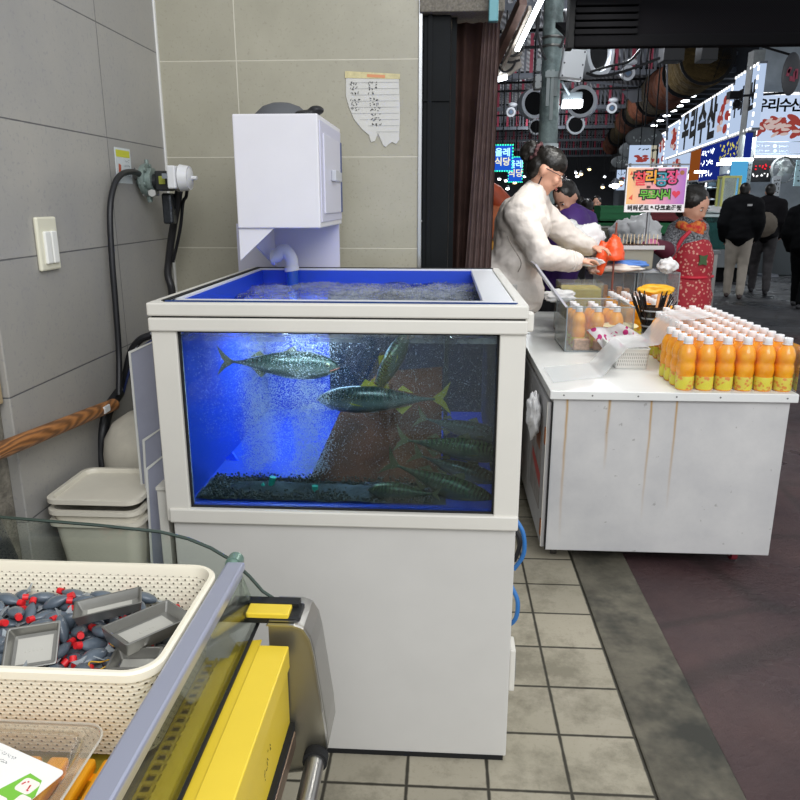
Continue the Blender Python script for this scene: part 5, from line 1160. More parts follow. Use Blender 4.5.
me_ = remesh(b, .007, 1, .003, .02); me_.transform(Matrix.Translation(-W(w1))); link('scrunchie', me_, mat('scrunchie_maroon', '4a2a2c', .8, var=.5, vs=60), w1, W(w1), 'all')
b = MB()
for s in (-1, 1):
    ctr = hj + f1 * .112 + s1 * s * .034 + u1 * .008
    b.tube([ctr + s1 * .026 * math.cos(a * .524) + u1 * .019 * math.sin(a * .524) for a in range(13)], .0018, 6)
    b.tube([ctr + s1 * s * .026 + u1 * .008, hj + s1 * s * .08 + u1 * .012 + f1 * .0], .0018, 6)
b.tube([hj + f1 * .114 + s1 * .009 + u1 * .01, hj + f1 * .114 - s1 * .009 + u1 * .01], .0018, 6)
b.build('glasses', mat('glasses_dark', '2a2530', .3), w1, True)
MB().tube([hj + s1 * s_ * .084 + u1 * -.035 + f1 * .0 for s_ in (1,)] + [hj + s1 * .084 - u1 * .075 + f1 * .004], .004, 8).build('ear_cord', m_blk, w1, True)
b = MB()
for s in (1,):
    pz = B1 + V(J1['pelvis']) + V((.02, -.19, .06)); b.box(pz.x - .035, pz.x + .035, pz.y - .012, pz.y, pz.z - .018, pz.z + .018, .003); b.box(pz.x - .01, pz.x + .012, pz.y - .016, pz.y - .01, pz.z - .012, pz.z + .012, .002)
b.build('waist_buckle', mat('buckle_grey', 'b7b3ae', .3, .4), w1)
nj = B1 + V(J1['neck'])
MB().tube([nj + V((.075 * math.cos(a * .5) - .03, .085 * math.sin(a * .5), -.045 - .02 * math.cos(a * .5))) for a in range(13)], [.012 + .006 * (3 < a < 9) for a in range(13)], 8).build('collar', m_jk, w1, True)
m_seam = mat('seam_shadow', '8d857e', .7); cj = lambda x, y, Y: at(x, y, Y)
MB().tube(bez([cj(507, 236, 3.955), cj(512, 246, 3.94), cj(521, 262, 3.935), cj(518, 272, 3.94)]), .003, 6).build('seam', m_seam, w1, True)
for (x_, y_) in ((568, 258), (565, 259)):
    p_ = B1 + V(J1['wrR']).lerp(V(J1['elR']), .12 if x_ == 568 else .22); d_ = (V(J1['wrR']) - V(J1['elR'])).normalized()
    b = MB(); RM = d_.to_track_quat('Z', 'Y').to_matrix().to_4x4(); b.lathe([(.055, -.004), (.060, 0), (.055, .004)], p_, 24, M=RM); b.build('cuff_band', m_jk, w1, True)
shoes(w1, B1, J1, mat('shoe_dark', '222226', .6))

# 2: purple jacket, bending behind
B2 = V((.72, 5.5, 0)); q = lambda x, y, Y=5.5: at(x, y, Y) - B2
J2 = dict(pelvis=(.12, .1, .92), waist=q(566, 246), chest=q(570, 226), neck=q(570, 212), head=q(567, 199), look=V((-.55, -.6, -.55)),
          shL=q(586, 222, 5.55), elL=q(588, 246, 5.4), wrL=q(574, 250, 5.3), shR=q(560, 222, 5.5), elR=q(558, 244, 5.35), wrR=q(567, 250, 5.25),
          hipL=(.2, .1, .9), hipR=(.04, .1, .9), knL=(.2, .05, .48), knR=(.04, .05, .48), anL=(.2, .1, .08), anR=(.04, .1, .08), toeL=(.2, -.05, .035), toeR=(.04, -.05, .035))
w2 = figure('person', 'person in a purple jacket bending down behind the one in the white jacket', B2, J2,
    [('trousers', ['legL', 'legR'], .014, MATS['trousers_black'], .003), ('jacket', ['torso', 'armL', 'armR'], .028, mat('jacket_purple', '4b2a78', .6, var=.15), .006)], hair_cap, .014)
sv = B2 + V(J2['neck'])
MB().lathe([(.06, -.03), (.09, -.035), (.1, .0), (.075, .03), (.058, .025)], sv, 20).build('collar', mat('collar_teal', '3c5f7c', .7), w2, True)
shoes(w2, B2, J2, MATS['shoe_dark'])

# 3: red floral apron with scarf
B3 = V((1.70, 5.35, 0)); q = lambda x, y, Y=5.35: at(x, y, Y) - B3
J3 = dict(pelvis=(.02, 0, .88), waist=(.01, 0, 1.05), chest=(.0, 0, 1.22), hs=(1.14, 1, 1), neck=q(690, 222), head=q(692, 208), look=V((.62, -.74, -.3)),
          shL=q(698, 230, 5.4), elL=(.13, .16, 1.02), wrL=(.02, .22, .93), shR=q(677, 232, 5.4), elR=q(667, 251, 5.22), wrR=q(655, 245, 5.05), handR=V((-.95, -.2, .05)),
          hipL=(.09, -.02, .86), hipR=(-.07, 0, .86), knL=(.09, -.03, .46), knR=(-.07, -.02, .46), anL=(.09, 0, .08), anR=(-.07, 0, .08), toeL=(.15, -.12, .035), toeR=(-.02, -.14, .035))
t = NT('floral_red'); co = t.obj(); vo = t.n('ShaderNodeTexVoronoi'); vo.inputs['Scale'].default_value = 42; t.l(co, vo.inputs['Vector'])
f_ = t.math('LESS_THAN', vo.outputs['Distance'], .32); t.bsdf(t.mix(f_, lin('a3202e'), lin('cf8f80')), .7); m_flo = t.m
m_red = mat('apron_trim', 'c8243a', .6); t = NT('knit_grey'); co = t.obj(); t.bsdf(t.mix(t.ramp(t.noise(90, 2, .6, co), .4, .6), lin('3a3c40'), lin('8a8c90')), .9); m_knit = t.m
def fore(b, J, s):
    cap_(b, J['el' + s].lerp(J['wr' + s], .1), J['wr' + s], .062, .046)
def skirt(b, J, f, sd, up):
    b.lathe([(0, .42), (.165, .42), (.158, .6), (.15, .8), (.138, .96), (.132, 1.0), (.138, 1.04), (.138, 1.14), (.115, 1.22), (.07, 1.27), (0, 1.27)], (.02, -.05, 0), 28, sx=1.04, sy=.95)
w3 = figure('person', 'person in a red floral apron and orange scarf by the cart', B3, J3,
    [('trousers', ['legL', 'legR'], .016, m_flo, .003), ('vest', ['torso', 'armL', 'armR'], .018, m_knit, .004), ('sleeve', [], 0, mat('sleeve_maroon', '5b1d33', .7), .003, lambda b, J, f, sd, up: fore(b, J, 'L')), ('sleeve', [], 0, MATS.get('sleeve_maroon') or mat('sleeve_maroon', '5b1d33', .7), .003, lambda b, J, f, sd, up: fore(b, J, 'R')), ('apron', [], .0, m_flo, .004, skirt)],
    lambda b, hd, f, sd, up, HM: [b.sph(hd + up * .055 - f * .02, (.092, .10, .088), 22, HM), b.sph(hd - f * .05, (.08, .06, .08), 16, HM), [b.sph(hd + up * (.06 + .05 * math.cos(k)) - f * .02 + sd * .07 * math.sin(k), .04, 12) for k in range(6)]], .013)
nk = B3 + V(J3['neck'])
b = MB(); 
for k in range(16):
    a = k * .42; b.sph(nk + V((.075 * math.cos(a), .07 * math.sin(a) - .02, -.03 + .012 * math.sin(k * 1.7))), .032, 12)
b.sph(nk + V((.03, -.10, -.06)), (.04, .02, .05), 12)
me_ = remesh(b, .01, 1, .004, .03); me_.transform(Matrix.Translation(-W(w3))); t = NT('scarf'); co = t.obj(); t.bsdf(t.mix(t.ramp(t.noise(28, 3, .6, co), .4, .6), lin('c4302a'), lin('d98a3c')), .8); link('scarf', me_, t.m, w3, W(w3), 'all')
MB().tube([B3 + V((-.135, -.10, .98)), B3 + V((-.142, -.12, 1.08)), B3 + V((-.13, -.125, 1.16)), B3 + V((-.09, -.15, 1.26)), B3 + V((-.04, -.14, 1.31))], .014, 8).tube([B3 + V((-.125 + .042 * k, -.05 - .135 * math.sin((k + .4) / 7.6 * 3.14), 1.0)) for k in range(8)], .011, 8).build('apron_border', m_red, w3, True)
MB().prism([B3 + V((.05 + .04 * math.cos(k * .785) * (1 if k % 2 else .55), -.192, 1.12 + .05 * math.sin(k * .785) * (1 if k % 2 else .55))) for k in range(8)], (0, .01, 0)).build('green_motif', mat('motif_green', '3c5a34', .7), w3)
MB().sph(B3 + V(J3['wrR']) + V((-.03, -.01, 0)), (.06, .045, .042), 18).build('rubber_glove', mat('glove_pink', 'c06a90', .4), w3, True)
shoes(w3, B3, J3, MATS['shoe_dark'])

# walkers
def walker(label, X, Y, h, look, coat, legs, stride=.16, shoe=None, long=False, bag=None, bulk=.045, hairf=hair_cap, extra=None, wide=1):
    s = h / 1.7; Bq = V((X, Y, -.005)); fx = V(look).normalized(); sx = V((fx.y, -fx.x, 0)).normalized()
    P_ = lambda a, f_, z: sx * a * s + fx * f_ * s + V((0, 0, z * s))
    J = dict(pelvis=P_(0, 0, .93), waist=P_(0, .0, 1.08), chest=P_(0, .02, 1.25), neck=P_(0, .02, 1.43), head=P_(0, .05, 1.555), look=V((fx.x, fx.y, -.1)),
             shL=P_(-.17, .0, 1.36), elL=P_(-.23, -.04, 1.10), wrL=P_(-.2, .08, .90), shR=P_(.17, 0, 1.36), elR=P_(.23, -.02, 1.1), wrR=P_(.2, .1, .92),
             hipL=P_(-.09, 0, .9), hipR=P_(.09, 0, .9), knL=P_(-.09, stride * .6 + .03, .48), knR=P_(.09, -stride * .3 + .04, .48), anL=P_(-.09, stride, .08), anR=P_(.09, -stride, .09), toeL=P_(-.09, stride + .13, .035), toeR=P_(.09, -stride + .12, .035))
    cl = [('trousers', ['legL', 'legR'], .024, legs, .006), ('coat', ['torso', 'armL', 'armR'], bulk, coat, .01, (lambda b, J_, f, sd, up: (b.cyl(J_['pelvis'] - V((0, 0, .06)), J_['pelvis'] + V((0, 0, .25)), .205, .19, 24), cap_(b, J_['waist'], J_['chest'], .17, .18))))]
    o = figure('person', label, Bq, J, cl, hairf, .022, face_=True); shoes(o, Bq, J, shoe or MATS['shoe_dark']); return o, Bq, J
m_cb = mat('coat_black', '101114', .8, spec=.15, var=.2); m_tr = mat('trousers_cream', 'b3aa9d', .8, var=.06); m_dk = mat('trousers_grey', '3c3a3c', .8, var=.3, vs=14)
o, Bq, J = walker('person in a black padded coat and pale wide trousers walking away on the right', 4.68, 12.25, 1.82, (.35, .9, 0), m_cb, m_tr, .10, mat('shoe_brown', '3f3230', .6), bulk=.07)
MB().box(Bq.x - .02, Bq.x + .05, Bq.y - .235, Bq.y - .22, 1.44, 1.47).build('chest_mark', mat('mark_white', 'c9c9c9', .6), o)
o, Bq, J = walker('person in a dark hooded top carrying a tan bag beside the cream trousers', 5.34, 12.9, 1.82, (.3, .9, 0), mat('coat_dark2', '161518', .8, spec=.15), m_dk, .2, bulk=.05)
b = MB(); crumple(b, Bq + V((-.14, -.28, 1.15)), (.20, .07, .19), seed=40, amp=.15); b.build('tan_bag', mat('bag_tan', '6f665a', .7), o, 'all')
o, Bq, J = walker('person all in black at the right edge, nearest of the walkers', 5.22, 11.2, 1.66, (.6, .7, 0), mat('coat_black3', '0b0c0e', .8, spec=.1), mat('trousers_black3', '0c0d0f', .8, spec=.1), .18, mat('shoe_blackwhite', '2b2b2e', .5), bulk=.075)
# background shoppers
o, Bq, J = walker('person in a dark red hooded coat seen from behind between the stalls', 1.93, 10.4, 1.55, (-.2, .95, 0), mat('coat_red', '6d1524', .7), m_cb, .05, bulk=.07)
o, Bq, J = walker('person with dark hair under the blue signs far down the left aisle', .82, 10.5, 1.6, (.3, .9, 0), mat('coat_brown', '2e2426', .7), m_cb, .05)
o, Bq, J = walker('person in dark clothes by the white lamp light in the middle distance', 2.75, 14.0, 1.62, (-.3, -.9, 0), m_cb, m_cb, .05)
o, Bq, J = walker('person in a pale grey hood far back between the stalls', 2.35, 13.4, 1.6, (.2, .9, 0), mat('coat_pale', '8f9494', .7), m_cb, .05)
# ------------------------------------------------------------------ covered market behind
ANG = math.atan(98 / 761); DV = V((math.sin(ANG), math.cos(ANG), 0)); EV = V((math.cos(ANG), -math.sin(ANG), 0)); P0 = V((5.9, 16, 0))
def Lc(s, t_, z): return P0 + DV * s + EV * t_ + V((0, 0, z))
def s_at(px):
    k = at(px, 202, 1).x; return (P0.x - P0.y * k) / (DV.y * k - DV.x)
LM_ = Matrix((EV, DV, V((0, 0, 1)))).transposed().to_4x4(); LM_.translation = P0   # local x: into shop, y: along street
def lbox(b, t0, t1, s0, s1, z0, z1, bev=0): return b.box(t0, t1, s0, s1, z0, z1, bev, LM_)
t = NT('corrugated_roof'); P = t.pos(); mp = t.n('ShaderNodeMapping'); t.l(P, mp.inputs[0]); mp.inputs['Rotation'].default_value = (0, 0, .3)
wv = t.n('ShaderNodeTexWave'); wv.inputs['Scale'].default_value = 1.6; t.l(mp.outputs[0], wv.inputs[0])
t.bsdf(t.mix(wv.outputs['Fac'], lin('2a2c31'), lin('6a6d74')), .5, .3, bump=wv.outputs['Fac'], bstr=.5, bdist=.05); m_roof = t.m
b = MB()
for sgn in (-1, 1):
    b.prism([LM_ @ V((-4.2, -9, 7.4)), LM_ @ V((-4.2, 50, 7.4)), LM_ @ V((-4.2 + sgn * 6.5, 50, 5.6)), LM_ @ V((-4.2 + sgn * 6.5, -9, 5.6))], (0, 0, .06))
struct('ceiling_roof', b, m_roof)
struct('wall_right', lbox(MB(), 1.8, 2.0, 2, 50, 0, 6), mat('shop_back_wall', '5a6068', .8, var=.2))
struct('wall_front_right', MB().box(6.75, 15, 17.6, 17.8, 0, 6), mat('shop_wall_pale', '7f878c', .7, var=.2, vs=2))
struct('wall_far', MB().box(-8, 20, 64, 64.3, 0, 9), mat('far_wall', '2a2c30', .9, var=.3, vs=.4))
struct('wall_left_far', MB().box(-.3, -.1, 14, 64, 0, 7), mat('far_left_wall', '25262a', .9, var=.3, vs=.5))
struct('wall_upper_right', lbox(MB(), 1.3, 2.2, 2, 50, 3.9, 6.2), mat('upper_wall', '222427', .9, var=.3, vs=1))
m_iron = mat('iron_black', '0b0c0e', .7, spec=.15); m_bal = mat('baluster_grey', '5d6068', .5, .4); m_balr = mat('baluster_red', '8c3044', .6); m_chord = mat('chord_grey', '5c6068', .5, .4)
for i in range(7):
    s = i * 8 - 1.0
    tr_ = thing('roof_truss', 'row of dark and red vertical bars under the arcade roof, truss number counted by depth', 'truss', LM_ @ V((-4.2, s, 5.1)))
    tr_['label'] = ('nearest', 'second', 'third', 'fourth', 'fifth', 'sixth', 'farthest')[i] + ' roof truss with dark and red vertical bars across the arcade'
    b = MB()
    lbox(b, -9, 1.6, s, s + .12, 5.02, 5.16)
    for k in range(26):
        a0 = -9 + k * .42; a1 = a0 + .42; z0 = 5.55 + .75 * (1 - abs((a0 + 4.2) / 5.2)); z1 = 5.55 + .75 * (1 - abs((a1 + 4.2) / 5.2))
        b.beam(LM_ @ V((a0, s + .06, z0)), LM_ @ V((a1, s + .06, z1)), .1, .09)
    b.build('chord', m_chord, tr_)
    for nm, m_, off in (('dark_bars', m_bal, 0), ('red_bars', m_balr, 1)):
        b = MB()
        for k in range(66):
            if (k % 3 == 1) != (off == 1): continue
            a = -8.9 + k * .16; lbox(b, a, a + (.06 if not off else .10), s + .03, s + .08, 5.16, 5.55 + .75 * (1 - abs((a + 4.2) / 5.2)))
        b.build(nm, m_, tr_)
    b = MB()
    for q_ in (2.0, 4.0, 6.0): lbox(b, -9, 1.6, s + q_, s + q_ + .06, 5.45, 5.52)
    b.build('purlins', m_iron, tr_)
m_emw = emit('lamp_white', 'f4faff', 9); m_emd = emit('lamp_soft', 'e6eefc', 3)
# round white ring fans hanging from the roof
def ringfan(x, y, Y, r, lab, rz=0):
    c = at(x, y, Y); o = thing('exhaust_fan', lab, 'fan', c, 'round ring fans under the arcade roof')
    RM = Matrix.Translation(c) @ Matrix.Rotation(Rd(90), 4, 'X') @ Matrix.Rotation(rz, 4, 'Y')
    b = MB(); b.lathe([(r * .78, -.12), (r, -.12), (r, .12), (r * .78, .12), (r * .78, -.12)], n=28); b.xf(RM).build('ring_housing', mat('fan_white', 'c4cad0', .5), o, True)
    b = MB(); b.lathe([(r * .78, .05), (0, .05)], n=28); b.xf(RM).build('fan_back', m_iron, o)
    b = MB()
    for k in range(5): b.box(-.04 * r, r * .72, -.12 * r, .12 * r, .0, .012, 0, Matrix.Rotation(k * 1.2566, 4, 'Z') @ Matrix.Rotation(.4, 4, 'X'))
    b.xf(RM).build('blades', m_bal, o)
    MB().cyl(c + V((0, 0, r)), V((c.x, c.y, min(7.2, c.z + r + 1.8))), .02).build('hanger_rod', m_iron, o)
ringfan(533, 104, 19, .34, 'ring fan left of the street pole', .3)
ringfan(582, 102, 19, .36, 'ring fan right of the street pole behind the lit lamp', -.3)
ringfan(575, 125, 24, .28, 'smaller ring fan just right of the pole, lowest', 0)
ringfan(594, 52, 12, .36, 'largest ring fan beside the white junction box', .8)
ringfan(536, 127, 27, .26, 'far ring fan left of the pole above the hair bun', 0)
for (x, y, Y, r, lab) in ((628, 73, 17, .15, 'round white disc lamp under the nearest visible truss'), (612, 108, 22, .14, 'round white disc lamp under the second visible truss, right'), (511, 112, 22, .13, 'round white disc lamp under the second visible truss, left')):
    c = at(x, y, Y); o = thing('disc_lamp', lab, 'lamp', c)
    MB().cyl(c, c + V((0, .08, 0)), r, n=28).build('disc', mat('disc_white', 'b9bdc2', .5), o, True)
    MB().cyl(c + V((0, -.012, 0)), c, r * .6, n=24).build('disc_grille', m_bal, o)
    MB().box(-r * .3, r * .3, -.02, -.012, -r * .3, r * .3, 0, Matrix.Translation(c) @ Matrix.Rotation(.78, 4, 'Y')).build('emblem', mat('disc_blue', '46607c', .5), o)
    MB().sph(c + V((.04, .05, r * 1.5)), (r * 1.0, r * .8, r * .5), 14).build('cap_dome', MATS['disc_white'], o, True)
    MB().cyl(c + V((0, .05, r)), c + V((0, .05, 1.4)), .012).build('hanger_rod', m_iron, o)
# fabric duct
dt = thing('fabric_duct', 'long brown and orange wrapped duct running under the arcade roof above the shop signs', 'duct', (5, 20, 4))
cA = at(708, 56, 18); cB = at(667, 88, 23); cC = at(645, 105, 29); cD = at(629, 121, 37); cE = at(612, 145, 50)
pth = bez([cA, cB, cC, cD, cE], 10); 
for k in range(8):
    seg = pth[k * 5:k * 5 + 6]; b = MB()
    rs = [ .54 + .05 * math.sin((k * 5 + j) * 1.9) + .06 * math.sin((k * 5 + j) * .7) for j in range(len(seg))]
    b.tube(seg, rs, 24)
    me_ = remesh(b, .09, 0, .06, .5) if False else None
    b.build('duct_length', (mat('duct_olive', '3a301d', .95, var=.5, vs=1.2, bstr=1, bs=3, bd=.2, spec=.05), mat('duct_rust', '523022', .95, var=.5, vs=1.2, bstr=1, bs=3, bd=.2, spec=.05))[k % 2], dt, True)
b = MB()
for k in range(0, 40, 5): b.tube([pth[k] , pth[k] + (pth[k + 1] - pth[k]).normalized() * .03], .60, 24)
b.build('duct_bands', m_iron, dt, True)
MB().cyl(at(667, 50, 17.6), at(667, 140, 17.6), .02).build('support_rod', m_bal, dt)
# perforated grey boards and speaker boxes near the top
tag(MB().box(axx(652, 12), axx(672, 12), 11.9, 12.2, azz(62, 12), azz(46, 12), .01).box(axx(655, 12), axx(657, 12), 12, 12.03, azz(46, 12), 6.0).build('roof_speaker', mat('speaker_black', '1c1d20', .6), None), 'black box hanging under the dark awning, left of the two', 'box')
tag(MB().box(axx(688, 12), axx(704, 12), 11.9, 12.2, azz(62, 12), azz(46, 12), .01).build('roof_speaker', MATS['speaker_black'], None), 'black box hanging under the dark awning, right of the two', 'box')
tag(MB().prism([at(x, y, 24.5) for x, y in ((622, 92), (655, 88), (648, 100), (632, 103))], (0, .05, .05)).build('mesh_board', mat('perforated', '6d7076', .5, .4), None), 'grey perforated panel hanging from the second truss', 'panel')
# row of downlights
for k in range(11):
    f_ = k / 10; x = 710 - 62 * (1 - (1 - f_) ** 1.25) if False else 710 - 62 * f_; y = 82 + 49 * f_
    Y = 2.9 * 761 / (202 - y); c = at(x, y, Y); o = thing('downlight', 'small bright white downlight in the long row above the shop signs', 'lamp', c, 'downlights above the shop signs')
    MB().cyl(c, c + V((0, 0, .03)), .11 + .03 * (k < 2), n=18).build('lens', m_emw, o, True); MB().cyl(c + V((0, 0, .03)), c + V((0, 0, .12)), .13, .10, n=18).build('housing', m_bal, o, True)
    MB().beam(c + V((-.2, 0, .06)), c + V((1.6, -.2, .06)), .03, .03).build('bracket_arm', m_bal, o)
# pole
pl = thing('street_pole', 'thick weathered grey-green steel pole rising behind the hair bun', 'pole', (.79, 6.0, 0))
t = NT('pole_paint'); co = t.obj(); n0 = t.ramp(t.noise(4, 6, .65, co), .4, .62); t.bsdf(t.mix(n0, lin('5b6868'), lin('9db0ae')), .5, .2, bump=n0, bstr=.2); m_pp = t.m
MB().cyl((.785, 6, 0), (.772, 6, 3.4), .073, .073, 28).build('shaft', m_pp, pl, True)
MB().cyl((.783, 6, 1.885), (.783, 6, 1.93), .076, n=28).build('white_band', mat('band_white', 'c9d4d6', .4), pl, True)
b = MB(); 
for (x, y, h) in ((548, 88, .25), (552, 95, .35), (556, 85, .15)): p = at(x, y, 5.92); b.box(p.x - .012, p.x + .012, 5.92, 5.93, p.z - h / 2, p.z + h / 2)
b.box(axx(541, 5.9), axx(556, 5.9), 5.91, 5.935, azz(76, 5.9), azz(70, 5.9)); b.build('paint_patches', mat('patch_pale', 'a9b4b4', .6), pl)
b = MB()
for z in (2.60, 2.66): b.lathe([(.076, z), (.084, z + .01), (.076, z + .02)], (.775, 6, 0), 24)
b.build('clamp_bands', m_ss, pl, True)
for (x0, x1, y0, y1, Y, r_, c_, nm, lab) in ((561, 584, 50, 80, 5.8, 7, 'eaf0f4', 'junction_box', 'white junction box tilted on the right side of the street pole'), (535, 541, 59, 73, 5.9, 2, '8d979a', 'junction_box', 'small grey box on the left of the street pole, upper'), (534, 541, 75, 90, 5.9, 0, 'a6adae', 'junction_box', 'pale narrow box on the left of the street pole, lower')):
    c = at((x0 + x1) / 2, (y0 + y1) / 2, Y); hw = (at(x1, y0, Y).x - at(x0, y0, Y).x) / 2; hh = (at(x0, y0, Y).z - at(x0, y1, Y).z) / 2
    RM = Matrix.Translation(c) @ Matrix.Rotation(Rd(r_), 4, 'Y'); o = thing(nm, lab, 'box', c)
    MB().box(-hw, hw, -.04, .05, -hh, hh, .008, RM).build('box_body', mat('jb_' + c_, c_, .5), o); MB().box(-hw * .9, hw * .9, -.046, -.04, -hh * .93, hh * .93, .003, RM).build('box_cover', mat('jb2_' + c_, c_, .45), o)
    b = MB(); [b.cyl(RM @ V((sx_ * hw * .8, -.046, sz_ * hh * .85)), RM @ V((sx_ * hw * .8, -.05, sz_ * hh * .85)), .006, n=8) for sx_ in (-1, 1) for sz_ in (-1, 0, 1)]; b.build('cover_screws', m_bal, o)
c = at(572, 104, 6.2); lf = thing('flood_lamp', 'bright white flood lamp just right of the street pole', 'lamp', c)
MB().box(c.x - .075, c.x + .075, 6.15, 6.25, c.z - .028, c.z + .028, .006).build('lens', m_emw, lf); MB().box(c.x - .08, c.x + .08, 6.2, 6.3, c.z - .01, c.z + .09, .01).cyl((c.x, 6.25, c.z + .05), (c.x - .11, 6.05, c.z + .14), .01).build('housing', mat('lamp_housing', '8f9aa0', .4, .4), lf)
# clutter of the near canopy frame, upper left
def seg(name, lab, cat, p, q_, Y0, Y1, w_, h_, m_):
    return tag(MB().beam(at(*p, Y0), at(*q_, Y1), w_, h_, .002).build(name, m_, None), lab, cat)
seg('canopy_beam', 'rusty brown canopy beam slanting up beside the brown curtains', 'beam', (489, 76), (523, 0), 5.2, 4.6, .045, .06, mat('beam_brown', '5e4840', .7, var=.3, vs=9))
seg('canopy_beam', 'thin pale canopy rail parallel to the rusty brown beam', 'beam', (500, 72), (530, 8), 5.3, 4.7, .02, .03, mat('rail_pale', 'a59c90', .5, var=.2))
seg('tube_lamp', 'bright white tube lamp slanting at the top beside the canopy beam', 'lamp', (517, 50), (545, -8), 5.0, 4.3, .025, .02, m_emw)
seg('tube_lamp', 'short bright tube lamp at the lower end of the canopy beam', 'lamp', (491, 81), (507, 77), 5.3, 5.3, .03, .03, m_emw)
for i, (pts, lab) in enumerate((([(502, 30), (512, 26), (528, 30), (521, 42), (506, 45)], 'pale metal tray of the canopy frame, top one'), ([(505, 47), (522, 43), (522, 54), (508, 58)], 'pale metal tray of the canopy frame, middle one'), ([(494, 60), (520, 56), (522, 66), (510, 75), (496, 74)], 'pale metal tray of the canopy frame, bottom one'))):
    o = thing('canopy_plate', lab, 'plate', at(*pts[0], 5.3)); MB().prism([at(x, y, 5.3) for x, y in pts], (0, .05, .0)).build('plate', mat('plate_beige', '8b857c', .5, var=.25, vs=9), o)
RC = random.Random(12)
for i, pts in enumerate(([(505, 40), (503, 50), (512, 56), (521, 50)], [(500, 50), (508, 62), (520, 60)], [(515, 12), (511, 30), (504, 38)], [(540, 10), (537, 28), (541, 48), (546, 60)], [(536, 5), (539, 22), (534, 40)], [(564, 12), (566, 30), (560, 48)], [(498, 66), (504, 72), (512, 68), (516, 60)], [(586, 73), (600, 76), (625, 71), (660, 58)], [(640, 50), (628, 62), (610, 66), (590, 72)])):
    tag(MB().tube(bez([at(x, y, 5.25 if i < 7 else 9) for x, y in pts]), .008 if i < 7 else .015, 6).build('loose_cable', m_blk, None, True), ('black cable curling beside the canopy plates, top', 'black cable curling beside the canopy plates, middle', 'black cable hanging over the top canopy plate', 'black cable hanging left of the pole top', 'thin black cable left of the pole, farther left', 'black cable hanging right of the pole top', 'black cable looping below the canopy plates', 'black cable sagging right from the junction box', 'black cable crossing in front of the nearest truss')[i], 'cable')
for (x, y, r, lab) in ((516, 35, .03, 'black clamp on the middle of the canopy frame'), (520, 48, .022, 'black clamp beside the middle canopy plate'), (503, 62, .02, 'small black clamp beside the bottom canopy plate')):
    tag(MB().sph(at(x, y, 5.22), (r * 1.3, r, r), 10).build('cable_clamp', m_blk, None, True), lab, 'clamp')
# awning
aw = thing('awning', 'big black netted awning edge hanging across the top right', 'awning', (1.9, 4.3, 2.37))
az = at(700, 46, 4.2).z; ax = at(574, 40, 4.2).x
MB().box(ax, 3.4, 4.2, 4.26, az, az + .06, .01).build('front_rail', mat('awning_rail', '070709', .9, spec=.08), aw)
t = NT('awning_net'); P = t.pos(); vo = t.n('ShaderNodeTexChecker'); vo.inputs['Scale'].default_value = 160; vo.inputs['Color1'].default_value = lin('060607'); vo.inputs['Color2'].default_value = lin('111013'); t.l(P, vo.inputs['Vector'])
t.bsdf(vo.outputs['Color'], .95, bump=vo.outputs['Fac'], bstr=.4, spec=.06); m_net = t.m
MB().box(ax + .3, 3.4, 4.22, 4.25, az + .06, az + 1.2).build('net', m_net, aw)
b = MB()
for k in range(9): b.box(ax, ax + .32, 4.19, 4.25, az + .06 + k * .034, az + .085 + k * .034, .004)
b.build('louvre_end', mat('awning_slat', '09090b', .9, spec=.08), aw)
MB().box(ax - .03, ax, 4.2, 4.3, az + .0, az + .8).build('end_post', m_iron, aw)
MB().prism([(ax, 4.26, az + .03), (3.4, 4.26, az + .03), (3.4, 4.95, az + .25), (ax, 4.95, az + .25)], (0, 0, .03)).build('canopy_sheet', mat('awning_sheet', '0b0b0d', .95, spec=.05), aw)

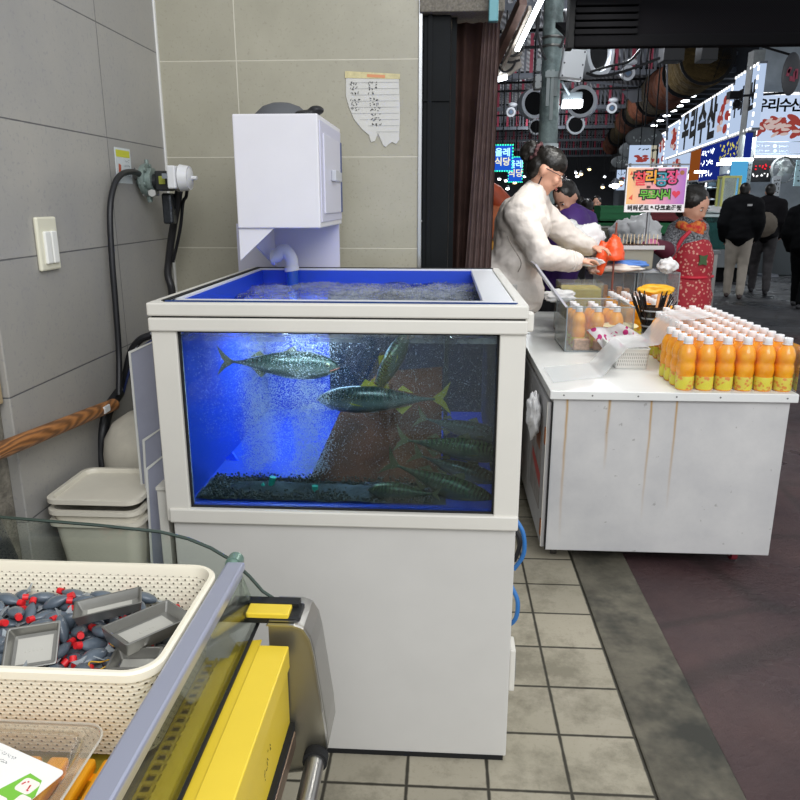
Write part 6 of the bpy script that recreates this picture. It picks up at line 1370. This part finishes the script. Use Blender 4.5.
# shop signs along the street
def sgtex(name, top, bot, strength):
    t = NT(name); sp = t.n('ShaderNodeSeparateXYZ'); t.l(t.obj(), sp.inputs[0])
    e = t.n('ShaderNodeEmission'); e.inputs[1].default_value = strength; e.inputs[0].default_value = lin(top); t.l(e.outputs[0], t.out.inputs[0]); return t.m
m_sg = sgtex('sign_face', 'c4d8f6', 'd6e4fa', .85); m_sgb = sgtex('sign_face_blue', '2438a0', '', .55); m_sgd = mat('sign_dark_ink', '08090c', .8, spec=.05)
m_fish = emit('sashimi_pink', 'c9564f', .5); m_fish2 = emit('sashimi_white', 'f2d9d4', .6); m_dot = emit('led_dot', 'ffffff', 1.6); m_yl = emit('yellow_ink', 'e8e060', .8)
def street_sign(lab, xa, xb, z0, z1, face_m=m_sg, txt=None, size=.8, pic=None, dots=True, scr=None, tpos=.5, ink=None):
    sa, sb_ = s_at(xa), s_at(xb); s0, s1 = min(sa, sb_), max(sa, sb_)
    o = thing('shop_sign', lab, 'sign', Lc((s0 + s1) / 2, 0, z0))
    lbox(MB(), 0, .12, s0 + .02, s1 - .02, z0, z1).build('light_box', face_m, o)
    b = MB(); lbox(b, -.004, .13, s0, s1, z1, z1 + .04); lbox(b, -.004, .13, s0, s1, z0 - .04, z0); b.build('sign_frame', m_chord, o)
    FMx = lambda s, z: Matrix.Translation(Lc(s, -.012, z)) @ Matrix.Rotation(-math.pi / 2 - ANG, 4, 'Z') @ Matrix.Rotation(math.pi / 2, 4, 'X')
    if txt:
        n = len(txt); wsp = (s1 - s0) * (.74 if pic else .9) / n
        b = MB()
        for i, ch in enumerate(txt):
            s = s1 - (s1 - s0) * .05 - wsp * (i + .5)
            add_me(b, text_mb(ch, size, FMx(s, z0 + (z1 - z0) * tpos) @ Matrix.Diagonal((max(.8, wsp / size * .95), 1, 1, 1)), .045 * size, .005))
        b.build('lettering', ink or m_sgd, o)
    if pic:
        b = MB(); sc0 = s0 + (s1 - s0) * pic[0]; R = random.Random(int(xa))
        for k in range(9): b.sph(Lc(sc0 + R.uniform(-.5, .5) * pic[1], -.01, (z0 + z1) / 2 + R.uniform(-.32, .32) * (z1 - z0)), (.02, .16 * pic[1] + .05, .10), 10, LM_.to_3x3().to_4x4())
        b.build('food_picture', m_fish, o)
        b = MB()
        for k in range(7): b.sph(Lc(sc0 + R.uniform(-.5, .5) * pic[1], -.02, (z0 + z1) / 2 + R.uniform(-.3, .3) * (z1 - z0)), (.02, .08 * pic[1] + .04, .05), 8, LM_.to_3x3().to_4x4())
        b.build('food_highlights', m_fish2, o)
    if dots:
        b = MB(); n = max(4, int((s1 - s0) / .22))
        for k in range(n):
            s = s0 + (k + .5) * (s1 - s0) / n
            for z in (z0 - .01, z1 + .01): lbox(b, -.03, -.005, s - .04, s + .04, z - .022, z + .022)
        for k in range(7):
            z = z0 + (k + .5) * (z1 - z0) / 7; lbox(b, -.03, -.005, s0 - .02, s0 + .03, z - .04, z + .04)
        b.build('bulb_border', m_dot, o)
    if scr:
        b = MB()
        for (fz, h, n, sd) in scr: scribble(b, FMx((s0 + s1) / 2, z0 + (z1 - z0) * fz), (s1 - s0) * .8, h, n, sd, r=h * .11)
        b.build('small_lettering', ink or m_yl, o)
    return o
zb = 2.86
street_sign('white backlit shop sign nearest the grey pillar with brush lettering', 744, 722, zb, 3.98, txt='우리수산', size=.55, tpos=.5)
street_sign('largest white backlit shop sign with brush lettering and a sashimi picture', 721, 674, zb, 3.88, txt='우리수산', size=1.05, pic=(.10, .9))
street_sign('small white sign with sashimi picture left of the largest shop sign', 673, 662, zb, 3.80, pic=(.5, 1.2))
street_sign('far narrow white shop sign beyond the small sashimi sign', 660, 654, zb - .2, 3.7, pic=(.5, 1))
street_sign('blue shop sign with yellow writing under the white one', 739, 712, 2.32, 2.80, m_sgb, dots=False, scr=[(.65, .2, 12, 91), (.25, .12, 8, 92)])
street_sign('taller blue shop sign with white writing beside the blue and yellow one', 711, 696, 2.0, 2.80, m_sgb, dots=False, scr=[(.8, .13, 6, 93), (.5, .13, 7, 94), (.2, .13, 6, 95)], ink=m_emd)
street_sign('orange picture sign under the far end of the largest sign', 694, 686, 2.05, 2.80, emit('sign_orange', 'b0602a', .5), dots=False)
street_sign('pale picture sign under the white signs, far end', 684, 664, 2.35, 2.80, m_sg, dots=False, pic=(.5, 1.2))
MBp = MB().box(axx(737, 15.8), axx(748, 15.8), 15.6, 15.9, 0, 4.3, .01)
struct('trim_4_pillar', MBp, mat('pillar_grey', '6a6f70', .6, var=.2))
# front-facing sign
fs = thing('shop_sign', 'square white backlit sign facing the street with brush lettering over a sashimi platter', 'sign', (6.9, 16.2, 2.35))
fx0, fx1, fz0, fz1 = axx(752, 16.2), axx(826, 16.2), azz(156, 16.2), azz(96, 16.2)
MB().box(fx0, fx1, 16.2, 16.32, fz0, fz1).build('light_box', sgtex('sign_face2', 'cbdcf8', '', .9), fs)
b = MB(); b.box(fx0 - .05, fx1, 16.19, 16.33, fz1, fz1 + .05).box(fx0 - .05, fx1, 16.19, 16.33, fz0 - .05, fz0).box(fx0 - .06, fx0, 16.19, 16.33, fz0 - .05, fz1 + .05); b.build('sign_frame', m_chord, fs)
b = MB(); cxm = (fx0 + fx1) / 2
for i, ch in enumerate('우리수산'): add_me(b, text_mb(ch, .27, face((axx(762 + i * 11.6, 16.2, 106), 16.19, azz(106, 16.2, 780))), .008, .004))
b.build('lettering', m_sgd, fs)
R = random.Random(77); b = MB(); b2 = MB()
for k in range(26):
    c = at(R.gauss(777, 11), R.gauss(127, 4), 16.185); b.sph(c, (.14, .012, .06), 10, Matrix.Rotation(R.uniform(-.8, .8), 4, 'Y'))
for k in range(18):
    c = at(R.gauss(777, 11), R.gauss(127, 4), 16.175); b2.sph(c, (.09, .012, .03), 8, Matrix.Rotation(R.uniform(-.8, .8), 4, 'Y'))
b.build('food_picture', m_fish, fs); b2.build('food_highlights', m_fish2, fs)
b = MB(); 
for (x0, x1, y0, y1) in ((750, 797, 142, 142.7), (750, 797, 154, 154.7), (750, 750.6, 142, 154.7), (796.4, 797, 142, 154.7)): b.box(axx(x0 + 2, 16.19), axx(x1 + 2, 16.19), 16.185, 16.195, azz(y1, 16.19), azz(y0, 16.19))
for (x, y) in ((757, 146), (757, 151), (776, 146), (776, 151)): scribble(b, face(at(x + 8, y, 16.185)), .26, .05, 8, x, r=.008); b.cyl(at(x - 1, y, 16.19), at(x - 1, y, 16.17), .035, n=12)
b.build('menu_lettering', mat('menu_grey', '5a6674', .6), fs)
b = MB()
for k in range(12):
    x = fx0 + (fx1 - fx0) * (k + .5) / 12
    for z in (fz0 - .02, fz1 + .02): b.box(x - .05, x + .05, 16.16, 16.19, z - .025, z + .025)
for k in range(9): z = fz0 + (fz1 - fz0) * (k + .5) / 9; b.box(fx0 - .05, fx0, 16.16, 16.19, z - .05, z + .05)
b.build('bulb_border', m_dot, fs)
# oval sign at top right
c = at(791, 74, 14.5); o = thing('oval_sign', 'dark oval projecting sign with a faint red emblem at the top right', 'sign', c)
MB().sph(c, (.16, .05, .36), 24).build('board', mat('oval_dark', '3a3c40', .5), o, True); b = MB(); scribble(b, face(c - V((0, .052, 0))), .2, .34, 3, 5, r=.025); b.build('red_emblem', mat('emblem_red', '8a3048', .5), o); MB().cyl(c + V((0, 0, .3)), c + V((-.9, 1.2, .9)), .02).build('bracket', m_iron, o)
c = at(740, 96, 15.2); o = thing('wall_camera', 'small dark camera on an arm in front of the grey pillar', 'camera', c)
MB().box(c.x - .22, c.x + .0, 15.1, 15.3, c.z - .05, c.z + .08, .01).build('camera_body', m_iron, o); MB().beam(c, c + V((1.0, .4, .1)), .04, .04).build('arm', m_iron, o); MB().sph(c + V((-.04, 0, -.14)), .08, 12).build('dome', m_iron, o, True)
# shop front under the signs
cnt = thing('fish_counter', 'long low steel counter of the seafood shop behind the red apron', 'counter', (5.4, 15, 0))
sA, sB = s_at(742) - 1.2, s_at(700)
lbox(MB(), -.80, .05, -1.4, 9, .28, .62, .01).build('steel_base', mat('counter_steel', '8d9396', .4, .6), cnt)
lbox(MB(), -.75, .0, -1.3, 9, 0, .28).build('plinth', m_iron, cnt)
m_aqg = clear('aquarium_glass', 'a9d3d0', 1.0, .05, .15, '7fb0ae'); m_aqw = mat('aquarium_water', '63b3ae', .2, var=.3, vs=3)
for i, (a, c_, lab) in enumerate(((-1.3, .35, 'teal glass fish tank with white lid nearest on the seafood counter'), (.45, 2.1, 'teal glass fish tank with white lid second on the seafood counter'))):
    aq = thing('shop_aquarium', lab, 'aquarium', Lc((a + c_) / 2, 0, .62))
    lbox(MB(), -.75, .0, a, c_, .62, 1.22, .01).build('glass', m_aqg, aq); lbox(MB(), -.72, -.03, a + .03, c_ - .03, .63, 1.12).build('water', m_aqw, aq); lbox(MB(), -.78, .03, a - .02, c_ + .02, 1.22, 1.27, .01).build('rim', mat('aq_rim', 'dcebea', .4), aq)
    b = MB(); crumple(b, Lc((a + c_) / 2, -.38, 1.33), (.36, .75, .10), seed=60 + i, amp=.2); b.build('plastic_cover', m_bag, aq, 'all')
# clutter on and behind the counter
RG = random.Random(21); m_gl = [mat('goods_' + c_, c_, .6, var=.2, vs=6) for c_ in ('c9d0d4', '8fa3ad', 'd8d6cf', '4b5a66', 'a3b7a6', 'e3dccb', '39424a', '6f8ba0', 'b8a08c', '2a2f35')]
for i in range(44):
    s = RG.uniform(2.4, 12); t_ = RG.uniform(.6, 1.5); z = RG.choice((.9, 1.3, 1.6, 1.9, 2.15)); w_ = RG.uniform(.08, .22); h_ = RG.uniform(.12, .38)
    b = MB()
    if i % 3: lbox(b, t_ - w_, t_ + w_, s - w_, s + w_, z, z + h_, .02); lbox(b, t_ - w_ * 1.05, t_ + w_ * 1.05, s - w_ * 1.05, s + w_ * 1.05, z + h_ * .85, z + h_, .01)
    else: b.lathe([(0, 0), (w_ * .8, 0), (w_, h_ * .6), (w_ * .5, h_ * .85), (w_ * .5, h_), (0, h_)], Lc(s, t_, z), 14)
    tag(b.build('shop_goods', m_gl[i % 10], None), 'small packaged goods on the lit shelves of the seafood shop', 'goods', 'goods on the seafood shop shelves')
sh_ = thing('shop_shelves', 'lit pale shelves behind the seafood counter', 'shelf', Lc(5, 1, 0))
b = MB()
for z in (.88, 1.28, 1.58, 1.88, 2.13): lbox(b, .3, 1.69, 2.0, 12.4, z - .03, z)
b.build('shelf_boards', mat('shelf_pale', 'aab4ba', .5), sh_)
b = MB()
for s in (2, 4.6, 7.2, 9.8, 12.3): lbox(b, .32, .36, s, s + .05, 0, 2.3)
b.build('shelf_posts', m_ss, sh_)
lbox(MB(), 1.7, 1.78, 2.0, 12.4, 0, 2.8).build('shelf_back', mat('shelf_back', 'c3ccd2', .6, var=.15, vs=1.5), sh_)
for (x, y, w_, Y, lab) in ((737, 160, .55, 15.5, 'bright fluorescent lamp under the blue signs next to the pillar'), (728, 164, .4, 16.5, 'second bright fluorescent lamp under the blue signs'), (703, 172, .35, 19, 'far fluorescent lamp under the taller blue sign')):
    c = at(x, y, Y); tag(MB().box(c.x - w_ / 2, c.x + w_ / 2, Y - .1, Y + .1, c.z - .02, c.z + .03, .005).build('fluorescent_lamp', m_emw, None), lab, 'lamp')
yf = thing('framed_case', 'upright glass case with a pale yellow frame in front of the shop', 'case', (5.7, 15.4, .6))
x0, x1, z0, z1 = axx(722, 15.2), axx(741, 15.2), azz(208, 15.2), azz(176, 15.2)
rim(MB(), x0, x1, 15.1, 15.4, z0, z1, .04).build('frame', mat('case_yellow', 'cfd07a', .4), yf); MB().box(x0 + .03, x1 - .03, 15.12, 15.14, z0 + .03, z1 - .03).build('glass', m_ac, yf); MB().box(x0 + .04, x1 - .04, 15.3, 15.36, z0 + .03, z1 - .03).build('back_panel', mat('case_back', 'a9b6ba', .5), yf); MB().box(x0, x1, 15.1, 15.4, .6, z0).build('case_base', mat('case_base', '7c868a', .5), yf)
c = at(738, 183, 15.45); tag(MB().box(c.x - .14, c.x + .16, 15.45, 15.55, c.z - .4, c.z + .45, .01).build('lit_panel', emit('panel_cyan', '5ab4e8', .8), None), 'glowing light blue panel beside the yellow framed case', 'panel')
lb_ = thing('led_board', 'black display board with red digits below the square white sign', 'display board', (6.4, 16.1, 1.9))
x0, x1, z0, z1 = axx(751, 16.1), axx(772, 16.1), azz(182, 16.1), azz(160, 16.1)
MB().box(x0, x1, 16.1, 16.2, z0, z1, .01).build('board', m_iron, lb_)
b = MB(); scribble(b, face(((x0 + x1) / 2, 16.09, z0 + (z1 - z0) * .68)), .34, .14, 5, 3, r=.014); b.build('red_digits', emit('led_red', 'ff3040', 1.0), lb_)
b = MB(); scribble(b, face(((x0 + x1) / 2, 16.09, z0 + (z1 - z0) * .28)), .34, .09, 5, 4, r=.010); b.build('white_text', m_dot, lb_)
fn_ = thing('pedestal_fan', 'large grey wire fan below the square white sign', 'fan', (6.9, 15.9, 0))
c = at(783, 170, 15.9); RM = Matrix.Translation(c) @ Matrix.Rotation(Rd(82), 4, 'X') @ Matrix.Rotation(.2, 4, 'Y')
b = MB(); b.lathe([(.255, -.05), (.265, 0), (.255, .05)], n=30)
for k in range(36): b.tube([RM.to_3x3().inverted() @ V((0, 0, 0)) + V((.03 * math.cos(k * .1745), .03 * math.sin(k * .1745), .09)), V((.16 * math.cos(k * .1745), .16 * math.sin(k * .1745), .085)), V((.26 * math.cos(k * .1745), .26 * math.sin(k * .1745), .0))], .003, 4)
b.xf(RM).build('wire_cage', mat('cage_grey', '8d9090', .4, .5), fn_)
b = MB(); [b.box(.02, .22, -.06, .06, 0, .008, 0, Matrix.Rotation(k * 2.094, 4, 'Z') @ Matrix.Rotation(.35, 4, 'X')) for k in range(3)]; b.xf(RM).build('blades', mat('fan_blade', '6e7676', .4), fn_)
MB().lathe([(0, .095), (.05, .09), (.055, -.08), (0, -.12)], n=18).xf(RM).build('motor_hub', mat('hub_grey', 'a4a8a8', .4), fn_, True); MB().cyl((c.x, 15.98, 0), (c.x, 15.98, c.z), .025).lathe([(0, 0), (.22, 0), (.2, .04), (0, .06)], (c.x, 15.98, 0), 20).build('stand', m_bal, fn_, True)
for (x0_, x1_, y0_, y1_, c_, lab) in ((744, 750, 160, 184, '9aa4a6', 'narrow notice strip on the pillar left of the display board'), (773, 779, 176, 196, 'a7adb3', 'pale notice below the wire fan'), (797, 812, 160, 186, '9fc0c8', 'pale blue notice right of the wire fan')):
    o = thing('notice', lab, 'notice', at(x0_, y1_, 15.58)); a = at(x0_, y0_, 15.55); e = at(x1_, y1_, 15.55)
    MB().box(a.x, e.x, 15.55, 15.57, e.z, a.z).build('sheet', mat('notice_' + c_, c_, .6), o); b = MB()
    for k in range(4): scribble(b, face(((a.x + e.x) / 2, 15.545, e.z + (a.z - e.z) * (.2 + .2 * k))), (e.x - a.x) * .8, .05, 3, k + 7, r=.008)
    b.build('print', m_sgd, o)
# wares stand right of the walkers
tag(MB().box(6.5, 9.5, 16.1, 16.6, 0, 1.05, .02).box(6.5, 9.5, 16.05, 16.65, 1.05, 1.1).build('shop_counter', mat('dark_counter', '3c4347', .5), None), 'dark grey shop counter behind the walkers below the square white sign', 'counter')

# left aisle signs
for i, (x0_, x1_, y0_, y1_, Y, lab) in enumerate(((493, 512, 145, 171, 14, 'blue lit restaurant sign with green bulb border on the left, the nearer one'), (509, 522, 157, 182, 19, 'blue lit restaurant sign half hidden behind the nearer one'))):
    a = at(x0_, y0_, Y); e = at(x1_, y1_, Y); o = thing('restaurant_sign', lab, 'sign', V((a.x, Y, e.z)))
    MB().box(a.x, e.x, Y, Y + .1, e.z, a.z, .01).build('light_box', emit('sign_cobalt', '1f55c8', 1.1), o)
    cx_, cz_, hh = (a.x + e.x) / 2, (a.z + e.z) / 2, a.z - e.z
    b = MB(); add_me(b, text_mb('올레', hh * .34, face((cx_, Y - .01, cz_ + hh * .2)), .004, .004)); b.build('top_lettering', emit('cyan_letter', 'a8e4ff', 1.6), o)
    b = MB(); add_me(b, text_mb('식당', hh * .34, face((cx_, Y - .01, cz_ - hh * .16)), .004, .004)); b.build('bottom_lettering', emit('cream_letter', 'e8e4c0', 1.2), o)
    b = MB()
    for k in range(9):
        for z in (a.z, e.z): b.box(a.x + (e.x - a.x) * k / 8 - .012, a.x + (e.x - a.x) * k / 8 + .012, Y - .02, Y, z - .012, z + .012)
        for x in (a.x, e.x): b.box(x - .012, x + .012, Y - .02, Y, e.z + hh * k / 8 - .012, e.z + hh * k / 8 + .012)
    b.build('bulb_border', emit('led_green', '38e8b0', 2), o)
    MB().cyl((cx_, Y + .05, a.z), (cx_, Y + .05, a.z + 2.2), .012).build('hanger_rod', m_iron, o)
# orange parasol folded and crates left
pr_ = thing('folded_parasol', 'folded orange-red parasol slanting behind the white jacket', 'parasol', at(495, 260, 6.2))
MB().tube([at(484, 184, 6.2), at(493, 194, 6.2), at(505, 208, 6.2), at(512, 220, 6.2)], [.05, .085, .09, .04], 16).build('canopy', mat('parasol_orange', 'b04a28', .6, var=.25, vs=8, bstr=.4, bs=12), pr_, True)
MB().cyl(at(505, 208, 6.2), at(520, 228, 6.2), .015).build('shaft', m_ss, pr_, True)
for (y0_, y1_, c_, lab) in ((205, 238, 'b8643a', 'orange-brown sack stacked under the folded parasol, top one'), (240, 268, 'c08a34', 'ochre sack under the orange-brown one beside the curtains')):
    a = at(484, y0_, 6.3); e = at(502, y1_, 6.3); b = MB(); b.box(a.x, e.x, 6.1, 6.5, e.z, a.z, .04, seg=4); tag(b.build('goods_sack', mat('sack_' + c_, c_, .7, var=.3, vs=9, bstr=.4, bs=14), None, True), lab, 'sack')
tag(MB().box(axx(484, 6.3), axx(506, 6.3), 6.1, 6.5, 0, azz(269, 6.3), .01).build('wooden_stand', mat('stand_brown', '4a3a2c', .8), None), 'brown wooden stand carrying the sacks beside the curtains', 'stand')
# middle stall: table, green and red crates, steel tub, bags
ms = thing('market_table', 'low market table with crates and bags behind the skewer tray', 'table', (2.4, 9.2, 0))
MB().box(1.62, 3.1, 8.6, 9.8, .93, .97, .005).build('tabletop', mat('table_grey', '7c8082', .5), ms)
for (x, y) in ((1.66, 8.64), (3.06, 8.64), (1.66, 9.76), (3.06, 9.76)): MB().box(x - .02, x + .02, y - .02, y + .02, 0, .93).build('leg', m_ss, ms)
def crate(x0, x1, y0, y1, z0, z1, m_, lab, grp=None):
    o = thing('plastic_crate', lab, 'crate', ((x0 + x1) / 2, (y0 + y1) / 2, z0), grp); b = MB(); w_ = .02
    b.box(x0, x1, y0, y0 + w_, z0, z1).box(x0, x1, y1 - w_, y1, z0, z1).box(x0, x0 + w_, y0 + w_, y1 - w_, z0, z1).box(x1 - w_, x1, y0 + w_, y1 - w_, z0, z1).box(x0, x1, y0, y1, z0, z0 + w_); b.build('crate_walls', m_, o)
    b = MB()
    for f_ in (.25, .6, .93): b.box(x0 - .008, x1 + .008, y0 - .01, y0, z0 + (z1 - z0) * f_ - .008, z0 + (z1 - z0) * f_ + .012)
    b.build('crate_ribs', m_, o); return o
m_gc = mat('crate_green', '157a45', .5); m_rc2 = mat('crate_red', '7a1c28', .5)
crate(1.80, 2.36, 8.9, 9.3, 1.27, 1.46, m_gc, 'green plastic crate on top of the stack behind the skewer tray')
crate(1.78, 2.75, 8.92, 9.28, 1.12, 1.265, m_gc, 'wide green plastic crate lower in the stack behind the skewer tray')
crate(2.38, 2.78, 8.9, 9.3, 1.27, 1.44, m_rc2, 'dark red plastic crate beside the top green crate')
crate(1.80, 2.7, 8.95, 9.25, .972, 1.115, mat('crate_grey', '80868a', .5), 'grey plastic crate lowest of the stack on the market table')
o = thing('steel_tub', 'square steel tub standing in front of the green crates', 'tub', (1.9, 8.7, .97)); MB().box(1.70, 2.10, 8.62, 8.86, .971, 1.22, .01).build('tub_body', m_ssd, o); MB().box(1.68, 2.12, 8.60, 8.88, 1.22, 1.235).build('tub_rim', m_ss, o)
for i, (x, y, Y, r, lab) in enumerate(((625, 232, 8.4, .16, 'clear plastic bag bundle in front of the green crates'), (640, 231, 8.4, .2, 'larger clear plastic bag bundle left of the sign pole'), (648, 240, 7.6, .11, 'small bag bundle right behind the skewer cups'))):
    b = MB(); c = at(x, y, Y); crumple(b, c, (r, r * .7, r * .8), seed=70 + i, amp=.35); tag(b.build('bag_bundle', m_bag, None, 'all'), lab, 'bag')
tag(MB().box(1.45, 2.5, 7.5, 8.5, 0, 1.03, .01).box(1.43, 2.52, 7.45, 8.52, 1.03, 1.06).build('side_table', mat('side_table', '54585c', .6), None), 'grey side table carrying the clear bag bundles', 'table')
# far stalls: counters with goods, hanging lamps
warm = emit('lamp_warm', 'ffdf9c', 5)
for i in range(26):
    Y = RG.uniform(13, 44); x = RG.choice((RG.uniform(499, 535), RG.uniform(565, 612), RG.uniform(600, 655))); y = RG.uniform(168, 190); c = at(x, y, Y)
    o = thing('hanging_lamp', 'small lamp glowing over the far market stalls', 'lamp', c, 'far stall lamps')
    MB().sph(c, (.07, .07, .045), 12).build('bulb', warm if i % 3 == 0 else m_emw, o, True); MB().cyl(c + V((0, 0, .04)), c + V((0, 0, .13)), .09, .03, n=14).build('shade', m_bal, o, True); MB().cyl(c + V((0, 0, .15)), V((c.x, c.y, min(6.4, c.z + 3))), .006, n=6).build('cord', m_iron, o)
fc = ['7d2a2a', '2c6a50', 'b8b4aa', 'c88a3c', '3a5a8c', '8c4a2c', 'd4cfc4', '5a2c50', '2a6a7a', 'a88a6a']
for i in range(46):
    Y = 15.2 + (i // 3) * 1.9 + RG.uniform(0, .5); X = (.07 * Y, .135 * Y + .1, .205 * Y + .2)[i % 3] + RG.uniform(-.15, .15)
    if X < .7: X = .75
    h = RG.uniform(.8, 1.05); w_ = RG.uniform(.2, .36); o = thing('stall_stand', 'far market stand with heaped goods in the dim aisle', 'stand', (X, Y, 0), 'far market stands')
    MB().box(X - w_, X + w_, Y - .3, Y + .3, 0, h, .02).build('stand_body', mat('fs_' + fc[i % 10], fc[i % 10], .6, var=.3, vs=3), o)
    b = MB(); crumple(b, (X, Y, h + .08), (w_ * .9, .28, .12), seed=i, amp=.4, f=3.5); b.build('heaped_goods', mat('fg_' + fc[(i * 3 + 2) % 10], fc[(i * 3 + 2) % 10], .6, var=.5, vs=6), o)
    if i % 4 == 0: MB().box(X - w_, X + w_, Y + .2, Y + .25, h, h + .3).build('stand_banner', mat('fb_' + fc[(i + 5) % 10], fc[(i + 5) % 10], .6, var=.3), o)
for i, (x, y, Y, w_, h_, m_, lab) in enumerate(((640, 156, 16, .42, .42, m_sg, 'small white sashimi sign hanging above the pink market sign'), (653, 160, 17, .12, .6, emit('strip_pale', 'ddd8c0', .6), 'narrow vertical bulb strip sign right of the small sashimi sign'), (621, 180, 24, .25, .6, m_sg, 'narrow pale blue sign far down the street left of the pink sign'))):
    c = at(x, y, Y); o = thing('hanging_sign', lab, 'sign', c); MB().box(c.x - w_ / 2 * 1.0, c.x + w_ / 2, Y, Y + .06, c.z - h_ / 2, c.z + h_ / 2).build('light_box', m_, o)
    b = MB(); R = random.Random(i)
    for k in range(8): b.sph(c + V((R.uniform(-.35, .35) * w_, -.01, R.uniform(-.35, .1) * h_)), (w_ * .15, .01, h_ * .06), 8)
    b.build('food_picture', m_fish, o)
    b = MB(); scribble(b, face(c + V((0, -.02, h_ * .32))), w_ * .8, h_ * .14, 4, i, r=.01); b.build('lettering', m_sgd, o)
    MB().cyl((c.x, Y + .03, c.z + h_ / 2), (c.x, Y + .03, c.z + 2.4), .01).build('hanger_rod', m_iron, o)
for k in range(3):
    c = at((634, 622, 644)[k], (150, 162, 138)[k], (22, 30, 18)[k]); o = thing('round_banner', ('middle', 'farthest', 'nearest')[k] + ' dim oval banner hanging below the wrapped duct', 'banner', c)
    MB().cyl(c + V((0, 0, .2)), V((c.x, c.y, 5.9)), .015).build('hanger_rod', m_iron, o); MB().sph(c, (.42, .05, .24), 22).build('board', mat('banner_grey', '4a4e50', .7, var=.2), o, True); b = MB(); scribble(b, face(c - V((0, .055, 0))), .5, .16, 4, k, r=.012); b.build('lettering', mat('banner_text', '8a9290', .6), o)
# ------------------------------------------------------------------ light
w = bpy.data.worlds.new('world'); SC.world = w; w.use_nodes = True
bg = w.node_tree.nodes['Background']; bg.inputs[0].default_value = (.93, .96, 1, 1); bg.inputs[1].default_value = .85
def area(name, loc, target, sx, sy, power, col=(1, 1, 1)):
    ld = bpy.data.lights.new(name, 'AREA'); ld.shape = 'RECTANGLE'; ld.size = sx; ld.size_y = sy; ld.energy = power; ld.color = col
    o = bpy.data.objects.new(name, ld); COL.objects.link(o); o.location = loc
    o.rotation_euler = (V(target) - V(loc)).to_track_quat('-Z', 'Y').to_euler(); return o
area('open_sky_over_street', (1.6, -2.2, 4.2), (0, 2.2, .7), 4, 3, 230, (.97, .98, 1))
area('tank_lamp', (-.46, 2.3, 1.165), (-.5, 2.35, .7), .3, .4, 9.5, (.6, .75, 1))
area('fish_fill_light', (-.33, 1.80, 1.168), (-.36, 2.0, .8), .36, .05, 1.9, (.85, .92, 1))  # added fill that brightens the fish from the front, not a real lamp
area('stall_lamp', (1.1, 3.6, 2.5), (1.0, 3.5, .7), 1.2, .3, 22, (1, .98, .93))
area('shop_lamp', (6.3, 15.7, 2.7), (5.9, 16.5, .6), 1.5, .4, 60, (.9, .97, 1))
area('shop_lamp_far', (7.2, 21, 2.6), (7.4, 22, .6), 1, 4, 120, (.9, .97, 1))
def bulb(loc, p, r=.25, col=(.93, .96, 1)):
    ld = bpy.data.lights.new('arcade_fill', 'POINT'); ld.energy = p; ld.shadow_soft_size = r; ld.color = col; o = bpy.data.objects.new('arcade_fill', ld); COL.objects.link(o); o.location = loc  # unseen point lights added to brighten roof, trusses and pole
for p in ((2.2, 12, 4.2), (3.0, 20, 4.4), (4.2, 28, 4.4), (4.5, 38, 4.4), (5.5, 50, 4.4)): bulb(p, 330)
bulb((1.0, 9.5, 3.4), 45); bulb((1.0, 4.6, 2.95), 14, .12)
bpy.data.scenes.remove(TS)
vs = SC.view_settings; vs.view_transform = 'Standard'; vs.look = 'None'; vs.gamma = 1; vs.use_curve_mapping = False; vs.exposure = 0
SC.cycles.use_denoising = True
SC.cycles.max_bounces = 10; SC.cycles.transparent_max_bounces = 24; SC.cycles.caustics_reflective = False; SC.cycles.caustics_refractive = False
